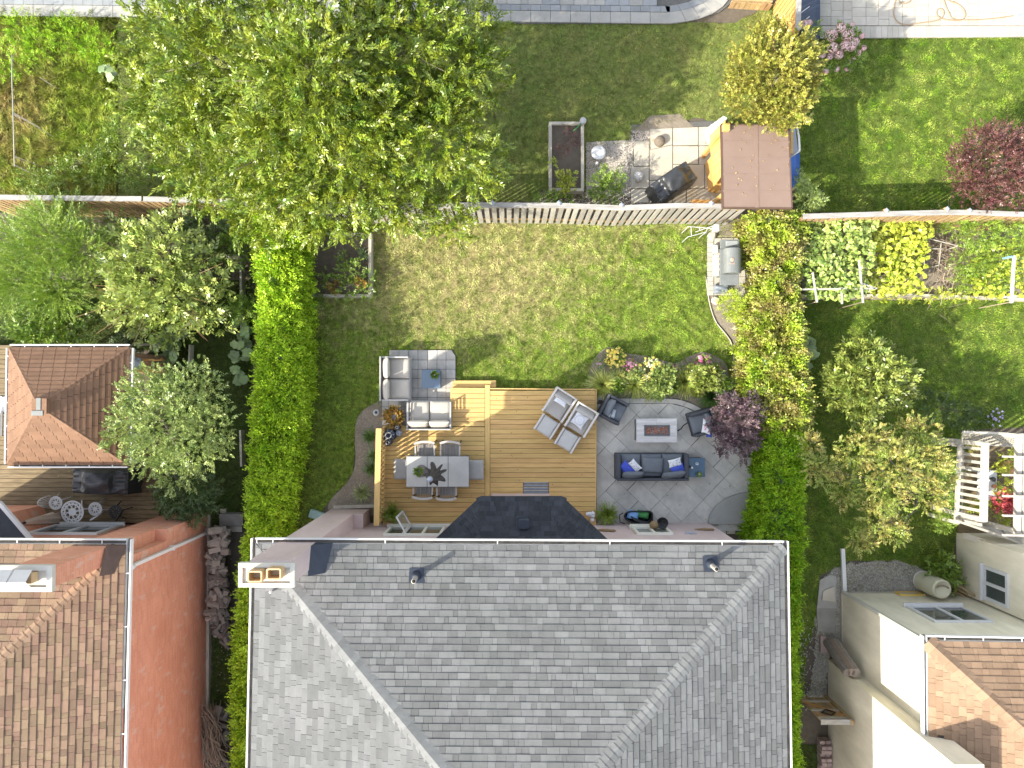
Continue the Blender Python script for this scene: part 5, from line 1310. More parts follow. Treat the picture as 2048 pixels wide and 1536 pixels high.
c = at(843, 942, TZ); tr = thing('placemat_tray', 'round taupe tray on the left panel of the dining table', 'tray', (c.x, c.y, TZ)); MB().lathe((c.x, c.y, TZ + .001), [(.17, 0), (.18, .012), (.17, .015), (.001, .013)], 24).build('tray', mat('taupe_tray', (.20, .17, .165), None, rough=.6), tr)
c = at(838, 942, TZ); potted('potted_herb', 'small bright green leafy plant on the round taupe tray', (c.x, c.y, TZ + .02), .06, .1, M['planter_grey'], M['lf_shrub'], 90, .13, .035, 1.4, seed=4)
c = at(875, 943, TZ); um = thing('closed_parasol', 'folded charcoal parasol standing through the middle of the dining table', 'parasol', (c.x, c.y, TZ))
MB().tube([(c.x, c.y, DZ + .05), (c.x, c.y, 3.02)], .022, 10).build('pole', M['table_frame'], um)
b = MB(); nf = 48; prof = [(.05, 2.98), (.09, 2.8), (.13, 2.5), (.16, 2.2), (.19, 1.95), (.25, 1.72), (.20, 1.66)]
vs = []; fs = []
for j, (r_, z_) in enumerate(prof):
    for i in range(nf):
        a = 2 * math.pi * i / nf; k = 1 + (.12 + .42 * j / len(prof)) * math.cos(8 * a + .6 * j + math.sin(3 * a)); vs.append((c.x + r_ * k * math.cos(a + .12 * j), c.y + r_ * k * math.sin(a + .12 * j), z_ + .05 * math.sin(5 * a) * j / 6))
for j in range(len(prof) - 1):
    for i in range(nf): fs.append((j * nf + i, j * nf + (i + 1) % nf, (j + 1) * nf + (i + 1) % nf, (j + 1) * nf + i))
b.add(vs, fs, True); b.build('canopy', M['umbrella'], um)
MB().lathe((c.x, c.y, 2.97), [(.075, 0), (.08, .04), (.05, .1), (.001, .12)], 12).build('finial', M['plastic'], um)

# ---------------------------------------------------------------- pale club chairs with ottomans
def clubchair():
    w, d = .70, .83; t = thing('club_chair', 'x', 'armchair', (0, 0, 0))
    for sx in (-1, 1):
        a = MB(); x = sx * (w / 2 - .03); a.cbox(x - .032, x + .032, -d / 2, d / 2, .54, .60, .012); a.cbox(x - .03, x + .03, d / 2 - .07, d / 2 - .005, 0, .54, .01); a.cbox(x - .03, x + .03, -d / 2 + .005, -d / 2 + .07, 0, .54, .01); a.build('arm', M['frame_light'], t)
    MB().cbox(-w / 2 + .06, w / 2 - .06, -d / 2, -d / 2 + .05, .50, .63, .012).build('back_rail', M['frame_light'], t)
    MB().box(-w / 2 + .06, w / 2 - .06, -d / 2 + .1, d / 2 - .03, .24, .30).build('seat_frame', M['frame_light'], t)
    b = MB(); b.cushion((0, .10, .34), (w - .125, d - .26, .13), p=12, n=11); b.build('seat_cushion', M['sling'], t)
    b = MB(); b.cushion((0, -d / 2 + .15, .50), (w - .13, .30, .10), M=Matrix.Rotation(R(38), 4, 'X'), p=10, n=11); b.build('back_cushion', M['sling'], t)
    return t
def ottoman():
    w, d = .60, .55; t = thing('ottoman', 'x', 'footstool', (0, 0, 0))
    for sx in (-1, 1):
        a = MB(); x = sx * (w / 2 - .028); a.cbox(x - .03, x + .03, -d / 2, d / 2, .38, .44, .01); a.cbox(x - .028, x + .028, d / 2 - .06, d / 2, 0, .38, .01); a.cbox(x - .028, x + .028, -d / 2, -d / 2 + .06, 0, .38, .01); a.build('side_frame', M['frame_light'], t)
    MB().box(-w / 2 + .06, w / 2 - .06, -d / 2 + .02, d / 2 - .02, .24, .3).build('seat_frame', M['frame_light'], t)
    b = MB(); b.cushion((0, 0, .35), (w - .12, d - .03, .12), p=12, n=11); b.build('cushion', mat('pale_cushion', (.44, .445, .44), (.48, .485, .48), 7, .9), t)
    return t
cc1 = clubchair(); cc2 = copy_tree(cc1); o1 = ottoman(); o2 = copy_tree(o1)
def put(o, px_, py_, z, zz, fx, fy, label, group):
    c = at(px_, py_, zz); o.location = (c.x, c.y, z); o.rotation_euler = (0, 0, math.atan2(-fy, fx) - math.pi / 2); o['label'] = label; o['group'] = group
g_ = 'pale club chairs on the deck'
put(cc1, 1119, 809.5, DZ, DZ + .55, -180, 280, "pale framed club chair holding a small patterned lumbar pillow, left of the pair", g_)
put(cc2, 1163, 839, DZ, DZ + .55, -172, 285, "pale framed club chair holding the square sunburst pillow, right of the pair", g_)
put(o1, 1094, 852.5, DZ, DZ + .42, -122, 190, 'pale footstool in front of the left club chair', 'footstools on the deck')
put(o2, 1135, 881, DZ, DZ + .42, -115, 190, 'pale footstool in front of the right club chair', 'footstools on the deck')
rnd = random.Random(5)
c = at(1122, 802, DZ + .56); ang = math.atan2(-280, -180) - math.pi / 2
dots = [(u + rnd.uniform(-.04, .04), v, u + .07, v + rnd.uniform(-.1, .1), .035) for v in (-.45, 0, .45) for u in [-.6, -.38, -.15, .1, .32, .55]]
pillow('lumbar_pillow', 'white patterned lumbar pillow on the left club chair', 'pillow', (c.x, c.y, DZ + .545), (.40, .24, .12), Matrix.Rotation(ang, 4, 'Z') @ Matrix.Rotation(R(25), 4, 'X'), M['pillow'], [(M['ink_grey'], dots)])
c = at(1159, 840, DZ + .5); ang2 = R(-36)
rays = []
for k in range(24):
    a = k * math.pi / 12; rays += [(.52 * math.cos(a), .52 * math.sin(a), .80 * math.cos(a), .80 * math.sin(a), .028)]
for rr in (.2, .32):
    rays += [(rr * math.cos(k * math.pi / 8), rr * math.sin(k * math.pi / 8), rr * math.cos((k + 1) * math.pi / 8), rr * math.sin((k + 1) * math.pi / 8), .012) for k in range(16)]
pillow('sunburst_pillow', 'square white pillow with a grey sunburst on the right club chair', 'pillow', (c.x, c.y, DZ + .50), (.42, .42, .13), Matrix.Rotation(ang2, 4, 'Z') @ Matrix.Rotation(R(6), 4, 'X'), M['pillow'], [(M['ink_grey'], rays)], wrinkle=.05)

# ---------------------------------------------------------------- charcoal set on the stamped patio
def armchair():
    w, d = .72, .70; t = thing('charcoal_armchair', 'x', 'armchair', (0, 0, 0))
    MB().cbox(-w / 2 + .09, w / 2 - .09, -d / 2 + .08, d / 2, .05, .28, .01).build('seat_frame', M['char'], t)
    for sx in (-1, 1):
        x = sx * (w / 2 - .045); MB().cbox(x - .045, x + .045, -d / 2 + .085, d / 2, .02, .56, .02).build('arm', M['char'], t)
    MB().cbox(-w / 2, w / 2, -d / 2, -d / 2 + .08, .02, .60, .02).build('backrest', M['char'], t)
    b = MB(); b.cushion((0, .05, .34), (w - .185, d - .10, .15), p=10, n=11); b.build('seat_cushion', M['char_cush'], t)
    b = MB(); b.cushion((0, -d / 2 + .18, .52), (w - .2, .38, .16), M=Matrix.Rotation(R(60), 4, 'X'), p=5, n=11, wrinkle=.1); b.build('back_cushion', M['char_cush'], t)
    return t
a1 = armchair(); a2 = copy_tree(a1); g_ = 'charcoal armchairs by the fire table'
put(a1, 1226.5, 819, .06, .5, 190, 100, 'charcoal armchair with rolled grey towels, between the deck and the fire table', g_)
put(a2, 1406, 845, .06, .5, -250, 72, 'charcoal armchair with a lettered white pillow, under the plum shrub', g_)
c = at(1223, 827, .48)
tw = thing('rolled_towels', 'two pale grey folded towels on the left charcoal armchair', 'towel', (c.x, c.y, .48))
for k, dx in enumerate((-.055, .05)):
    b = MB(); b.cushion((c.x + dx, c.y - dx * .2, .48), (.085 if k == 0 else .12, .27, .12), rot=R(-14), p=4, n=9, wrinkle=.15, seed=k); b.build('towel', M['pillow'] if False else mat('pale_grey_towel', (.40, .45, .50), (.46, .51, .56), 20, .95), tw)
c = at(1413, 853, .6); TT = Matrix.Rotation(R(-8), 4, 'Z') @ Matrix.Rotation(R(-30), 4, 'Y')
def glyph(ch, u, v, s):
    """strokes of one letter; reading direction runs down (towards -v), letter tops towards +u"""
    G = {'L': [(0, 0, 0, 1), (0, 0, .6, 0)], 'I': [(.3, 0, .3, 1)], 'A': [(0, 0, .35, 1), (.35, 1, .7, 0), (.15, .4, .55, .4)], 'M': [(0, 0, 0, 1), (0, 1, .35, .45), (.35, .45, .7, 1), (.7, 1, .7, 0)]}[ch]
    return [(u + y0 * s * 1.5, v - x0 * s, u + y1 * s * 1.5, v - x1 * s, .035) for (x0, y0, x1, y1) in G]
pillow('lettered_pillow', 'white lumbar pillow with letters in navy and pink on the right charcoal armchair', 'pillow', (c.x, c.y, .6), (.27, .46, .13), TT, M['pillow'],
       [(M['ink'], glyph('L', -.35, .72, .3) + glyph('I', -.35, .42, .3)), (M['ink_pink'], glyph('A', -.35, .18, .34) + glyph('M', -.35, -.2, .36))], wrinkle=.06)
c = at(1421, 868, .5); pillow('navy_cushion', 'royal blue cushion tucked behind the lettered pillow', 'pillow', (c.x - .02, c.y + .09, .5), (.16, .40, .2), Matrix.Rotation(R(-8), 4, 'Z'), M['blue'])
# fire table
t = thing('fire_table', 'rectangular grey tiled fire table with lava rocks in its burner', 'fire table', at(1313, 860, 0))
FZ = .62; a, b = at(1273, 885, FZ), at(1354, 837, FZ); X0, Y0, X1, Y1 = a.x, a.y, b.x, b.y; bx0, by0, bx1, by1 = at(1291, 869.5, FZ).x, at(1291, 869.5, FZ).y, at(1337, 852.5, FZ).x, at(1337, 852.5, FZ).y
MB().box(X0 + .04, X1 - .04, Y0 + .04, Y1 - .04, .06, FZ - .045).build('base', M['table_frame'], t)
def tile(x0, x1, y0, y1): MB().cbox(x0 + .002, x1 - .002, y0 + .002, y1 - .002, FZ - .04, FZ + random.uniform(-.001, .001), .003).build('tile', M['porcelain'], t)
mx = (X0 + X1) / 2; iy0, iy1 = by0 - .03, by1 + .03; ix0, ix1 = bx0 - .03, bx1 + .03
q = (Y1 - iy1) * .0
tile(X0, mx, iy1, Y1); tile(mx, X1, iy1 + (Y1 - iy1) * .35, Y1); tile(mx, X1, iy1, iy1 + (Y1 - iy1) * .35)
tile(X0, mx, Y0, iy0); tile(mx, X1, Y0, iy0); tile(X0, ix0, iy0, iy1); tile(ix1, X1, iy0, iy1)
f = MB()
for (p, q) in (((ix0, iy0), (ix1, iy0)), ((ix1, iy0), (ix1, iy1)), ((ix1, iy1), (ix0, iy1)), ((ix0, iy1), (ix0, iy0))): f.bar((p[0], p[1], FZ - .005), (q[0], q[1], FZ - .005), .03, .03)
f.build('burner_rim', M['table_frame'], t); MB().box(bx0, bx1, by0, by1, FZ - .16, FZ - .06).build('burner_tray', M['soot_and_shade'], t)
rk = MB()
for k in range(170):
    x, y = rnd.uniform(bx0 + .02, bx1 - .02), rnd.uniform(by0 + .02, by1 - .02); r_ = rnd.uniform(.014, .028); z_ = FZ - .045 + rnd.uniform(-.01, .012); vs = []
    for (i, j, k2) in ((1, 0, 0), (0, 1, 0), (-1, 0, 0), (0, -1, 0), (0, 0, 1), (0, 0, -1)): vs.append((x + i * r_ * rnd.uniform(.7, 1.2), y + j * r_ * rnd.uniform(.7, 1.2), z_ + k2 * r_ * rnd.uniform(.6, 1)))
    rk.add(vs, [(0, 1, 4), (1, 2, 4), (2, 3, 4), (3, 0, 4), (1, 0, 5), (2, 1, 5), (3, 2, 5), (0, 3, 5)])
rk.build('lava_rock', M['lava'], t, kind='stuff')
c = [at(1355, 862, .1), at(1362, 858, .085), at(1367, 851, .08), at(1376, 845, .08), at(1385, 840, .08)]
setp(MB().tube(c, .014, 6).build('gas_hose', M['black']), 'thin black gas hose from the fire table to the right charcoal armchair', 'hose')
# sofa
t = thing('charcoal_sofa', 'three-seat charcoal sofa facing the fire table', 'sofa', at(1304, 934, 0)); a, b = at(1232, 960, .5), at(1376, 908, .5); w = b.x - a.x; d = b.y - a.y + .02
cx_, cy_ = (a.x + b.x) / 2, (a.y + b.y) / 2; T = Matrix.Translation((cx_, cy_, .06))
MB(T).cbox(-w / 2 + .12, w / 2 - .12, -d / 2 + .07, d / 2, .04, .27, .01).build('seat_frame', M['char'], t)
for sx in (-1, 1): MB(T).cbox(sx * (w / 2 - .065) - .065, sx * (w / 2 - .065) + .065, -d / 2 + .072, d / 2, .02, .56, .02).build('arm', M['char'], t)
MB(T).cbox(-w / 2, w / 2, -d / 2, -d / 2 + .07, .02, .58, .02).build('backrest', M['char'], t)
sw = (w - .27) / 3
for k in range(3):
    q = MB(T); q.cushion((-w / 2 + .135 + sw * (k + .5), .05, .34), (sw - .01, d - .12, .15), p=11, n=11); q.build('seat_cushion', M['char_cush'], t)
for k, (dx, ang_, l) in enumerate([(-sw * .95, 3, sw * 1.0), (sw * .98, 6, sw * 1.12)]):
    q = MB(T); q.cushion((dx, -d / 2 + .16, .53), (l, .40, .17), M=Matrix.Rotation(R(ang_), 4, 'Z') @ Matrix.Rotation(R(65), 4, 'X'), p=4, n=11, wrinkle=.15, seed=k); q.build('back_cushion', M['char_cush'], t)
q = MB(T); q.cushion((0.0, .06, .47), (sw + .0, .44, .15), rot=R(-3), p=4.5, n=11, wrinkle=.12, seed=6); q.build('back_cushion', M['char_cush'], t, label='charcoal back cushion fallen flat on the middle seat')
def blot(n, s=2): 
    r = random.Random(s); o = []
    for _ in range(n):
        u, v = r.uniform(-.72, .72), r.uniform(-.72, .72); a = r.uniform(0, 3.1); l = r.uniform(.05, .11)
        o += [(u, v, u + l * math.cos(a), v + l * math.sin(a), .022), (u, v, u + l * math.cos(a + 1.2), v + l * math.sin(a + 1.2), .02)]
    return o
c = at(1253, 937, .56); pillow('blue_pillow', 'royal blue pillow at the left end of the charcoal sofa', 'pillow', (c.x, c.y, .57), (.44, .30, .15), Matrix.Rotation(R(-48), 4, 'Z') @ Matrix.Rotation(R(20), 4, 'X'), M['blue'])
c = at(1270, 931.5, .62); pillow('floral_pillow', "navy flowered white pillow leaning on the blue one at the sofa's left end", 'pillow', (c.x, c.y, .62), (.40, .23, .13), Matrix.Rotation(R(-47), 4, 'Z') @ Matrix.Rotation(R(20), 4, 'X'), M['pillow'], [(M['ink'], blot(34))])
c = at(1356, 940, .56); pillow('blue_pillow', 'royal blue pillow at the right end of the charcoal sofa', 'pillow', (c.x, c.y, .565), (.42, .32, .15), Matrix.Rotation(R(22), 4, 'Z') @ Matrix.Rotation(R(14), 4, 'X'), M['blue'])
c = at(1350, 925.5, .62); pillow('floral_pillow', "navy flowered white pillow above the blue one at the sofa's right end", 'pillow', (c.x, c.y, .61), (.40, .25, .13), Matrix.Rotation(R(14), 4, 'Z') @ Matrix.Rotation(R(8), 4, 'X'), M['pillow'], [(M['ink'], blot(34, 3))])
# side table
t = thing('side_table', 'blue glass topped side table at the right end of the charcoal sofa', 'table', at(1394, 935, 0)); a, b = at(1377, 954, .5), at(1410, 916, .5)
MB().cbox(a.x, b.x, a.y, b.y, .47, .5, .006).build('tabletop', mat('teal_blue_top', (.045, .10, .165), (.06, .12, .19), 3, .15, spec=.6), t); MB().box(a.x + .02, b.x - .02, a.y + .02, b.y - .02, .06, .468).build('base', M['char'], t)
c = at(1393, 927, .5); MB().lathe((c.x, c.y, .5), [(.04, 0), (.045, .01), (.012, .02), (.012, .05), (.045, .09), (.04, .09), (.01, .055)], 14).build('glass_cup', mat('clear_glass', (.6, .68, .75), None, rough=.05, alpha=.5), None); setp(bpy.data.objects['glass_cup'], 'clear glass cup on the blue side table', 'cup')
c = at(1381, 935, .5); fg = thing('white_figurine', 'small black and white figurine on the blue side table by the sofa arm', 'figurine', (c.x, c.y, .5)); MB().lathe((c.x + .03, c.y, .5), [(.03, 0), (.035, .05), (.02, .08), (.03, .11), (.001, .14)], 10).build('body', M['white'], fg); MB().lathe((c.x - .03, c.y + .03, .5), [(.03, 0), (.025, .06), (.001, .09)], 10).build('dark_body', M['black'], fg)
c = at(1397, 948, .5); potted('potted_moss', 'round pot of green moss on the blue side table', (c.x, c.y, .5), .07, .09, M['pot_white'], M['lf_shrub'], 90, .05, .03, 1.0, seed=8)

# garden cart by the wall
c = at(1272, 1035, 0); t = thing('garden_cart', 'black folding cart holding blue and green bags against the mauve wall', 'cart', (c.x, c.y, .06))
a, b = at(1247, 1047, .45), at(1305, 1023, .45)
f = MB(); ring_ = smoothpoly([(1249, 1034), (1256, 1024), (1280, 1023), (1302, 1024), (1305, 1036), (1302, 1047), (1280, 1048), (1260, 1043)], 4); f.tube([at(x, y, .5) for x, y in ring_ + ring_[:1]], .025, 6); f.build('rim', M['black'], t)
f = MB(); base = [at(x, y, .5) for x, y in ring_]; cen = Vector((c.x, c.y, .1)); n = len(base); f.add([p for p in base] + [cen + (Vector((p.x, p.y, .12)) - cen) * .75 for p in base], [(i, (i + 1) % n, n + (i + 1) % n, n + i) for i in range(n)] + [tuple(range(n, 2 * n))]); f.build('tub', M['tarp'], t)
MB().tube([at(1249, 1047, .5), at(1240, 1044, .62), at(1239, 1030, .66), at(1246, 1026, .6)], .016, 6).build('handle', M['black'], t)
for (x, y, s, m_, nm, lb) in [(1266, 1030, (.34, .26, .2), 'sky_bag', 'blue_bag', 'light blue bag in the black cart'), (1286, 1029, (.36, .22, .18), 'green', 'green_bag', 'green bag in the black cart')]:
    p = at(x, y, .45); q = MB(); q.cushion((p.x, p.y, .42), s, rot=R(-12), p=3, n=9, wrinkle=.3, seed=3); setp(q.build(nm, M[m_]), lb, 'bag')
q = MB()
for k in range(5):
    q.tube([at(1262 + 34 * i / 10 + k, 1033 + 11 * math.sin(i / 10 * math.pi * .5) + k * 1.4, .52 + .01 * k) for i in range(11)], .017, 5)
q.tube([at(1300, 1040, .5), at(1296, 1046, .55), at(1285, 1047, .55)], .02, 5)
setp(q.build('coiled_cable', M['black']), 'coiled black cable lying across the bags in the cart', 'cable')
for (x, y, z_, s_) in ((1178, 1030, .5, .09), (1184, 1036, .5, .08)):
    pass
c = at(1181, 1032, .4); q = MB()
for k in range(9): q.ball((c.x + rnd.uniform(-.1, .1), c.y + rnd.uniform(-.12, .12), DZ + .1 + rnd.uniform(0, .08)), rnd.uniform(.04, .07), 6)
setp(q.build('decorative_stones', M['pillow']), 'pile of white and grey ornaments beside the right fern', 'ornament')
# ---------------------------------------------------------------- vegetation
def sprays(C0, D0, SL, nl, ll, lw, droop=.25, r=None, opp=True, flat=.35, ang=.9):
    """twigs with leaves along both sides. C0, D0 (n,3); SL spray length (n). Returns leaf quads and twig segments"""
    n = len(C0); r = r or rng
    t = (np.arange(nl) + .5) / nl
    side0 = unit(np.cross(D0, np.array([[0, 0, 1.0]]) + r.normal(0, flat, (n, 3))))
    nup = unit(np.cross(side0, D0))
    P = C0[:, None, :] + D0[:, None, :] * (SL[:, None] * t[None])[:, :, None]
    P = P - np.array([0, 0, 1.0]) * (droop * SL[:, None] * t[None] ** 2)[:, :, None]
    tan = unit((D0[:, None, :] - np.array([0, 0, 1.0]) * (2 * droop * t[None])[:, :, None]).reshape(-1, 3)).reshape(n, nl, 3)
    sgn = np.where(np.arange(nl) % 2 == 0, 1.0, -1.0)[None, :, None]
    a = ang * (1 - .55 * t)[None, :, None]
    D = tan * np.cos(a) + side0[:, None, :] * sgn * np.sin(a) + r.normal(0, .16, (n, nl, 3))
    D = unit(D.reshape(-1, 3)); Nn = unit((np.repeat(nup[:, None, :], nl, 1) + r.normal(0, .28, (n, nl, 3))).reshape(-1, 3))
    W = unit(np.cross(D, Nn)); k = n * nl
    sc = (1.05 - .45 * np.abs(t - .45) * 1.6)[None].repeat(n, 0).reshape(-1)
    return leafV(P.reshape(-1, 3), D, W, r.uniform(.75, 1.2, k) * ll * sc, r.uniform(.8, 1.15, k) * lw * sc, .2)
def blobpts(blobs, n, r, shell=.35, low=-.35):
    """points and outward normals on lumpy ellipsoids, weighted by size. blob: (cx,cy,cz,rx,ry,rz)"""
    B = np.array(blobs, float); wts = B[:, 3] * B[:, 4]; wts /= wts.sum(); idx = r.choice(len(B), n, p=wts)
    z = r.uniform(low, 1, n); a = r.uniform(0, 6.283, n); s = np.sqrt(1 - z * z)
    d = np.stack([s * np.cos(a), s * np.sin(a), z], 1); rad = 1 - shell * r.uniform(0, 1, n) ** 1.6
    rad = rad * (1 + .17 * np.sin(5 * a + idx * 2) * np.sin(4 * z + idx) + .12 * np.sin(9 * a + 7 * z + idx))
    C0 = B[idx, :3] + d * B[idx, 3:6] * rad[:, None]
    return C0, unit(d / B[idx, 3:6])
def bl(px_, py_, z, rpx, rz=None, ry=None):
    """blob centred where the photograph shows it, radius in photograph pixels"""
    c = at(px_, py_, z); s = (CAM_H - z) / FPX
    return (c.x, c.y, z, rpx * s, (ry or rpx) * s, rz if rz is not None else rpx * s * .8)
def tree(name, label, cat, base, blobs, m, n, nl, SL, ll, lw, droop=.25, up=.35, out=.8, shell=.4, low=-.3, limbs=9, trunk=.12, seed=1, group=None, extra=None, jit=.55, stems=1, ang=.9, flat=.35):
    r = np.random.default_rng(seed); rr = random.Random(seed)
    base = Vector(base); t = thing(name, label, cat, base, group)
    C0, Nn = blobpts(blobs, n, r, shell, low)
    D = unit(Nn * out + np.array([0, 0, up]) + r.normal(0, jit, (n, 3)) * .6)
    sl = r.uniform(.6, 1.25, n) * SL
    V = sprays(C0 - D * (sl * .5)[:, None], D, sl, nl, ll, lw, droop, r, ang=ang, flat=flat)
    V = V[V[:, :, 2].min(1) > .02]
    fastmesh('foliage', V, 4, m, t)
    zc = sum(b[2] for b in blobs) / len(blobs); top = max(b[2] + b[5] * .6 for b in blobs)
    tr = MB(); hub = base + Vector((0, 0, max(.25, (zc) * .42)))
    if stems == 1: tr.tube([base - Vector((0, 0, .05)), base + Vector((rr.uniform(-.04, .04), rr.uniform(-.04, .04), hub.z * .5)), hub], [trunk, trunk * .8, trunk * .7], 8)
    else:
        for k in range(stems):
            a = 6.28 * k / stems; tr.tube([base + Vector((.04 * math.cos(a), .04 * math.sin(a), 0)), base + Vector((.3 * math.cos(a), .3 * math.sin(a), zc * .8))], [trunk * .5, trunk * .2], 6)
    tr.build('trunk', M['bark'], t)
    lb_ = sorted(blobs, key=lambda b: -b[3] * b[4])[:limbs]
    li = MB(); q = MB()
    for b in lb_:
        e = Vector(b[:3]) + Vector((0, 0, b[5] * .35)); mid = (hub + e) / 2 + Vector((rr.uniform(-.15, .15), rr.uniform(-.15, .15), rr.uniform(0, .2)))
        q = MB(); q.tube([hub, mid, e], [trunk * .5, trunk * .3, trunk * .12], 6)
        for s in range(4):
            d = Vector((rr.uniform(-1, 1), rr.uniform(-1, 1), rr.uniform(.1, .9))).normalized(); q.tube([mid.lerp(e, .3 + .2 * s), mid.lerp(e, .3 + .2 * s) + Vector((d.x * b[3], d.y * b[4], d.z * b[5])) * .8], [trunk * .14, trunk * .05], 4)
        q.build('limb', M['bark'], t)
    if extra: extra(t, r)
    return t
def trunc_soft(*a): pass

# the big tree at the top
bt = [bl(640, 170, 5.2, 190, 1.6), bl(620, 150, 6.0, 110, .9), bl(560, 240, 5.2, 100, .9), bl(740, 220, 5.2, 100, .9), bl(420, 220, 4.4, 90, .9), bl(880, 200, 4.6, 70, .8), bl(600, 380, 3.9, 80, .7), bl(440, 130, 4.5, 150, 1.4), bl(830, 120, 4.8, 150, 1.4), bl(330, 70, 4.0, 80, 1.0), bl(320, 210, 3.6, 75, 1.0), bl(400, 300, 3.6, 105, 1.1), bl(540, 330, 4.2, 120, 1.2), bl(700, 320, 4.4, 130, 1.2), bl(860, 270, 4.4, 120, 1.2), bl(950, 150, 4.0, 75, 1.0),
      bl(950, 330, 3.4, 70, .9), bl(640, 20, 5.0, 150, 1.2), bl(480, -10, 4.4, 120, 1.2), bl(820, -10, 4.6, 120, 1.2), bl(960, 60, 3.8, 50, .8), bl(520, 430, 3.2, 70, .7), bl(650, 420, 3.2, 70, .7), bl(790, 400, 3.3, 75, .7), bl(890, 420, 3.0, 55, .6), bl(915, 462, 2.7, 26, .4, 40), bl(660, 462, 2.8, 22, .35, 30), bl(740, 455, 2.8, 26, .35, 28), bl(420, 390, 2.8, 45, .6), bl(285, 130, 3.6, 40, .7), bl(280, 235, 3.0, 35, .6)]
tree('large_leafy_tree', 'large spreading tree with long arching leafy sprays, filling the top left', 'tree', at(640, 260, 0), bt, M['lf_tree'], 7200, 20, .60, .12, .046, .30, .45, .9, .62, -.3, 12, .13, 2, jit=.8)
# shrubs on the left
tree('feathery_shrub', 'feathery light green shrub at the left edge below the fence', 'shrub', at(120, 540, 0), [bl(60, 520, 1.6, 60, .7), bl(110, 480, 1.9, 75, .8), bl(170, 500, 1.9, 60, .7), bl(30, 560, 1.5, 55, .6), bl(110, 570, 1.7, 75, .7), bl(30, 470, 1.5, 40, .6), bl(90, 440, 1.6, 45, .6), bl(150, 440, 1.5, 45, .5), bl(20, 610, 1.2, 35, .5)],
     M['lf_feather'], 2300, 24, .6, .07, .022, .12, .15, 1.1, .5, -.1, 6, .06, 5, jit=.35)
def tall_shoots(t, r):
    q = MB(); rr = random.Random(3); c = at(330, 575, 1.4)
    for k in range(42):
        a = rr.uniform(0, 6.28); ln = rr.uniform(1.0, 2.0); p0 = c + Vector((.6 * math.cos(a), .6 * math.sin(a), rr.uniform(-.3, .3))); p1 = c + Vector((ln * 1.15 * math.cos(a), ln * math.sin(a), rr.uniform(.3, 1.1)))
        q.tube([p0, (p0 + p1) / 2 + Vector((0, 0, .15)), p1], [.007, .005, .003], 4)
    q.build('long_shoot', M['shingle_red'] if False else mat('red_shoot', (.34, .20, .10), (.42, .27, .14), 8, .7), t, kind='stuff')
tree('glossy_leaved_shrub', 'broad shrub with pale glossy leaves and long bare shoots, left of the cedar hedge', 'shrub', at(320, 570, 0), [bl(300, 560, 1.8, 90, .8), bl(370, 600, 1.6, 80, .7), bl(260, 500, 1.6, 60, .7), bl(330, 490, 1.8, 70, .7), bl(230, 570, 1.4, 55, .6), bl(400, 540, 1.4, 60, .6), bl(260, 620, 1.3, 50, .5), bl(320, 640, 1.3, 55, .5), bl(420, 600, 1.2, 50, .5), bl(440, 640, 1.0, 30, .4)],
     M['lf_pale'], 1000, 9, .42, .165, .075, .15, .5, .8, .6, -.2, 7, .05, 7, extra=tall_shoots, jit=.7, stems=5)
tree('green_shrub', 'dark green rounded shrub above the gazebo roof', 'shrub', at(110, 645, 0), [bl(110, 640, 1.3, 60, .6), bl(70, 660, 1.1, 45, .5), bl(150, 660, 1.1, 45, .5), bl(110, 600, 1.2, 40, .5)], M['lf_shrub'], 620, 10, .34, .12, .055, .15, .4, .8, .6, -.1, 4, .05, 8, jit=.7)
tree('variegated_tree', 'small tree with cream-edged leaves overhanging the gazebo roof', 'tree', at(350, 850, 0), [bl(340, 840, 3.2, 90, .9), bl(270, 850, 3.0, 55, .6), bl(300, 780, 3.0, 55, .6), bl(380, 790, 3.0, 70, .7), bl(420, 850, 2.9, 50, .6), bl(390, 900, 2.8, 60, .7), bl(310, 900, 2.8, 55, .6), bl(230, 880, 2.9, 28, .35), bl(260, 790, 2.9, 26, .3), bl(350, 945, 2.4, 45, .5), bl(440, 890, 2.5, 30, .5)],
     M['lf_varieg'], 2400, 9, .24, .066, .042, .1, .45, .9, .5, -.25, 8, .09, 9, jit=.7)
tree('dark_conifer_shrub', 'dark green bush below the cream-edged tree, against the brick house', 'shrub', at(372, 990, 0), [bl(360, 985, 1.5, 45, .7), bl(395, 970, 1.5, 40, .7), bl(345, 1010, 1.2, 30, .5), bl(385, 1015, 1.3, 35, .5), bl(410, 1000, 1.2, 28, .5)], M['lf_dark'], 1300, 12, .30, .06, .028, .3, .3, .8, .6, -.3, 4, .05, 10, jit=.7)
for (nm, lb_, x, y, rp, z, m_, n_, ll, lw, sd) in [
    ('leafy_shrub', 'leafy green shrub under the fence between the two left shrubs', 240, 470, 45, 1.0, 'lf_shrub', 260, .07, .03, 21),
    ('leafy_shrub', 'low green plants under the fence above the pale glossy shrub', 420, 450, 48, .8, 'lf_squash', 180, .13, .08, 22),
    ('leafy_shrub', 'mixed green growth right of the pale glossy shrub, beside the hedge', 460, 500, 42, .8, 'lf_shrub', 260, .08, .04, 23),
    ('leafy_shrub', 'weedy green bush right of the gazebo, above the brown planter', 250, 700, 30, .6, 'lf_dark', 180, .09, .04, 24),
    ('leafy_shrub', 'narrow green bush in the raised bed beside the hedge', 488, 620, 26, .8, 'lf_shrub', 150, .09, .04, 26)]:
    tree(nm, lb_, 'shrub', at(x, y, 0), [bl(x, y, z, rp, .5), bl(x + rp * .6, y - rp * .3, z * .8, rp * .6, .35), bl(x - rp * .6, y + rp * .3, z * .8, rp * .6, .35)], M[m_], n_, 10, .32, ll, lw, .15, .4, .8, .6, -.2, 3, .04, sd, jit=.8)
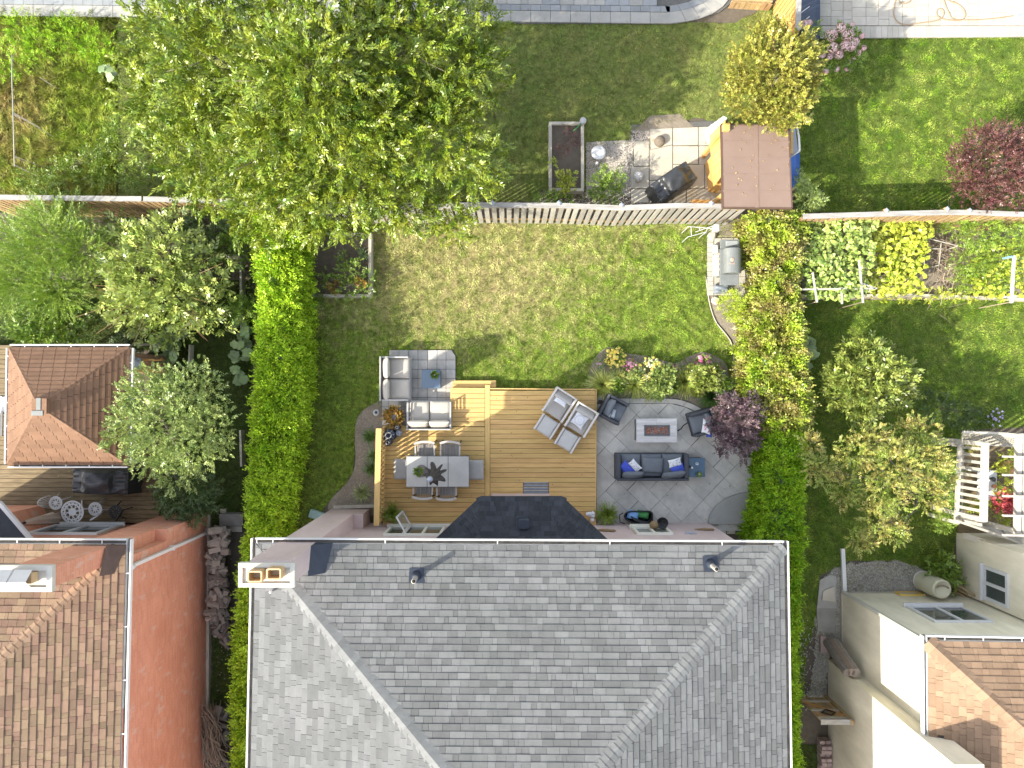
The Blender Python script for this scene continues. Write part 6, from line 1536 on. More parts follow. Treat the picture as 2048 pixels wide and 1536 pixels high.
# big leaved squash plants: each leaf a piece
def bigleaf(c, r, ang, tiltx, tilty, m, parent, lobes=5):
    q = MB(); T = Matrix.Translation(Vector(c)) @ Matrix.Rotation(ang, 4, 'Z') @ Matrix.Rotation(tiltx, 4, 'X') @ Matrix.Rotation(tilty, 4, 'Y'); vs = [T @ Vector((0, 0, 0))]; n = 14
    for i in range(n):
        a = 2 * math.pi * i / n; k = r * (1 + .16 * math.cos(lobes * a)) * (.55 if i == 0 else 1); vs.append(T @ Vector((k * math.cos(a), k * math.sin(a), .12 * r * math.cos(2 * a) - .1 * r)))
    q.add(vs, [(0, 1 + i, 1 + (i + 1) % n) for i in range(n)], True); return q.build('leaf', m, parent)
def squash(label, pts, rr0, m, z0=.35, seed=1, name='squash_plant'):
    r = random.Random(seed); c0 = at(*pts[0], 0); t = thing(name, label, 'plant', c0); st_ = MB()
    for (x, y) in pts:
        z = z0 * r.uniform(.6, 1.2); c = at(x, y, z); bigleaf(c, rr0 * r.uniform(.7, 1.2), r.uniform(0, 6.28), r.uniform(-.45, .45), r.uniform(-.45, .45), m, t)
        st_.tube([(c.x + r.uniform(-.15, .15), c.y + r.uniform(-.15, .15), 0), c - Vector((0, 0, .02))], .008, 4)
    st_.build('stem', m, t, kind='stuff')
r_ = random.Random(9)
squash('large-leaved plant between the gazebo and the pale glossy shrub', [(335 + r_.uniform(-25, 35), 690 + r_.uniform(-25, 35)) for _ in range(24)], .15, M['lf_squash'], .5, 2)
squash('grey-green squash plant climbing the raised bed beside the hedge', [(484 + r_.uniform(-18, 18), 690 + r_.uniform(-45, 75)) for _ in range(34)], .14, M['lf_squash'], .5, 3)
squash('grey-green squash plant right of the hedge, beside the broad-leaved shrub', [(1612 + r_.uniform(-12, 16), 704 + r_.uniform(-28, 28)) for _ in range(14)], .15, M['lf_squash'], .4, 4)
squash('grey-green leafy plant at the left edge of the big tree', [(212 + r_.uniform(-12, 14), 148 + r_.uniform(-14, 14)) for _ in range(7)], .13, M['lf_squash'], .9, 5)
# raised timber bed beside the left hedge
t = thing('raised_bed', 'grey timber raised bed frame beside the left hedge', 'planter', at(487, 700, 0))
MB().bar(at(484, 500, .3), at(487, 670, .3), .06, .3).build('side_board', M['timber'], t); MB().bar(at(486, 512, .3), at(450, 514, .3), .06, .3).build('side_board', M['timber'], t)
MB().bar(at(484, 860, .3), at(486, 932, .3), .06, .3).build('side_board', M['timber'], t)
MB().bar(at(250, 688, .25), at(330, 690, .25), .05, .25).build('side_board', M['timber'], t); MB().bar(at(383, 690, .25), at(381, 735, .25), .05, .25).build('side_board', M['timber'], t)

# ---- hedges
def hedge(name, label, left, right, h, m, dens=900, ll=.11, lw=.028, seed=1, cat='hedge', lump=.12, m_side=None, base_in=0.0):
    """left/right: lists of (px, py) of the top edges"""
    r = np.random.default_rng(seed); t = thing(name, label, cat, at((left[0][0] + right[0][0]) / 2, left[0][1], 0))
    Lw = np.array([at(x, y, h)[:2] for x, y in left]); Rw = np.array([at(x, y, h)[:2] for x, y in right])
    ys = np.linspace(max(Lw[0, 1], Rw[0, 1]), min(Lw[-1, 1], Rw[-1, 1]), 80)
    lx = np.interp(-ys, -Lw[:, 1], Lw[:, 0]); rx = np.interp(-ys, -Rw[:, 1], Rw[:, 0])
    def lumpf(x, y): return lump * (np.sin(x * 4.3 + 2 * np.sin(y * 2.1)) * np.sin(y * 5.1 + x * 1.3) + .6 * np.sin(y * 11 + x * 7) * np.sin(x * 9.1 - y * 3))
    L_ = abs(ys[0] - ys[-1]); wid = float((rx - lx).mean()); n_top = int(L_ * wid * dens); n_s = int(L_ * h * dens * .6)
    # top
    y = r.uniform(ys[-1], ys[0], n_top); a = np.interp(-y, -ys, lx); b = np.interp(-y, -ys, rx); u = r.uniform(0, 1, n_top)
    x = a + (b - a) * u; rnd_ = .22 * np.clip((np.abs(u - .5) * 2) ** 6, 0, 1); z = h - rnd_ + lumpf(x, y) - r.uniform(0, 1, n_top) ** 2 * .18
    P = [np.stack([x, y, z], 1)]; D = [np.stack([(u - .5) * 1.2, np.zeros(n_top), np.full(n_top, .6)], 1)]
    for s in (-1, 1):
        y = r.uniform(ys[-1], ys[0], n_s); x0 = np.interp(-y, -ys, lx if s < 0 else rx); z = r.uniform(.04, h - .05, n_s); bul = .10 * np.sin(np.pi * z / h)
        x = x0 + s * (bul + lumpf(z * 1.3, y) * .8 - r.uniform(0, 1, n_s) ** 2 * .12); P.append(np.stack([x, y, z], 1)); D.append(np.stack([np.full(n_s, s * .8), np.zeros(n_s), np.full(n_s, .5)], 1))
    P = np.concatenate(P); D = unit(np.concatenate(D) + r.normal(0, .5, (len(P), 3)))
    nl = 5; V = sprays(P - D * .05, D, np.full(len(P), ll * 1.6) * r.uniform(.7, 1.3, len(P)), nl, ll * .6, lw, .1, r, ang=.7, flat=.8)
    fastmesh('foliage', V, 4, m, t)
    # inner core, coloured dark so the gaps between sprays look shaded
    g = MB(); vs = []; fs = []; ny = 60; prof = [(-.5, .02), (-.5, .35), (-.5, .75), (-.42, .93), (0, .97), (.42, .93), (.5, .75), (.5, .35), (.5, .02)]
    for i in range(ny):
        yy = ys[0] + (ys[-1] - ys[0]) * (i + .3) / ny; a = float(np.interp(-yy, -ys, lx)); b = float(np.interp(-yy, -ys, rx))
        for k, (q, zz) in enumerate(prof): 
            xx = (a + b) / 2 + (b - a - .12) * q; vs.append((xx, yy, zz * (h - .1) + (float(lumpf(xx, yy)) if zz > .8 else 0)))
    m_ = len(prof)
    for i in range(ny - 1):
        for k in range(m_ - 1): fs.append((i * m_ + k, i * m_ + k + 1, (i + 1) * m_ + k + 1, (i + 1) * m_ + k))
    g.add(vs, fs, True); g.build('shade_core', M['lf_dark'] if m_side is None else m_side, t)
    return t
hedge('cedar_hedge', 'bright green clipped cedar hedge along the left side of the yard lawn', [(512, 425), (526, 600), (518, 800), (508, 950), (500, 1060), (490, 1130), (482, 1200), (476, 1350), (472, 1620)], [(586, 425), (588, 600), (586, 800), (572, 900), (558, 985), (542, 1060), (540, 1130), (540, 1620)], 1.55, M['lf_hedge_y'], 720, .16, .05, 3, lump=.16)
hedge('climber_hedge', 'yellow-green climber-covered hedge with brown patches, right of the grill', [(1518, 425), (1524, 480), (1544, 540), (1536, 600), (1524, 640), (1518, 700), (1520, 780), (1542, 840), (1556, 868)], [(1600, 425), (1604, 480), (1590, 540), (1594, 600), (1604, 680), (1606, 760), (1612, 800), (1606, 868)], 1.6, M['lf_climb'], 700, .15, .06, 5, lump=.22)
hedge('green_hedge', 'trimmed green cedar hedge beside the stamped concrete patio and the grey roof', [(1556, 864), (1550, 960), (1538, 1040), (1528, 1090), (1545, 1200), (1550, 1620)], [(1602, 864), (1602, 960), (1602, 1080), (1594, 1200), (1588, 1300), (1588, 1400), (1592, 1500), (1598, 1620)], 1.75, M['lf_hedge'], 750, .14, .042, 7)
tree('golden_globe_shrub', 'golden green globe shrub below the grill', 'shrub', at(1465, 612, 0), [bl(1463, 610, .5, 27, .45), bl(1472, 622, .45, 20, .35)], M['lf_lime'], 700, 6, .16, .06, .016, .05, .4, 1, .4, -.2, 2, .04, 12, jit=.5)

# ---- right side shrubs
tree('maple_tree', 'round lime-yellow tree beside the brown roofed shed', 'tree', at(1540, 180, 0), [bl(1545, 150, 2.9, 78, .8), bl(1500, 130, 2.7, 50, .7), bl(1590, 120, 2.7, 52, .7), bl(1500, 200, 2.7, 50, .6), bl(1570, 215, 2.7, 52, .6), bl(1540, 80, 2.6, 42, .5), bl(1600, 170, 2.6, 38, .5), bl(1540, 228, 2.6, 30, .4), bl(1475, 165, 2.5, 28, .4)],
     M['lf_maple'], 3000, 9, .24, .075, .048, .1, .5, .9, .45, -.2, 8, .08, 31, jit=.6)
tree('purple_smoke_bush', 'wide purple-leaved shrub at the right edge above the garden fence', 'shrub', at(1985, 345, 0), [bl(1985, 330, 1.9, 75, .8), bl(2040, 320, 1.9, 60, .8), bl(1930, 350, 1.6, 40, .6), bl(1960, 285, 1.7, 42, .6), bl(2030, 380, 1.6, 50, .6), bl(1960, 385, 1.6, 45, .6), bl(1915, 320, 1.5, 26, .4), bl(2060, 280, 1.7, 40, .6)],
     M['lf_purple'], 2300, 9, .28, .07, .036, .1, .4, .9, .5, -.2, 6, .07, 32, jit=.7)
tree('shed_side_shrub', 'small green shrub with tiny pale flowers right of the brown roofed shed', 'shrub', at(1615, 400, 0), [bl(1614, 398, 1.2, 26, .5), bl(1600, 375, 1.3, 16, .4), bl(1630, 405, 1.1, 18, .4), bl(1597, 350, 1.5, 8, .3, 20)], M['lf_varieg'], 380, 8, .2, .05, .028, .1, .5, .9, .5, -.2, 3, .04, 33, jit=.8)
tree('broad_leaved_shrub', 'rounded shrub with broad glossy leaves on the lawn right of the hedge', 'shrub', at(1735, 775, 0), [bl(1730, 760, 1.5, 70, .8), bl(1690, 750, 1.3, 45, .6), bl(1775, 760, 1.3, 50, .6), bl(1740, 715, 1.3, 42, .5), bl(1700, 700, 1.2, 28, .4), bl(1720, 810, 1.2, 42, .5), bl(1670, 790, 1.1, 26, .4), bl(1800, 790, 1.1, 28, .4)],
     M['lf_mag'], 1000, 9, .28, .16, .062, .12, .6, .8, .5, -.2, 6, .05, 34, ang=1.15, jit=.55)
tree('blushing_tree', 'sparse tree with yellow-pink tipped leaves in front of the pergola', 'tree', at(1800, 965, 0), [bl(1790, 930, 2.9, 55, .6), bl(1710, 905, 2.8, 42, .45), bl(1745, 880, 2.7, 36, .4), bl(1850, 920, 2.7, 50, .5), bl(1840, 870, 2.4, 42, .5), bl(1860, 990, 2.6, 36, .4), bl(1780, 985, 2.8, 45, .5), bl(1750, 1040, 2.6, 40, .45), bl(1790, 1060, 2.5, 30, .35), bl(1720, 1080, 2.2, 28, .35), bl(1690, 980, 2.2, 36, .4), bl(1640, 940, 2.2, 32, .35), bl(1620, 890, 2.0, 26, .3), bl(1880, 960, 2.3, 26, .3), bl(1810, 860, 2.3, 26, .3)],
     M['lf_blush'], 2300, 10, .24, .06, .034, .12, .3, 1, .6, -.3, 12, .09, 35, jit=.7)
tree('dark_green_shrub', 'low dark green shrub between the broad-leaved shrub and the pergola', 'shrub', at(1880, 820, 0), [bl(1870, 815, .8, 38, .4), bl(1910, 830, .8, 32, .35), bl(1945, 838, .8, 26, .35), bl(1850, 800, .7, 20, .3)], M['lf_dark'], 500, 12, .25, .05, .022, .1, .4, .8, .5, -.2, 3, .04, 36, jit=.7)
tree('plum_shrub', 'dark plum-leaved shrub leaning over the right charcoal armchair', 'shrub', at(1480, 865, 0), [bl(1478, 840, 1.5, 40, .6), bl(1455, 815, 1.4, 26, .45), bl(1500, 810, 1.4, 26, .4), bl(1450, 870, 1.3, 24, .4), bl(1490, 880, 1.3, 28, .4), bl(1445, 895, 1.1, 16, .3), bl(1487, 915, 1.1, 14, .25), bl(1430, 845, 1.2, 14, .3)],
     M['lf_plum'], 640, 9, .26, .08, .044, .15, .3, 1, .5, -.3, 7, .045, 37, jit=.7)
tree('house_side_bush', 'low leafy green bush between the white barrel and the cream wing wall', 'shrub', at(1882, 1135, 0), [bl(1885, 1135, .6, 30, .4), bl(1900, 1160, .5, 22, .3), bl(1870, 1120, .5, 18, .3)], M['lf_shrub'], 240, 8, .25, .09, .05, .1, .4, .8, .5, -.2, 2, .03, 38, jit=.8)
tree('pergola_shrub', 'pale flowering shrub along the left of the pergola', 'shrub', at(1893, 980, 0), [bl(1893, 950, 1.0, 24, .4, 30), bl(1890, 1010, .9, 24, .4, 30), bl(1884, 1045, .6, 20, .3)], M['lf_shrub'], 420, 8, .2, .06, .03, .1, .4, .8, .5, -.2, 2, .03, 39, jit=.8)
tree('hedge_foot_plant', 'leafy red-tipped plant at the foot of the right hedge', 'shrub', at(1628, 920, 0), [bl(1625, 905, .7, 20, .3), bl(1640, 935, .7, 16, .3)], M['lf_shrub'], 130, 8, .22, .07, .035, .1, .4, .8, .5, -.2, 2, .03, 40, jit=.8)

# ---- vegetable garden on the right
def vine(name, label, pts_poly, z, m, n, lr, seed, thick=.35, big=260):
    r = random.Random(seed); poly = ppoly(pts_poly, z); X, Y = scatter(poly, n / area(poly)); c0 = Vector((float(np.mean(X)), float(np.mean(Y)), 0))
    t = thing(name, label, 'plant', c0)
    Z = z + .16 * np.sin(X * 3.1) * np.sin(Y * 3.7) - rng.uniform(0, 1, len(X)) ** 2 * thick
    o = np.argsort(-Z); k = 0; rest = []
    proto = []
    for v_ in range(4):
        q = MB(); nn_ = 9; vs = [(0, 0, .0)]
        for i in range(nn_):
            a = 2 * math.pi * i / nn_; kk = (1 + .22 * math.cos(3 * a) + .08 * math.cos(5 * a + v_)) * (.55 if i == 0 else 1); vs.append((kk * math.cos(a), kk * math.sin(a), -.18 + .12 * math.cos(2 * a + v_)))
        q.add(vs, [(0, 1 + i, 1 + (i + 1) % nn_) for i in range(nn_)]); ob = q.build('leaf', m, None); proto.append(ob)
    P_ = [np.array([tuple(v.co) for v in ob.data.vertices]) for ob in proto]
    used = set()
    for i in o:
        T = Matrix.Translation((float(X[i]), float(Y[i]), float(Z[i]))) @ Matrix.Rotation(r.uniform(0, 6.28), 4, 'Z') @ Matrix.Rotation(r.gauss(0, .6), 4, 'X') @ Matrix.Rotation(r.gauss(0, .6), 4, 'Y') @ Matrix.Scale(lr * r.uniform(.65, 1.25), 4)
        v_ = k % 4
        if k < big:
            if v_ not in used: ob = proto[v_]; used.add(v_)
            else: ob = proto[v_].copy(); C.objects.link(ob)
            ob.parent = t; ob.matrix_local = Matrix.Translation(-c0) @ T
        else:
            A = np.array(T); pv = P_[v_] @ A[:3, :3].T + A[:3, 3]
            for j in range(9): rest.append(pv[[0, 1 + j, 1 + (j + 1) % 9]])
        k += 1
    if rest: fastmesh('leaf', np.array(rest), 3, m, t, 'stuff')
    return t
vine('grape_vine', 'pale green vine spread over a trellis frame in the vegetable garden, next to the hedge', [(1604, 440), (1690, 436), (1758, 436), (1750, 500), (1735, 590), (1700, 600), (1630, 595), (1610, 540)], 1.45, M['lf_vine'], 1500, .068, 3, .5)
vine('yellow_bean_vine', 'bright yellow-green vine mound in the middle of the vegetable garden', [(1764, 436), (1870, 436), (1862, 500), (1850, 580), (1765, 592), (1745, 565), (1752, 490)], 1.1, M['lf_yvine'], 1100, .066, 4, .6)
vine('trellis_bean_plant', 'yellow-green leafy plant around the white pole at the right edge', [(1975, 480), (2070, 470), (2070, 592), (1945, 592), (1945, 530)], .9, M['lf_yvine'], 560, .066, 5, .5)
tree('garden_greens', 'mixed green growth at the right end of the vegetable garden', 'plant', at(1975, 500, 0), [bl(1960, 460, 1.0, 45, .5), bl(2010, 440, 1.1, 40, .5), bl(1940, 520, .7, 40, .4), bl(1990, 540, .7, 45, .4), bl(2040, 480, .9, 30, .5), bl(1915, 450, .8, 32, .4), bl(1880, 445, .7, 24, .35), bl(1925, 560, .5, 28, .3)], M['lf_feather'], 1500, 10, .3, .07, .03, .1, .4, .8, .6, -.1, 4, .03, 41, jit=.8)
tree('low_greens', 'low straggling green plants along the timber edge of the vegetable garden', 'plant', at(1830, 590, 0), [bl(1770 + 28 * i, 590, .25, 16, .18) for i in range(9)], M['lf_yvine'], 240, 8, .18, .06, .03, .1, .4, .8, .5, 0, 2, .02, 42, jit=.8)
q = MB(); rr = random.Random(8)
for k in range(190):
    a = rr.uniform(-.9, 1.9); c = at(rr.gauss(1893, 20), rr.gauss(520, 38), rr.uniform(.1, .7)); l = rr.uniform(.2, .7); d = Vector((math.cos(a), math.sin(a), rr.uniform(-.4, .4)))
    q.tube([c - d * l / 2, c + Vector((0, 0, rr.uniform(-.05, .08))), c + d * l / 2], [.008, .008, .004], 4, smooth=False)
setp(q.build('dry_brush', M['twig']), 'heap of dry brown stalks in the vegetable garden, right of the yellow vine', 'brush pile')
tl = thing('garden_trellis', 'white painted pole frame standing under the pale green vine', 'trellis', at(1660, 560, 0)); 
for (p, q_) in [((1588, 579, 1.5), (1753, 577, 1.5)), ((1625, 545, 1.55), (1634, 605, 1.55)), ((1683, 575, 1.5), (1684, 608, 1.5)), ((1718, 520, 1.55), (1726, 606, 1.55)), ((1723, 567, 1.5), (1750, 577, 1.5))]:
    MB().bar(at(*p), at(*q_), .045).build('pole', M['offwhite'], tl)
for (x, y) in ((1634, 603), (1726, 604), (1600, 579)):
    c = at(x, y, 1.5); MB().bar((c.x, c.y, 0), (c.x, c.y, 1.48), .022).build('upright', M['twig'], tl)
tl = thing('white_garden_pole', 'white pole lying across supports at the right edge of the garden', 'trellis', at(2026, 560, 0))
MB().bar(at(2028, 512, 1.4), at(2023, 606, 1.4), .06).build('pole', M['white'], tl); MB().bar(at(2000, 594, .6), at(2060, 592, .6), .05).build('pole', M['white'], tl)
c = at(2023, 604, 1.4); MB().bar((c.x, c.y, 0), c, .022).build('upright', M['twig'], tl); c = at(2028, 514, 1.4); MB().bar((c.x, c.y, 0), c, .022).build('upright', M['twig'], tl)
MB().bar(at(2006, 517, 1.41), at(2025, 513, 1.42), .05, .02).build('blue_tie', M['sky_bag'], tl)
q = MB(); 
for (p, q_) in [((1780, 495, .9), (1806, 478, .9)), ((1849, 497, .8), (1848, 540, .8)), ((1850, 497, .8), (1885, 498, .8)), ((1878, 530, .8), (1882, 486, .8)), ((1852, 476, .9), (1916, 492, .9)), ((1803, 492, .9), (1803, 518, .9))]: q.bar(at(*p), at(*q_), .022)
for (x, y) in ((1780, 495), (1849, 497), (1878, 530), (1916, 492), (1803, 518)):
    c = at(x, y, .85); q.bar((c.x, c.y, 0), c, .022)
setp(q.build('wire_cage', M['timber']), 'thin grey stake cage among the dry stalks of the vegetable garden', 'plant support')
ed = [(1600, 592), (1690, 592), (1830, 591), (1950, 595), (2100, 603)]; q = MB()
for a, b in zip(ed, ed[1:]): q.bar(at(a[0], a[1], .12), at(b[0], b[1], .12), .07, .26)
setp(q.build('timber_edging', M['timber']), 'weathered timber edging along the bottom of the vegetable garden', 'edging')
q = MB(); q.bar(at(1602, 600, .5), at(1602, 1000, .5), .025); 
for y in range(610, 1000, 48): c = at(1602, y, .5); q.bar((c.x, c.y, 0), c + Vector((0, 0, .03)), .035)
setp(q.build('low_wire_fence', M['timber']), 'low thin stake fence along the right side of the hedge', 'fence')

# ---- flowers and grasses in the bed
def grassclump(label, x, y, r, m, n=170, L_=.5, w=.016, seed=1, name='ornamental_grass', z0=0.02):
    rg = np.random.default_rng(seed); c = at(x, y, z0); t = thing(name, label, 'grass clump' if 'grass' in name else 'plant', c)
    a = rg.uniform(0, 6.283, n); e = rg.uniform(.1, 1, n) ** .8; ln = rg.uniform(.6, 1.1, n) * L_
    d = np.stack([np.cos(a) * e, np.sin(a) * e, 1.0 - .6 * e], 1); d = unit(d); W = np.stack([-np.sin(a), np.cos(a), np.zeros(n)], 1) * (w / 2)
    P0 = np.array(c)[None] + np.stack([np.cos(a), np.sin(a), np.zeros(n)], 1) * (rg.uniform(0, .06, n))[:, None]
    pts = [P0 + d * (ln * k)[:, None] - np.array([0, 0, 1.0]) * (ln * .55 * k * k * e)[:, None] for k in (0, .4, .75, 1.0)]
    ws = [1, 1, .7, .1]; V = []
    for i in range(3): V.append(np.stack([pts[i] - W * ws[i], pts[i] + W * ws[i], pts[i + 1] + W * ws[i + 1], pts[i + 1] - W * ws[i + 1]], 1))
    V = np.concatenate(V); V[:, :, 2] = np.maximum(V[:, :, 2], .02)
    fastmesh('blade', V, 4, M[m], t); return t
for i, (x, y, lb_) in enumerate([(1204, 770, 'at the left end of the bed, against the cedar deck'), (1268, 768, 'in the middle left of the bed, above the stamped patio'), (1368, 764, 'in the middle right of the bed, above the stamped patio'), (1423, 792, 'at the right end of the bed, beside the plum shrub')]):
    grassclump('tan and green ornamental grass ' + lb_, x, y, 30, 'lf_grass' if i < 3 else 'lf_iris', 420, .66, .022, 50 + i)
for (x, y, lb_, m_) in [(741, 872, 'green strap-leaved clump behind the railing, farthest from the wall', 'lf_iris'), (744, 938, 'green strap-leaved clump behind the railing, middle', 'lf_iris'), (725, 985, 'cream striped strap-leaved plant beside the railing, near the wall', 'lf_varstrap'), (748, 912, 'silvery low plant behind the railing', 'lf_squash')]:
    grassclump(lb_, x, y, 20, m_, 90 if m_ != 'lf_varstrap' else 130, .38, .022, x, name='strap_leaved_plant')
def mum(label, x, y, rp, ms, leafm, n, fr=.035, h=.32, seed=1, name='chrysanthemum', nleaf=300):
    r = random.Random(seed); c = at(x, y, 0); s = CAM_H / FPX * rp; t = thing(name, label, 'flower', c)
    plant_leaves(t, 'foliage', M[leafm], (c.x, c.y, h * .45), s * 1.05, nleaf, .09, .04, .8, seed)
    for k in range(n):
        a = r.uniform(0, 6.28); q = s * math.sqrt(r.random()); p = Vector((c.x + q * math.cos(a), c.y + q * math.sin(a), h * (1.05 - .35 * (q / s) ** 2) + r.uniform(-.02, .03))); R_ = fr * r.uniform(.75, 1.2)
        b = MB(); n_ = 8; vs = [p + Vector((0, 0, .006))]
        for i in range(n_ * 2):
            aa = math.pi * i / n_; kk = R_ * (1 if i % 2 == 0 else .72); vs.append(p + Vector((kk * math.cos(aa), kk * math.sin(aa), -.012)))
        b.add(vs, [(0, 1 + i, 1 + (i + 1) % (2 * n_)) for i in range(2 * n_)]); b.build('bloom', M[r.choice(ms)], t)
mum('bush of yellow flowers at the left end of the flower bed', 1228, 716, 21, ['fl_yellow'], 'lf_shrub', 60, .05, .35, 1)
mum('magenta flowers in the flower bed, right of the yellow bush', 1258, 733, 14, ['fl_magenta', 'fl_magenta', 'fl_pink'], 'lf_shrub', 32, .045, .3, 2, nleaf=160)
mum('pale yellow and cream flowers in the middle of the flower bed', 1298, 742, 27, ['fl_cream', 'fl_yellow'], 'lf_varieg', 64, .048, .36, 3)
mum('small clump of pink flowers right of the cream flowers', 1341, 740, 12, ['fl_magenta', 'fl_pink'], 'lf_shrub', 28, .044, .28, 4, nleaf=120)
mum('pink and magenta flowers near the right end of the flower bed', 1402, 728, 17, ['fl_magenta', 'fl_pink'], 'lf_shrub', 46, .045, .36, 5, nleaf=160)
mum('dark pink flowers at the right end of the flower bed', 1430, 745, 12, ['fl_magenta'], 'lf_shrub', 22, .045, .3, 6, nleaf=140)
mum('sprinkling of lilac flowers at the left edge of the flower bed', 1197, 730, 10, ['fl_pink', 'fl_violet'], 'lf_squash', 7, .026, .15, 7, nleaf=40)
mum('violet asters beside the terrace corner above the pergola', 1977, 835, 18, ['fl_violet'], 'lf_shrub', 22, .04, .5, 8, name='aster')
mum('golden yellow flowers at the top left corner of the pergola', 1910, 882, 22, ['fl_yellow'], 'lf_shrub', 34, .05, .9, 9, name='sunflower_bush')
mum('pale pink flowers along the left side of the pergola', 1880, 1010, 10, ['fl_pink'], 'lf_shrub', 4, .05, .5, 10, nleaf=60, name='pink_flower')
tree('variegated_bush', 'cream and green leafed bush in the middle of the flower bed above the patio', 'shrub', at(1325, 762, 0), [bl(1322, 762, .5, 26, .3), bl(1316, 780, .4, 18, .25), bl(1335, 745, .45, 16, .25)], M['lf_varieg'], 340, 8, .2, .085, .05, .1, .5, .8, .5, -.1, 2, .02, 61, jit=.8)
tree('white_green_bush', 'light green leafy bush below the pink flowers in the flower bed', 'shrub', at(1415, 755, 0), [bl(1412, 755, .45, 26, .3), bl(1425, 748, .4, 16, .25), bl(1400, 765, .35, 12, .2)], M['lf_mag'], 300, 8, .2, .09, .05, .1, .5, .8, .5, -.1, 2, .02, 62, jit=.8)
for i, (x, y, rp, mt, nm, lb_) in enumerate([(1236, 775, 14, 'lf_shrub', 'bed_plant', 'low green plant between the two left grass clumps in the bed'), (1290, 775, 12, 'lf_varieg', 'bed_plant', 'pale low plant between a grass clump and the bushes above the patio'), (1345, 776, 12, 'lf_shrub', 'bed_plant', 'low green plant right of the cream and green bush in the bed'), (1392, 778, 14, 'lf_climb', 'bed_plant', 'yellow-green low plant at the patio edge below the light green bush'), (1445, 770, 16, 'lf_shrub', 'bed_plant', 'green plant at the right end of the bed beside the hedge path'), (1268, 752, 12, 'lf_varieg', 'bed_plant', 'silvery low plant under the magenta flowers in the bed'), (1384, 742, 14, 'lf_mag', 'bed_plant', 'light green leaves left of the pink flowers near the bed end'), (1500, 775, 18, 'lf_climb', 'bed_plant', 'yellow-green growth spilling from the hedge above the plum shrub')]):
    tree(nm, lb_, 'plant', at(x, y, 0), [bl(x, y, .28, rp, .2), bl(x + rp * .7, y - 4, .22, rp * .7, .15)], M[mt], 110, 8, .18, .07, .036, .1, .5, .8, .6, 0, 2, .02, 160 + i, jit=.8)
for i, (x, y, lb_) in enumerate([(1236, 762, 'between the yellow flowers and the charcoal armchair'), (1300, 780, 'at the patio edge behind the fire table'), (1392, 768, 'at the patio edge below the pink flowers')]):
    grassclump('tan tipped grass clump ' + lb_, x, y, 24, 'lf_grass', 300, .5, .02, 250 + i)
# ferns by the wall
def fern(label, x, y, R_, z0, seed):
    rg = np.random.default_rng(seed); c = Vector(at(x, y, z0)); t = thing('potted_fern', label, 'fern', c)
    MB().lathe((c.x, c.y, z0), [(.12, 0), (.17, .26), (.18, .28), (.15, .28), (.001, .25)], 16).build('pot', M['planter_grey'], t)
    n = 52; a = rg.uniform(0, 6.283, n); e = rg.uniform(.3, 1.2, n)
    D = unit(np.stack([np.cos(a) * e, np.sin(a) * e, rg.uniform(.5, 1.1, n)], 1)); P = np.repeat(np.array([[c.x, c.y, z0 + .25]]), n, 0)
    V = sprays(P, D, rg.uniform(.75, 1.15, n) * R_, 34, .075, .02, .5, rg, ang=1.25, flat=.2); fastmesh('frond', V, 4, M['lf_fern'], t)
fern("bright green potted fern in the deck corner by the railing and open window", 788, 1022, .48, DZ, 71)
fern('bright green fern in a pot where the deck meets the stamped patio at the wall', 1212, 1026, .48, .06, 72)

# ---- hydrangea, pergola plants, planters
def hyd(t, r):
    rr = random.Random(4)
    for (x, y, s, z) in [(1663, 70, 13, 1.25), (1682, 55, 10, 1.35), (1695, 70, 13, 1.3), (1665, 96, 12, 1.2), (1690, 92, 11, 1.25), (1702, 92, 11, 1.2), (1678, 110, 9, 1.1), (1660, 113, 7, 1.0), (1710, 84, 9, 1.1), (1724, 72, 6, 1.0), (1716, 105, 7, .9), (1727, 96, 6, .9), (1674, 137, 7, .7), (1652, 142, 6, .7), (1634, 145, 6, .7), (1694, 138, 5, .7), (1608, 48, 8, 1.3), (1618, 46, 7, 1.2), (1645, 110, 7, 1.0), (1705, 120, 7, .9), (1704, 50, 5, .9)]:
        c = np.array(at(x, y, z)); n = 130; sr = s * 1.25 * (CAM_H - z) / FPX; d = unit(r.normal(0, 1, (n, 3)) + np.array([0, 0, .4])); P = c + d * sr * .8 * np.array([1, 1, .8])
        W = unit(np.cross(d, r.normal(0, 1, (n, 3)))); D = unit(np.cross(W, d)); V = leafV(P - D * .02, D, W, np.full(n, .045), np.full(n, .045), .2); fastmesh('flower_head', V, 4, M['fl_hyd'], t)
tree('pink_hydrangea', 'hydrangea with large pink and white flower heads beside the navy tarp', 'flowering shrub', at(1683, 100, 0), [bl(1680, 95, .85, 42, .35), bl(1700, 120, .7, 26, .3), bl(1650, 120, .7, 26, .3), bl(1622, 62, .9, 16, .3), bl(1700, 75, .8, 20, .3)], M['lf_shrub'], 300, 8, .25, .09, .05, .1, .4, .8, .5, -.2, 3, .04, 81, jit=.8, extra=hyd)
def planter(name, label, x0, y0, x1, y1, z, m, broken=None):
    t = thing(name, label, 'planter', at((x0 + x1) / 2, (y0 + y1) / 2, 0)); w = .09
    a, b = at(x0, y1, z), at(x1, y0, z)
    MB().cbox(a.x, b.x, b.y - w, b.y, 0, z, .006).build('side_board', m, t); MB().cbox(a.x, b.x, a.y, a.y + w, 0, z, .006).build('side_board', m, t)
    MB().cbox(a.x, a.x + w, a.y + w + .003, b.y - w - .003, 0, z + .003, .006).build('side_board', m, t); MB().cbox(b.x - w, b.x, a.y + w + .003, b.y - w - .003, 0, z + .003, .006).build('side_board', m, t)
    MB().box(a.x + w * .9, b.x - w * .9, a.y + w * .9, b.y - w * .9, .0, z - .1).build('soil', M['soil'], t); return t
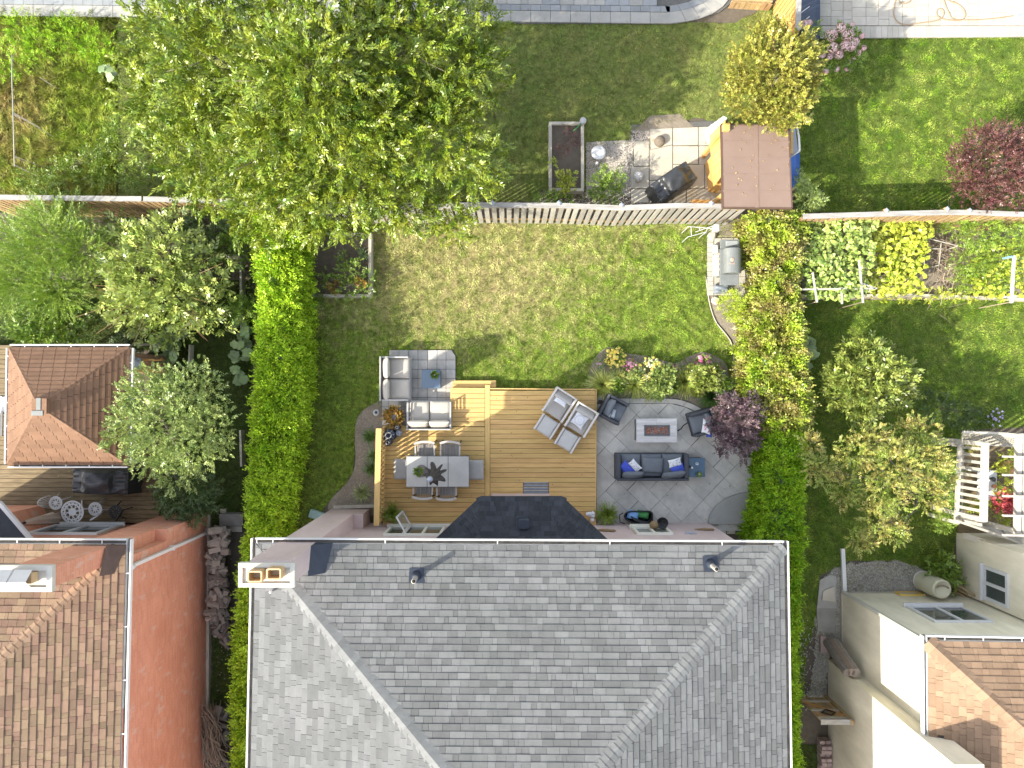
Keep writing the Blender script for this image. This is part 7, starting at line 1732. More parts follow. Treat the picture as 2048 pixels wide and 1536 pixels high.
planter('planter_box', 'square timber planter on the yard lawn beside the hedge, under the tree', 613, 465, 743, 594, .3, M['timber'])
planter('planter_box', 'tall narrow timber planter beside the gravel, left of the shed', 1098, 243, 1168, 382, .35, M['timber'])
tree('planter_greens', 'green and yellow vegetable plants in the square timber planter', 'plant', at(695, 560, .25), [bl(705, 545, .55, 28, .2), bl(740, 548, .7, 14, .12), bl(660, 560, .45, 24, .15), bl(700, 580, .5, 30, .2), bl(690, 520, .4, 18, .15), bl(735, 575, .5, 16, .15), bl(640, 600, .3, 16, .15), bl(735, 598, .3, 13, .12)], M['lf_shrub'], 360, 8, .2, .065, .035, .1, .5, .8, .6, -.1, 3, .02, 82, jit=.8)
tree('yellow_planter_plant', 'yellowing leafy plant in the lower part of the square planter', 'plant', at(668, 575, .25), [bl(668, 575, .42, 14, .12), bl(722, 566, .6, 12, .1)], M['lf_croton'], 80, 8, .18, .07, .04, .1, .5, .8, .6, -.1, 2, .02, 83, jit=.8)
grassclump('bluish leek-like clump in the square planter', 727, 508, 12, 'lf_squash', 60, .25, .02, 84, name='leek_plant', z0=.22)
tree('bean_seedlings', 'bright green plants at the bottom of the narrow planter', 'plant', at(1130, 355, .3), [bl(1118, 350, .5, 12, .12), bl(1140, 350, .5, 14, .12), bl(1130, 370, .45, 20, .12), bl(1108, 325, .4, 8, .1)], M['lf_yvine'], 130, 8, .18, .06, .035, .1, .5, .8, .6, -.1, 2, .02, 85, jit=.8)
tree('red_brown_plant', 'sparse reddish plant in the upper half of the narrow planter', 'plant', at(1138, 280, .3), [bl(1150, 280, .5, 14, .15), bl(1125, 300, .45, 16, .12), bl(1135, 262, .45, 14, .12)], M['lf_purple'], 110, 8, .18, .045, .02, .1, .4, .8, .6, -.1, 2, .02, 86, jit=.8)
tree('fence_side_bush', 'leafy green bush on the gravel beside the narrow planter', 'shrub', at(1210, 375, 0), [bl(1200, 365, .7, 24, .35), bl(1235, 360, .7, 18, .35), bl(1215, 385, .6, 30, .3), bl(1190, 392, .4, 16, .2), bl(1210, 340, .7, 8, .2)], M['lf_shrub'], 330, 8, .26, .075, .035, .1, .4, .8, .6, -.1, 3, .03, 87, jit=.8)
tree('fence_side_bush', 'low green plants at the foot of the fence, left of the narrow planter', 'shrub', at(1110, 395, 0), [bl(1100, 396, .35, 16, .2), bl(1130, 398, .35, 18, .2), bl(1075, 398, .3, 10, .2)], M['lf_shrub'], 120, 8, .22, .07, .035, .1, .4, .8, .6, -.1, 2, .03, 88, jit=.8)
# overgrown weeds top left
tree('weed_thicket', 'yellow-green weedy growth in the top left corner', 'plant', at(60, 60, 0), [bl(40 + 45 * i, 60 + 30 * (i % 2), .5, 40, .35) for i in range(4)] + [bl(200, 100, .5, 40, .3), bl(30, 130, .4, 40, .3)], M['lf_hedge'], 620, 9, .3, .07, .03, .15, .5, .8, .6, -.1, 3, .02, 91, jit=.9)
tree('weed_thicket', 'bright green growth between the left fence and the big tree', 'plant', at(150, 340, 0), [bl(60, 365, .4, 34, .3), bl(130, 350, .45, 40, .3), bl(200, 330, .5, 45, .35), bl(270, 350, .5, 36, .3), bl(240, 270, .6, 40, .3), bl(100, 375, .4, 28, .25)], M['lf_shrub'], 640, 9, .3, .07, .03, .15, .5, .8, .6, -.1, 3, .02, 92, jit=.9)

# fallen leaves and small debris
def litter(label_poly, z, n, seed):
    r = np.random.default_rng(seed); poly = ppoly(label_poly, z); X, Y = scatter(poly, n / area(poly)); k = len(X); a = r.uniform(0, 6.28, k)
    D = np.stack([np.cos(a), np.sin(a), r.uniform(0, .25, k)], 1); D = unit(D); W = unit(np.cross(D, np.array([[0, 0, 1.0]]) + r.normal(0, .2, (k, 3)))); P = np.stack([X, Y, np.full(k, z + .012)], 1)
    return leafV(P, D, W, r.uniform(.03, .07, k), r.uniform(.018, .035, k))
LT = np.concatenate([litter([(600, 450), (1400, 450), (1450, 740), (640, 760)], .045, 150, 1), litter([(980, 785), (1188, 785), (1188, 985), (980, 985)], DZ + .003, 12, 2), litter([(1195, 815), (1420, 850), (1490, 1040), (1195, 1040)], .062, 40, 3), litter([(1460, 255), (1575, 255), (1580, 410), (1450, 410)], 2.36, 45, 4),
    litter([(1300, 250), (1440, 250), (1440, 400), (1300, 400)], .055, 30, 5), litter([(640, 52), (1440, 52), (1400, 230), (700, 400)], .045, 110, 6), litter([(40, 940), (300, 940), (300, 1040), (150, 1040)], .256, 25, 7), litter([(1620, 1150), (1680, 1130), (1800, 1125), (1650, 1400)], .03, 60, 8), litter([(1000, 12), (1400, 12), (1300, 45), (1000, 45)], .08, 25, 9)])
fastmesh('fallen_leaves', LT, 4, mat('fallen_leaf', (.30, .20, .07), (.42, .34, .12), 5, .8, vary=.4, hue=.03), None, 'stuff')
# ---------------------------------------------------------------- grills, covers, shed and small things
def tarp_cover(name, label, c, L_, W_, H_, rot, m, seed=1, hood=.55):
    """draped grill cover: boxy skirt, raised hood in the middle, folds"""
    t = thing(name, label, 'grill cover', c, rot=0); r = random.Random(seed); c = Vector(c); T = Matrix.Translation(c) @ Matrix.Rotation(rot, 4, 'Z'); q = MB(T)
    nx, ny = 26, 12; vs = []; fs = []
    top = {}
    for i in range(nx + 1):
        for j in range(ny + 1):
            u = 2 * i / nx - 1; v = 2 * j / ny - 1; x = u * L_ / 2; y = v * W_ / 2
            hz = H_ * .78 + (H_ * .22) * max(0, 1 - (abs(u) / hood) ** 6) * (1 - .5 * v * v) if abs(u) < hood else H_ * .78 - .10 * (abs(u) - hood)
            hz += .018 * math.sin(7 * u + seed) * math.sin(5 * v) + .012 * math.sin(15 * u * v + 2)
            k = max(abs(u), abs(v)); 
            if k > .93: hz -= .05
            vs.append((x, y, hz))
    n1 = ny + 1
    for i in range(nx):
        for j in range(ny): fs.append((i * n1 + j, (i + 1) * n1 + j, (i + 1) * n1 + j + 1, i * n1 + j + 1))
    ring = [(i, 0) for i in range(nx + 1)] + [(nx, j) for j in range(1, ny + 1)] + [(i, ny) for i in range(nx - 1, -1, -1)] + [(0, j) for j in range(ny - 1, 0, -1)]
    b0 = len(vs)
    for lv, zz in ((1.02, .5), (1.05, .08)):
        for k, (i, j) in enumerate(ring):
            x, y, z = vs[i * n1 + j]; f = lv + .025 * math.sin(k * 1.1 + seed) * (1.2 if zz < .3 else .6); vs.append((x * f, y * (f + .01), z * zz if zz > .3 else .06))
    n = len(ring)
    for k in range(n):
        a = ring[k][0] * n1 + ring[k][1]; b = ring[(k + 1) % n][0] * n1 + ring[(k + 1) % n][1]
        fs.append((b, a, b0 + k, b0 + (k + 1) % n)); fs.append((b0 + (k + 1) % n, b0 + k, b0 + n + k, b0 + n + (k + 1) % n))
    q.add(vs, fs, False); q.build('cover', m, t); return t
c = at(1343, 369, .5); tarp_cover('covered_grill', 'black covered grill standing aslant on the pale slabs left of the shed', (c.x, c.y, .05), 1.28, .62, 1.05, R(34), M['tarp'], 2)
c = at(209, 962, .8); tarp_cover('covered_grill', 'black covered grill on the weathered deck below the gazebo', (c.x, c.y, OZ), 1.6, .68, 1.1, R(-2), M['tarp'], 5)
# gas grill
c = at(1462, 533, .5); g = thing('gas_grill', 'grey gas grill with a domed hood and round copper badge on the paved pad', 'grill', (c.x, c.y, .05))
def gbox(nm, x0, y0, x1, y1, z0, z1, m, c_=.01):
    a, b = at(x0, y1, z1), at(x1, y0, z1); MB().cbox(a.x, b.x, a.y, b.y, z0, z1, c_).build(nm, m, g)
gbox('side_shelf', 1441, 479, 1479, 497, .88, .93, M['steel'], .01); gbox('side_burner_lid', 1452, 481, 1476, 491, .93, .95, M['steel_lt'])
gbox('side_shelf', 1440, 548, 1478, 570, .86, .91, M['steel']); gbox('front_shelf', 1440, 497.5, 1447, 547.5, .86, .92, M['steel'])
a, b = at(1447, 547, .95), at(1482, 498, .95)
gb = MB(); gb.box(a.x + .02, b.x - .05, a.y + .02, b.y - .02, .08, .88); gb.build('cabinet', M['steel'], g)
dm = MB(); n = 14; vs = []; fs = []
for k in range(n + 1):
    th = math.pi * k / n; x = (a.x + b.x) / 2 - math.cos(th) * (b.x - a.x) / 2; z = .90 + .26 * math.sin(th) ** .7
    for y in (a.y, b.y): vs.append((x, y, z))
for k in range(n): fs.append((2 * k, 2 * k + 2, 2 * k + 3, 2 * k + 1))
fs.append(tuple(2 * k for k in range(n, -1, -1))); fs.append(tuple(2 * k + 1 for k in range(n + 1))); dm.add(vs, fs, False); dm.build('hood', M['steel'], g)
c = at(1464.5, 519, 1.17); MB().lathe((c.x, c.y, 1.157), [(.052, 0), (.052, .012), (.04, .016), (.001, .016)], 20).build('round_badge', M['copper'], g)
q = MB(); q.add([(c.x + .02 * math.cos(k * 1.2566 + i * .628) * (1 if i == 0 else .45), c.y + .02 * math.sin(k * 1.2566 + i * .628) * (1 if i == 0 else .45), 1.175) for k in range(5) for i in range(2)], [tuple(range(10))]); q.build('badge_mark', M['steel'], g)
q = MB(); q.box(c.x - .075, c.x + .075, c.y - .115, c.y - .105, 1.168, 1.172); q.box(c.x - .06, c.x + .06, c.y - .135, c.y - .13, 1.168, 1.172); q.build('badge_line', M['copper'], g)
q = MB(); p0, p1 = at(1444, 503, .9), at(1444, 543, .9); q.tube([p0, p1], .015, 8); q.build('handle', M['steel_lt'], g)
for k in range(4):
    p = at(1440, 508 + 10 * k, .8); MB().tube([p + Vector((.02, 0, 0)), p - Vector((.05, 0, 0))], .026, 10).build('knob', M['copper'], g)
dr = MB(); A0, A1, B0, B1 = at(1438, 508, .72), at(1438, 552, .72), at(1425, 511, .5), at(1425, 553, .5); dr.add([A0, A1, B1, B0, A0 - Vector((0, 0, .03)), A1 - Vector((0, 0, .03)), B1 - Vector((0, 0, .03)), B0 - Vector((0, 0, .03))], [(0, 1, 2, 3), (7, 6, 5, 4), (0, 4, 5, 1), (1, 5, 6, 2), (2, 6, 7, 3), (3, 7, 4, 0)]); dr.build('front_door', M['steel_lt'], g)
q = MB(); P_ = [at(1427, 541, .56), at(1427, 545, .56), at(1436, 540, .70), at(1436, 532, .70)]; q.add([p + Vector((0, 0, .012)) for p in P_], [(0, 1, 2, 3)]); q.build('paper_label', M['white'], g)
c = at(1445, 577, .3); t = thing('folded_tarp', 'folded grey plastic tarp on the pad below the gas grill', 'tarp', (c.x, c.y, .05)); q = MB(); q.cushion((c.x, c.y, .16), (.44, .26, .22), p=9, n=13, wrinkle=.35, seed=4); q.build('tarp', M['plastic'] if False else mat('slate_plastic', (.16, .19, .23), (.21, .24, .28), 20, .4, .5, 30), t)
c = at(1433, 497, .3); q = MB(); q.cushion((c.x, c.y, .2), (.17, .26, .3), p=4, n=9, wrinkle=.15); setp(q.build('white_bag', M['white']), 'white bag standing left of the gas grill', 'bag')
# rocks at the corner of the pad and along the fence
for i, (x, y, s, lb_) in enumerate([(1425, 470, 9, 'large pale rock at the top of the grill pad'), (1432, 600, 9, 'pale rock at the bottom of the grill pad'), (1484, 640, 8, 'pale rock below the golden globe shrub'), (1474, 655, 6, 'smaller pale rock below the golden globe shrub'), (1474, 782, 8, 'grey rock above the plum shrub'), (1294, 305, 0, '')]):
    if not s: continue
    r = random.Random(i); c = at(x, y, .1); sr = s * CAM_H / FPX; q = MB(); n = 9; vs = []
    for k, (rr_, z_) in enumerate([(1, 0), (.95, .5), (.6, .85)]):
        for j in range(n): a = 6.283 * j / n + k * .3; vs.append((c.x + sr * rr_ * math.cos(a) * r.uniform(.8, 1.15), c.y + sr * rr_ * math.sin(a) * r.uniform(.8, 1.15), z_ * sr * 1.1 + .01))
    fs = [tuple(range(2 * n, 3 * n))] + [(k * n + j, k * n + (j + 1) % n, (k + 1) * n + (j + 1) % n, (k + 1) * n + j) for k in range(2) for j in range(n)]; q.add(vs, fs); setp(q.build('garden_rock', M['concrete']), lb_, 'rock', 'rocks in the beds')
# clothes airer at the fence corner
t = thing('clothes_airer', 'white wire airer with a pale blue box at the corner of the board fence', 'airer', at(1405, 460, 0)); q = MB()
for (p, q_) in [((1375, 453, .8), (1425, 457, .8)), ((1376, 474, .8), (1412, 464, .8)), ((1391, 464, .9), (1425, 452, .9)), ((1382, 453, .8), (1383, 473, .8)), ((1412, 464, .8), (1415, 456, .8)), ((1398, 454, .8), (1400, 460, .8))]: q.bar(at(*p), at(*q_), .014)
for (x, y) in ((1376, 454), (1377, 473), (1424, 457), (1412, 464)): c = at(x, y, .8); q.bar((c.x, c.y, 0), c, .014)
q.build('wire_frame', M['white'], t); a, b = at(1428, 462, 1.0), at(1439, 448, 1.0); MB().cbox(a.x, b.x, a.y, b.y, .8, 1.0, .01).build('box', M['alu'], t)

# ---- shed
SZ = 2.35; t = thing('garden_shed', 'open garden shed with a flat brown membrane roof behind the board fence', 'shed', at(1515, 340, 0))
r4 = [at(1446, 415, SZ), at(1584, 416, SZ), at(1577, 252, SZ), at(1443, 248, SZ)]
q = MB(); q.prism([(p.x, p.y) for p in r4], SZ - .08, SZ); q.build('roof', M['shedroof'], t)
for p in r4:
    c = sum(r4, Vector()) / 4; x, y = c.x + (p.x - c.x) * .88, c.y + (p.y - c.y) * (.9 if p.y > c.y else .6); MB().box(x - .05, x + .05, y - .05, y + .05, 0, SZ - .085).build('post', M['fence_orange'], t)
a_, b_ = at(1500, 400, 1.2), at(1570, 270, 1.2); MB().box(a_.x, a_.x + .04, a_.y, b_.y, 0, SZ - .085).build('wall', M['yellow_wood'], t)
for (x, y, w) in ((1456, 254, .14), (1571, 255, .12)):
    p = at(x, y, SZ + .1); MB().cbox(p.x - w, p.x + w * .4, p.y - w * .7, p.y + w * .7, SZ, SZ + .14, .02).build('beam_end', M['fence_orange'], t)
q = MB(); a_, b_ = at(1512, 250, SZ), at(1514, 415, SZ); q.bar(a_ + Vector((0, 0, .006)), b_ + Vector((0, 0, .006)), .10, .008); q.build('roof_seam', M['shedroof'], t)
for k in range(1, 5): y_ = 250 + 33 * k; MB().bar(at(1446, y_, SZ) + Vector((0, 0, .003)), at(1579, y_ + 1, SZ) + Vector((0, 0, .003)), .05, .006).build('roof_lap', M['shedroof'], t)
q = MB()
for p, r_ in zip(r4, r4[1:] + r4[:1]): q.bar(p - Vector((0, 0, .045)), r_ - Vector((0, 0, .045)), .04, .10)
q.build('roof_trim', M['brownflash'], t)
# stack of yellow boards leaning on it
t = thing('leaning_boards', 'stack of yellow boards leaning against the left wall of the shed', 'boards', at(1435, 330, 0))
for k in range(7):
    A_, B_, C2, D_ = [at(x, y, z) for x, y, z in ((1420 + k * 1.2, 272 + 14.6 * k, .9), (1421 + k * 1.2, 285.6 + 14.6 * k, .9), (1452, 253 + 14.6 * k, 2.1), (1452, 239.4 + 14.6 * k, 2.1))]; up_ = Vector((-.03, 0, .03 + .012 * (k % 2)))
    q = MB(); q.add([A_, B_, C2, D_, A_ + up_, B_ + up_, C2 + up_, D_ + up_], [(3, 2, 1, 0), (4, 5, 6, 7), (0, 1, 5, 4), (1, 2, 6, 5), (2, 3, 7, 6), (3, 0, 4, 7)]); q.build('board', M['yellow_wood'], t)
q = MB(); q.prism(ppoly([(1424, 310), (1445, 295), (1447, 372), (1430, 368)], .8), 0, .8); q.build('crate', M['fence_orange'], t)
t = thing('white_sheet', 'crumpled white sheet beside the shed under the lime-yellow tree', 'sheet', at(1430, 265, 0)); q = MB(); vs = []; rr = random.Random(3)
G = [[(1447, 232), (1454, 236), (1447, 248)], [(1432, 243), (1441, 250), (1446, 262)], [(1417, 254), (1430, 262), (1440, 276)], [(1408, 262), (1420, 276), (1430, 292)], [(1420, 282), (1424, 292), (1426, 300)]]
for i, row in enumerate(G):
    for j, (x, y) in enumerate(row): vs.append(at(x, y, .5 + .5 * (1 - i / 4) + rr.uniform(-.12, .12)))
q.add(vs, [(i * 3 + j, i * 3 + j + 1, (i + 1) * 3 + j + 1, (i + 1) * 3 + j) for i in range(4) for j in range(2)]); q.build('cloth', M['white'], t); MB().box(at(1430, 0, 0).x - .25, at(1430, 0, 0).x + .3, at(0, 275, 0).y - .2, at(0, 275, 0).y + .25, .04, .4).build('box_beneath', M['white'], t)
# blue tarp on a white tube frame
t = thing('tube_frame', 'white tube frame with a blue tarp sagging behind the right side of the shed', 'frame', at(1590, 300, 0)); FT = [(1577, 256, 2.0), (1591, 240, 2.0), (1598, 275, 2.0), (1599, 302, 2.0)]
q = MB(); q.tube([at(*p) for p in FT], .03, 8); q.tube([at(1577, 256, 2.0), at(1578, 318, 2.0), at(1599, 302, 2.0)], .025, 8)
for (x, y) in ((1592, 241), (1599, 301)): c = at(x, y, 2.0); q.bar((c.x, c.y, 0), c, .05)
q.build('tube', M['white'], t)
q = MB(); vs = []
for i in range(7):
    for j in range(4):
        u, v = i / 6, j / 3; x = 1579 + (1599 - 1579) * v + 6 * u * (v - .2) - 8 * u * u * v; y = 318 - 16 * v + u * (66 + 6 * v) - 10 * v * u; vs.append(at(x, y, 1.95 - .35 * math.sin(math.pi * v) * .6 - .5 * u))
q.add(vs, [(i * 4 + j, i * 4 + j + 1, (i + 1) * 4 + j + 1, (i + 1) * 4 + j) for i in range(6) for j in range(3)], True); q.build('tarp', M['bluetarp'], t)
q = MB(); q.add([at(1579, 262, 1.2), at(1590, 250, 1.2), at(1596, 300, 1.2), at(1580, 316, 1.2)], [(0, 1, 2, 3)]); q.build('grey_panel', M['plastic'], t); MB().bar(at(1584, 262, 1.3), at(1583, 308, 1.3), .08, .05).build('wooden_batten', M['deck'], t)
# timber lying at the fence by the shed
t = thing('timber_offcuts', 'orange timber lengths lying between the fence and the shed', 'timber', at(1410, 402, 0)); MB().bar(at(1383, 403, .5), at(1443, 404, .5), .1, .1).build('length', M['fence_orange'], t); MB().bar(at(1430, 400, .7), at(1446, 400, .7), .14, .06).build('block', M['timber'], t); MB().bar(at(1423, 404, .9), at(1425, 392, .9), .03).build('bracket', M['alu'], t)
# gravel ornaments
c = at(1197, 305, .3); t = thing('white_bird_bath', 'pale plastic basin tipped on the gravel beside the narrow planter', 'basin', (c.x, c.y, .02)); MB().lathe((c.x, c.y, .02), [(.1, 0), (.14, .1), (.22, .28), (.21, .3), (.1, .2), (.001, .18)], 14).build('bowl', M['white'], t); MB().lathe((c.x - .03, c.y - .28, .02), [(.06, 0), (.05, .2), (.001, .24)], 10).build('foot', M['white'], t)
c = at(1276, 355, .1); t = thing('garden_globe', 'silver grey globe ornament on the slab left of the black covered grill', 'ornament', (c.x, c.y, .05)); q = MB(); q.ball((c.x, c.y, .2), .155, 12); q.build('globe', M['alu'], t); MB().lathe((c.x, c.y, .05), [(.1, 0), (.08, .04), (.05, .06)], 12).build('stand', M['alu'], t)
t = thing('watering_can', 'grey and green watering can on the corner of the narrow planter', 'watering can', at(1165, 243, .35)); c = at(1166, 242, .5); MB().lathe((c.x, c.y, .35), [(.09, 0), (.1, .2), (.07, .24), (.04, .24)], 12).build('body', M['alu'], t); MB().tube([c, at(1158, 252, .45), at(1146, 262, .5)], [.02, .018, .015], 8).build('spout', M['green'], t)
t = thing('tree_stump', 'low round brown stump at the corner of the slabs', 'stump', at(1318, 285, 0)); c = at(1318, 285, 0); MB().lathe((c.x, c.y, 0), [(.17, 0), (.15, .12), (.15, .2), (.001, .21)], 12).build('stump', M['bark'], t)

# ---- navy tarp and hose at the top right
t = thing('navy_tarp_cover', 'navy tarp covered bench beside the orange fence at the top', 'cover', at(1622, 20, 0))
q = MB(); A = [at(1600, -60, .85), at(1640, -60, .7), at(1640, 78, .7), at(1626, 80, .72), at(1600, 58, .85)]; n = 5
q.add(A + [Vector((p.x, p.y, .02)) for p in A], [(4, 3, 2, 1, 0)[::-1]] + [(i, n + i, n + (i + 1) % n, (i + 1) % n) for i in range(n)]); q.build('cover', M['navytarp'], t)
MB().bar(at(1601, 26, .87), at(1619, 13, .87), .02, .01).build('strap', M['white'], t); MB().bar(at(1609, 41, .87), at(1619, 33, .87), .02, .01).build('strap', M['white'], t)
hp_ = [(1794, -20), (1796, 0), (1806, 7), (1818, 4), (1822, -4), (1815, -12), (1803, -14), (1793, -4), (1788, 14), (1788, 30), (1794, 42), (1806, 48.5), (1820, 49), (1845, 45), (1868, 42), (1882, 37), (1888, 27), (1885, 19), (1878, 17), (1873, 24), (1877, 34), (1892, 39), (1918, 41), (1930, 34), (1928, 20), (1916, 8), (1900, 2), (1888, -4), (1890, 8), (1898, 26), (1907, 38), (1940, 39.5), (1975, 38), (2010, 34), (2045, 28), (2080, 20)]
sm2 = []
for i in range(len(hp_) - 1):
    p0, p1, p2, p3 = hp_[max(0, i - 1)], hp_[i], hp_[i + 1], hp_[min(len(hp_) - 1, i + 2)]
    for j in range(4):
        tt = j / 4; sm2.append(tuple(.5 * ((2 * p1[a]) + (-p0[a] + p2[a]) * tt + (2 * p0[a] - 5 * p1[a] + 4 * p2[a] - p3[a]) * tt ** 2 + (-p0[a] + 3 * p1[a] - 3 * p2[a] + p3[a]) * tt ** 3) for a in (0, 1)))
setp(MB().tube([at(x, y, .095) for x, y in sm2], .015, 6).build('garden_hose', M['hose']), 'tan garden hose looping over the pale terrace at the top right', 'hose')
setp(MB().cbox(at(2037, 0, .3).x, at(2060, 0, .3).x, at(0, 26, .3).y, at(0, -10, .3).y, .07, .3, .01).build('metal_box', M['plastic']), 'grey metal box at the top right corner on the terrace', 'box')

# ---- white rods in the overgrown yard
t = thing('white_rods', 'long white pole with thin wires in the overgrown yard at the left edge', 'pole', at(27, 220, 0)); MB().tube([at(24, 110, 1.2), at(24, 160, 1.2), at(27, 250, 1.2), at(29, 333, 1.2)], .016, 6).build('pole', M['offwhite'], t)
q = MB(); 
for pts in ([(26, 228, 1.1), (55, 243, .7), (108, 274, .3)], [(28, 312, 1.1), (60, 324, .6), (90, 336, .2)], [(28, 312, 1.1), (45, 324, .6), (64, 340, .2)], [(26, 228, 1.1), (44, 243, .6), (60, 256, .3)], [(80, 155, .8), (100, 168, .6), (118, 178, .4)]): q.tube([at(*p) for p in pts], .007, 4)
q.build('wire', M['offwhite'], t)
for (x, y) in ((27, 225), (29, 330)): c = at(x, y, 1.2); MB().bar((c.x, c.y, 0), c, .02).build('stake', M['timber'], t)

# ---- left deck furniture
def filigree_disc(c, R_, z, m, parent, name, rings, hub=True):
    """openwork cast top: rim, hub and ring-shaped bars"""
    c = Vector((c[0], c[1], z)); q = MB()
    def ringm(r0, r1, n=32):
        vs = []
        for r in (r0, r1):
            for i in range(n): a = 6.28318 * i / n; vs.append((c.x + r * math.cos(a), c.y + r * math.sin(a), z))
        for r in (r0, r1):
            for i in range(n): a = 6.28318 * i / n; vs.append((c.x + r * math.cos(a), c.y + r * math.sin(a), z - .012))
        f = [(i, (i + 1) % n, n + (i + 1) % n, n + i) for i in range(n)] + [(n + i, n + (i + 1) % n, 3 * n + (i + 1) % n, 3 * n + i) for i in range(n)] + [((i + 1) % n, i, 2 * n + i, 2 * n + (i + 1) % n) for i in range(n)]
        q.add(vs, f)
    for r0, r1 in rings: ringm(r0 * R_, r1 * R_)
    for (r0, r1, k, w) in ((rings[0][1], rings[1][0], 8, .02), (rings[1][1], rings[2][0], 14, .022)) if len(rings) > 2 else ((rings[0][1], rings[1][0], 9, .02),):
        for i in range(k):
            a = 6.283 * i / k; b = a + .35
            q.bar((c.x + r0 * R_ * math.cos(a), c.y + r0 * R_ * math.sin(a), z - .006), (c.x + r1 * R_ * math.cos(b), c.y + r1 * R_ * math.sin(b), z - .006), w * 1.1, .01)
            q.bar((c.x + r0 * R_ * math.cos(b), c.y + r0 * R_ * math.sin(b), z - .006), (c.x + r1 * R_ * math.cos(a), c.y + r1 * R_ * math.sin(a), z - .006), w * .8, .009)
    q.build(name, m, parent)
def bistro_chair(label, x, y, rot, m):
    z = OZ + .45; c = at(x, y, z); t = thing('bistro_chair', label, 'chair', (c.x, c.y, OZ), 'bistro chairs on the weathered deck')
    filigree_disc(c, .20, z, m, t, 'seat', [(.0001, .3), (.62, .7), (.84, 1)])
    for k in range(4):
        a = rot + math.pi / 4 + k * math.pi / 2; MB().tube([(c.x + .14 * math.cos(a), c.y + .14 * math.sin(a), z - .01), (c.x + .2 * math.cos(a), c.y + .2 * math.sin(a), z - .25), (c.x + .27 * math.cos(a), c.y + .27 * math.sin(a), OZ + .01)], .014, 6).build('leg', m, t)
    b = MB(); back = Vector((math.cos(rot), math.sin(rot), 0)); sd = Vector((-back.y, back.x, 0)); base = Vector((c.x, c.y, z)) + back * .18
    arch = [base + sd * (.17 * math.cos(a)) + Vector((0, 0, .38 * math.sin(a))) + back * (.10 * math.sin(a)) for a in [math.pi * k / 10 for k in range(11)]]
    b.tube(arch, .014, 6)
    for k in range(-2, 3): b.tube([base + sd * (.06 * k), base + sd * (.04 * k + .02) + Vector((0, 0, .18)) + back * .05, base + sd * (.065 * k * .8) + Vector((0, 0, .35 - .03 * abs(k))) + back * .09], .010, 5)
    b.build('backrest', m, t); return t
bistro_chair('white cast bistro chair left of the white round table, by the brick wing', 111, 1006, R(165), M['white'])
bistro_chair('white cast bistro chair right of the white round table', 190, 1018, R(-60), M['white'])
bistro_chair('black cast bistro chair at the right end of the bistro set', 231, 1024, R(-30), M['black'])
c = at(144.5, 1024, OZ + .7); t = thing('bistro_table', 'white cast round bistro table on the weathered deck', 'table', (c.x, c.y, OZ)); filigree_disc(c, .33, OZ + .7, M['white'], t, 'tabletop', [(.0001, .34), (.62, .72), (.88, 1)])
MB().tube([(c.x, c.y, OZ + .12), (c.x, c.y, OZ + .69)], .025, 8).build('column', M['white'], t)
for k in range(3): a = k * 2.1; MB().tube([(c.x, c.y, OZ + .2), (c.x + .15 * math.cos(a), c.y + .15 * math.sin(a), OZ + .12), (c.x + .28 * math.cos(a), c.y + .28 * math.sin(a), OZ + .01)], .018, 6).build('foot', M['white'], t)
# folded beige parasol leaning at the brick wing
t = thing('closed_beige_parasol', 'folded beige parasol leaning beside the brick wing window', 'parasol', at(75, 1040, 0)); P0, P1 = at(120, 1035, .6), at(46, 1046, 2.7)
MB().tube([P0 + (P0 - P1) * .25, P1], .02, 8).build('pole', M['black'], t); q = MB(); d_ = (P1 - P0); s1 = d_.cross(Vector((0, 0, 1))).normalized(); s2 = s1.cross(d_).normalized(); vs = []; n = 18
for k in range(8):
    u = k / 7; rad = .05 + .11 * (1 - u) ** .8
    for i in range(n): a = 6.283 * i / n; rr_ = rad * (1 + .3 * math.cos(6 * a + k * .4)); vs.append(P0.lerp(P1, .12 + .85 * u) + s1 * rr_ * math.cos(a) + s2 * rr_ * math.sin(a))
q.add(vs, [(k * n + i, k * n + (i + 1) % n, (k + 1) * n + (i + 1) % n, (k + 1) * n + i) for k in range(7) for i in range(n)], True); q.build('canopy', M['beige_cloth'], t)
# white resin chair and grey frame left of the gazebo
t = thing('resin_chair', 'white resin armchair half hidden left of the gazebo', 'chair', at(2, 800, OZ)); a, b = at(-26, 828, OZ + .42), at(12, 790, OZ + .42)
MB().cbox(a.x, b.x, a.y, b.y, OZ + .38, OZ + .42, .02).build('seat', M['white'], t); MB().cbox(a.x, b.x, b.y - .04, b.y, OZ + .42, OZ + .8, .015).build('backrest', M['white'], t)
for y in (a.y, b.y - .06): MB().cbox(b.x - .05, b.x, y, y + .05, OZ, OZ + .6, .01).build('leg', M['white'], t)
t = thing('grey_table', 'grey metal framed table edge left of the gazebo', 'table', at(0, 850, OZ)); MB().bar(at(4, 822, OZ + .7), at(3, 872, OZ + .7), .06, .03).build('edge', M['table_frame'], t); MB().box(at(-20, 0, .9).x, at(2, 0, .9).x, at(0, 870, .9).y, at(0, 824, .9).y, OZ + .66, OZ + .69).build('tabletop', M['fence_brown'], t)
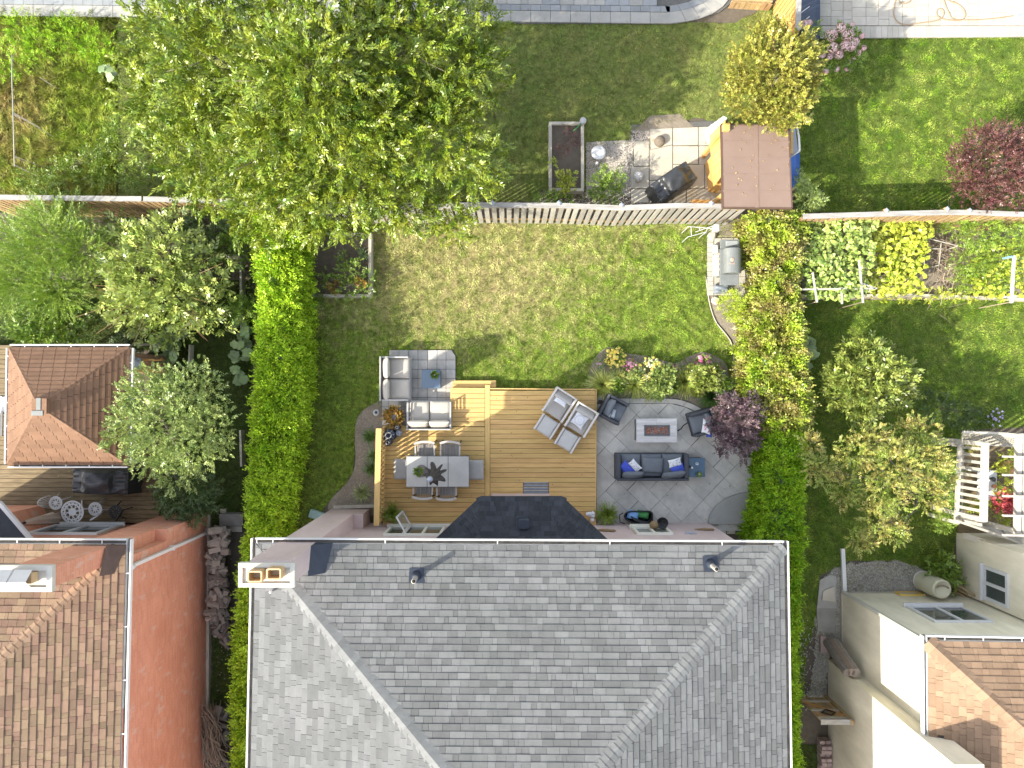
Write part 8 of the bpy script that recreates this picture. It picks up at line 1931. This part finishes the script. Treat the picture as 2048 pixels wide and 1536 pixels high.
# solar light, splash block, mailbox things
c = at(752, 825, .3); t = thing('solar_light', 'round blue-grey solar path light in the bed left of the planter', 'lamp', (c.x, c.y, .01)); MB().lathe((c.x, c.y, .26), [(.09, 0), (.1, .02), (.085, .04), (.04, .05), (.001, .05)], 20).build('head', M['alu'], t); MB().lathe((c.x, c.y, .31), [(.045, 0), (.04, .012), (.001, .014)], 14).build('solar_cell', M['lantern'], t); MB().bar((c.x, c.y, 0), (c.x, c.y, .27), .02).build('stake', M['alu'], t)
c = at(633, 1031, .1); t = thing('splash_block', 'pale teal plastic splash block beside the mauve chimney', 'splash block', (c.x, c.y, 0)); MB(Matrix.Translation((c.x, c.y, 0)) @ Matrix.Rotation(R(-18), 4, 'Z')).cbox(-.24, .24, -.13, .13, 0, .1, .02).build('block', M['teal'], t)
t = thing('foundation_curb', 'low concrete curb along the foot of the mauve chimney', 'curb', at(710, 1014, 0)); MB().bar(at(668, 1014, .08), at(752, 1011, .08), .1, .16).build('curb', M['timber'], t)
# steps down by the hedge at the wall corner
for i, (x0, y0, x1, y1, z_) in enumerate([(1452, 1048, 1476, 1078, .02), (1453, 1050, 1471, 1068, .08)]):
    pass
t = thing('stepping_stones', 'grey slabs in the narrow gap between the wall corner and the hedge', 'slabs', at(1455, 1060, 0))
for (x0, y0, x1, y1, z_) in ((1430, 1049, 1452, 1082, .05), (1454, 1052, 1471, 1068, .04), (1420, 1052, 1438, 1062, .12)):
    a, b = at(x0, y1, z_), at(x1, y0, z_); MB().cbox(a.x, b.x, a.y, b.y, -.02, z_, .008).build('slab', M['timber'] if z_ < .1 else M['concrete'], t)
# ---- firewood and branches in the left side passage
def logs(t, x0, y0, x1, y1, n, z, seed):
    r = random.Random(seed); out = []
    for k in range(n):
        x, y = r.uniform(x0, x1), r.uniform(y0, y1); c = at(x, y, z * r.uniform(.3, 1)); L_ = r.uniform(.18, .40); a = r.choice([0, 0, 1.2, -1, r.uniform(0, 3)]) + r.uniform(-.3, .3); w = r.uniform(.05, .11); n_ = r.choice([3, 4, 5])
        d = Vector((math.cos(a), math.sin(a), r.uniform(-.25, .25))); s_ = Vector((-d.y, d.x, 0)).normalized(); u_ = s_.cross(d)
        vs = [c + d * (e * L_ / 2) + s_ * w * math.cos(6.283 * i / n_ + k) + u_ * w * .8 * math.sin(6.283 * i / n_ + k) for e in (-1, 1) for i in range(n_)]
        q = MB(); q.add(vs, [tuple(range(n_ - 1, -1, -1)), tuple(range(n_, 2 * n_))] + [(i, (i + 1) % n_, n_ + (i + 1) % n_, n_ + i) for i in range(n_)]); q.build('log', M['firewood'], t)
t = thing('firewood_stack', 'long heap of grey split firewood along the brick wall', 'firewood', at(435, 1140, 0)); logs(t, 420, 1060, 452, 1240, 210, .75, 1)
t = thing('firewood_scatter', 'few scattered logs below the firewood heap in the side passage', 'firewood', at(440, 1270, 0)); logs(t, 430, 1240, 456, 1295, 16, .25, 2)
t = thing('firewood_heap', 'smaller firewood heap under the branch pile at the bottom left', 'firewood', at(430, 1460, 0)); logs(t, 408, 1415, 452, 1560, 50, .35, 3)
q = MB(); rr = random.Random(12)
for k in range(90):
    a = math.pi / 2 + rr.gauss(.15, .35); c = at(rr.gauss(425, 10), rr.uniform(1425, 1525), rr.uniform(.35, .7)); l = rr.uniform(.5, 1.2); d = Vector((math.cos(a), math.sin(a), rr.uniform(-.12, .12))); s_ = Vector((-d.y, d.x, 0)) * rr.uniform(-.12, .12)
    q.tube([c - d * l / 2, c + s_ + Vector((0, 0, .05)), c + d * l / 2], [rr.uniform(.008, .02), .012, .005], 5)
setp(q.build('branch_pile', M['twig']), 'pile of dry brown branches along the brick wall at the bottom', 'branches')
t = thing('wooden_boxes', 'grey wooden chest lids beside the hedge above the firewood', 'chest', at(463, 1045, 0))
for (x0, y0, x1, y1, z_) in ((438, 1028, 486, 1052, .35), (446, 1052, 484, 1064, .2), (440, 1018, 452, 1026, .1)):
    a, b = at(x0, y1, z_), at(x1, y0, z_); MB().cbox(a.x, b.x, a.y, b.y, 0, z_, .01).build('board', M['timber'] if y0 != 1028 else mat('dark_grey_board', (.16, .155, .15), (.22, .21, .20), 8, .8), t)
t = thing('wall_plinth', 'pale concrete plinth along the foot of the brick wall', 'plinth', at(420, 1200, 0)); a = at(419, 1030, .1); b = at(410, 1600, .1); MB().box(bwx, bwx + .08, b.y, a.y, -.02, .1).build('plinth', M['concrete'], t)

# ---- right side passage: barrel, planks, gate, rolled mats, bricks
c = at(1843, 1160, .02); t = thing('rain_barrel', 'cream plastic rain barrel standing between the two cream walls', 'barrel', (c.x, c.y, 0))
MB().lathe((c.x, c.y, 0), [(.27, 0), (.29, .05), (.285, .12), (.3, .5), (.285, .9), (.27, .98), (.28, 1.02), (.25, 1.06), (.22, 1.06), (.21, 1.03), (.001, 1.03)], 26).build('drum', M['barrel'], t); MB().lathe((c.x, c.y, .08), [(.295, 0), (.3, .02), (.295, .04)], 26).build('base_ring', M['white'], t)
q = MB()
for k in range(3): q.tube([(c.x + .2 * math.cos(a), c.y - .02 * k + .12 * math.sin(a), 1.05) for a in [.4 + .3 * j for j in range(8)]], .006, 4)
q.build('cord', M['twig'], t)
t = thing('leaning_planks', 'long brown poles lying behind the rain barrel', 'planks', at(1930, 1185, 0))
for (p, q_) in (((1866, 1138, .15), (1950, 1192, .9)), ((1902, 1172, .3), (2008, 1230, .9)), ((1905, 1180, .3), (2000, 1232, .9))): MB().bar(at(*p), at(*q_), .05, .05).build('pole', M['fence_brown'], t)
t = thing('rolled_mats', 'bundle of brown rolled mats leaning on the cream wall', 'mats', at(1672, 1300, 0)); P0, P1 = at(1662, 1285, .25), at(1703, 1346, 1.55)
d_ = (P1 - P0).normalized(); s1 = d_.cross(Vector((0, 0, 1))).normalized(); s2 = s1.cross(d_).normalized()
for k in range(3):
    q = MB(); n = 22; vs = []; R0 = .145 if k == 0 else .12; off = s1 * (-.13 + .13 * k) + s2 * (.02 if k == 1 else 0)
    for e in (0, 1):
        for i in range(n): a = 6.283 * i / n; rr_ = R0 * (1 + (.09 if i % 2 else -.05)); vs.append((P0 if e == 0 else P1) + off + s1 * rr_ * math.cos(a) * .8 + s2 * rr_ * math.sin(a))
    q.add(vs, [(i, (i + 1) % n, n + (i + 1) % n, n + i) for i in range(n)] + [tuple(range(n, 2 * n))]); q.build('roll', M['firewood'] if k != 1 else mat('brown_mat', (.24, .18, .14), (.34, .26, .21), 9, .85, stretch=(6, 6, 1), vary=.1), t)
a, b = at(1640, 1305, .1), at(1652, 1272, .1); t = thing('pink_planter_block', 'pinkish concrete trough beside the rolled mats', 'block', at(1647, 1290, 0)); MB().cbox(a.x, b.x, a.y, b.y, 0, .16, .01).build('trough', M['brick_pink'], t)
# gate
gtz = 1.75; t = thing('wooden_gate', 'brown plank gate with a diamond shaped metal grille across the side passage', 'gate', at(1630, 1430, 0))
gy = at(1650, 1436, gtz - .3).y; gx0, gx1 = at(1602, 1400, .3).x, at(1655, 1400, .3).x + .04
for k in range(7):
    x = gx0 + (gx1 - gx0) * k / 7; MB().box(x + .003, x + (gx1 - gx0) / 7 - .003, gy - .02, gy, .08, gtz - .1).build('plank', M['fence_brown'], t)
for z_ in (.35, .95, 1.45): MB().box(gx0, gx1, gy + .002, gy + .04, z_, z_ + .09).build('rail', M['timber'], t)
MB().box(gx0 - .02, gx1 + .03, gy - .07, gy + .07, gtz - .09, gtz - .04).build('top_board', M['cap'], t)
MB().bar((gx0, gy + .02, .4), (gx1, gy + .02, 1.4), .07, .03).build('brace', M['fence_orange'], t)
q = MB(); cx_ = (gx0 + gx1) / 2; dm = [(cx_ - .2, 1.2), (cx_, 1.38), (cx_ + .2, 1.2), (cx_, 1.02)]
for i in range(4): q.bar((dm[i][0], gy + .05, dm[i][1]), (dm[(i + 1) % 4][0], gy + .05, dm[(i + 1) % 4][1]), .025)
for k in range(-2, 3): q.bar((cx_ + k * .06, gy + .05, 1.04 + abs(k) * .05), (cx_ + k * .06, gy + .05, 1.36 - abs(k) * .05), .01)
q.build('grille', M['black'], t); MB().box(gx1 - .03, gx1 + .06, gy - .05, gy + .06, 0, gtz).build('post', M['fence_brown'], t)
t = thing('brick_stack', 'stack of pinkish concrete bricks against the cream wall at the bottom', 'bricks', at(1680, 1500, 0)); rr = random.Random(2)
bx0_, by0_ = at(1667, 1600, .1), at(1667, 1477, .1)
for k in range(11):
    for j in range(2):
        for l in range(4 - (k % 3 == 0)):
            x = bmx - .36 + j * .16 + rr.uniform(-.01, .01); y = by0_.y - .12 * k; z_ = .09 * l; MB().cbox(x, x + .15, y - .105, y, z_, z_ + .085, .008).build('brick', M['brick_pink'], t)

# ---- pergola at the right edge
PGZ = 2.35; t = thing('garden_pergola', 'cream painted pergola with lattice sides at the right edge', 'pergola', at(1990, 970, 0))
sheet('pergola_floor', ppoly([(1915, 880), (2120, 880), (2120, 1080), (1915, 1075)], 0), .015, M['old_deck'])
def bm_(nm, p, q_, w, h): MB().bar(at(*p), at(*q_), w, h).build(nm, M['lattice'], t)
bm_('beam', (1970, 885, PGZ), (1967, 1043, PGZ), .15, .12); bm_('beam', (2037, 868, PGZ + .15), (2034, 1068, PGZ + .15), .12, .14); bm_('beam', (2047, 868, PGZ + .15), (2046, 1068, PGZ + .15), .1, .14)
for y in (913, 950, 992, 1031, 1070, 870): bm_('rafter', (2006, y, PGZ + .28), (2070, y + 1, PGZ + .28), .05, .09)
for k in range(12): bm_('slat', (1922 - k * .6, 894 + k * 13.2, 1.25), (1963, 898 + k * 13.8, PGZ - .02), .035, .08)
bm_('side_beam', (1920, 888, 1.3), (1912, 1046, 1.3), .1, .08); bm_('side_beam', (1924, 900, 1.0), (1921, 1026, 1.0), .06, .1)
for (x, y) in ((1921, 890), (1913, 1044)): c = at(x, y, 1.3); MB().box(c.x - .05, c.x + .05, c.y - .05, c.y + .05, 0, 1.36).build('post', M['lattice'], t)
for (x, y) in ((1970, 888), (1967, 1040), (2040, 872), (2038, 1064)): c = at(x, y, PGZ); MB().box(c.x - .06, c.x + .06, c.y - .06, c.y + .06, 0, PGZ).build('post', M['lattice'], t)
def lattice(nm, A, B, C_, D_, n, m):
    """criss-cross strips over the quad A-B (bottom) D-C (top)"""
    A, B, C_, D_ = [at(*p) for p in (A, B, C_, D_)]; q = MB()
    L_ = (B - A).length; H_ = (D_ - A).length; step = .15; nrm_ = (B - A).cross(D_ - A).normalized()
    def S(u, v): return A.lerp(B, u).lerp(D_.lerp(C_, u), v)
    for sgn in (1, -1):
        k = -H_
        while k < L_ + H_:
            x0, x1 = (k, k + H_) if sgn > 0 else (k + H_, k); v0, v1 = 0.0, 1.0
            def cut(x0, v0, x1, v1):
                if x0 < 0: v0 += (0 - x0) / (x1 - x0) * (v1 - v0); x0 = 0
                if x0 > L_: v0 += (L_ - x0) / (x1 - x0) * (v1 - v0); x0 = L_
                return x0, v0
            if not ((x0 < 0 and x1 < 0) or (x0 > L_ and x1 > L_)):
                a0, b0 = cut(x0, v0, x1, v1); a1, b1 = cut(x1, v1, x0, v0)
                if abs(a0 - a1) > .03: q.bar(S(a0 / L_, b0) + nrm_ * (.008 * sgn), S(a1 / L_, b1) + nrm_ * (.008 * sgn), .04, .01, up=nrm_)
            k += step
    q.build(nm, m, t)
    f = MB()
    for p, r_ in ((A, B), (B, C_), (C_, D_), (D_, A)): f.bar(p, r_, .06, .05)
    f.build('lattice_frame', m, t)
lattice('lattice_panel', (1925, 886, 1.2), (2040, 893, 1.2), (2048, 869, 1.95), (1927, 864, 1.95), 10, M['lattice'])
lattice('lattice_panel', (1911, 1028, .85), (2004, 1062, .85), (2014, 1076, 1.6), (1914, 1042, 1.6), 10, M['lattice'])
lattice('lattice_panel', (2004, 1062, .85), (2062, 1085, .85), (2072, 1100, 1.6), (2014, 1076, 1.6), 6, M['timber'])
bm_('side_beam', (1927, 1071, .6), (2052, 1110, 2.0), .16, .08)
# things under the pergola
t = thing('white_garden_table', 'white table with small items under the pergola slats', 'table', at(1960, 960, 0)); a, b = at(1956, 1000, .7), at(1994, 940, .7); MB().cbox(a.x, b.x, a.y, b.y, .67, .7, .01).build('tabletop', M['white'], t)
for x in (a.x + .05, b.x - .05):
    for y in (a.y + .05, b.y - .05): MB().box(x - .02, x + .02, y - .02, y + .02, 0, .67).build('leg', M['white'], t)
for (x, y, r_, m_, lb_) in ((1982, 958, .07, 'black', 'black pot on the white table under the pergola'), (1985, 972, .06, 'terracotta', 'red pot on the white table under the pergola')):
    c = at(x, y, .7); setp(MB().lathe((c.x, c.y, .7), [(r_ * .7, 0), (r_, .1), (r_, .12), (r_ * .85, .12), (.001, .1)], 14).build('small_pot', M[m_]), lb_, 'pot')
tree('pink_petunias', 'mass of bright pink flowers under the pergola', 'flower', at(2010, 1005, 0), [bl(2003, 1003, .8, 22, .25), bl(2022, 1012, .8, 18, .25), bl(2020, 995, .8, 14, .2)], M['lf_red'], 260, 7, .14, .06, .05, .1, .5, .8, .4, -.1, 2, .02, 93, jit=.8)
tree('potted_greenery', 'yellow-green potted plants under the pergola', 'plant', at(1990, 950, 0), [bl(1992, 940, .7, 14, .25), bl(2006, 975, .7, 22, .3), bl(1985, 1018, .6, 22, .25), bl(2012, 925, .6, 22, .25), bl(1950, 1010, .5, 18, .2), bl(2030, 900, .7, 14, .2), bl(2000, 1045, .5, 14, .2)], M['lf_yvine'], 380, 8, .2, .06, .035, .1, .5, .8, .5, -.1, 2, .02, 94, jit=.8)
mum('orange-red flowers under the top right of the pergola', 2026, 902, 6, ['lf_red'], 'lf_shrub', 7, .05, .8, 95, name='red_geranium', nleaf=50)
c = at(2015, 935, .3); setp(MB().lathe((c.x, c.y, .02), [(.14, 0), (.2, .3), (.21, .32), (.17, .32), (.001, .28)], 18).build('clay_pot', M['terracotta']), 'round terracotta pot under the pergola', 'pot')
bpy.context.view_layer.update()
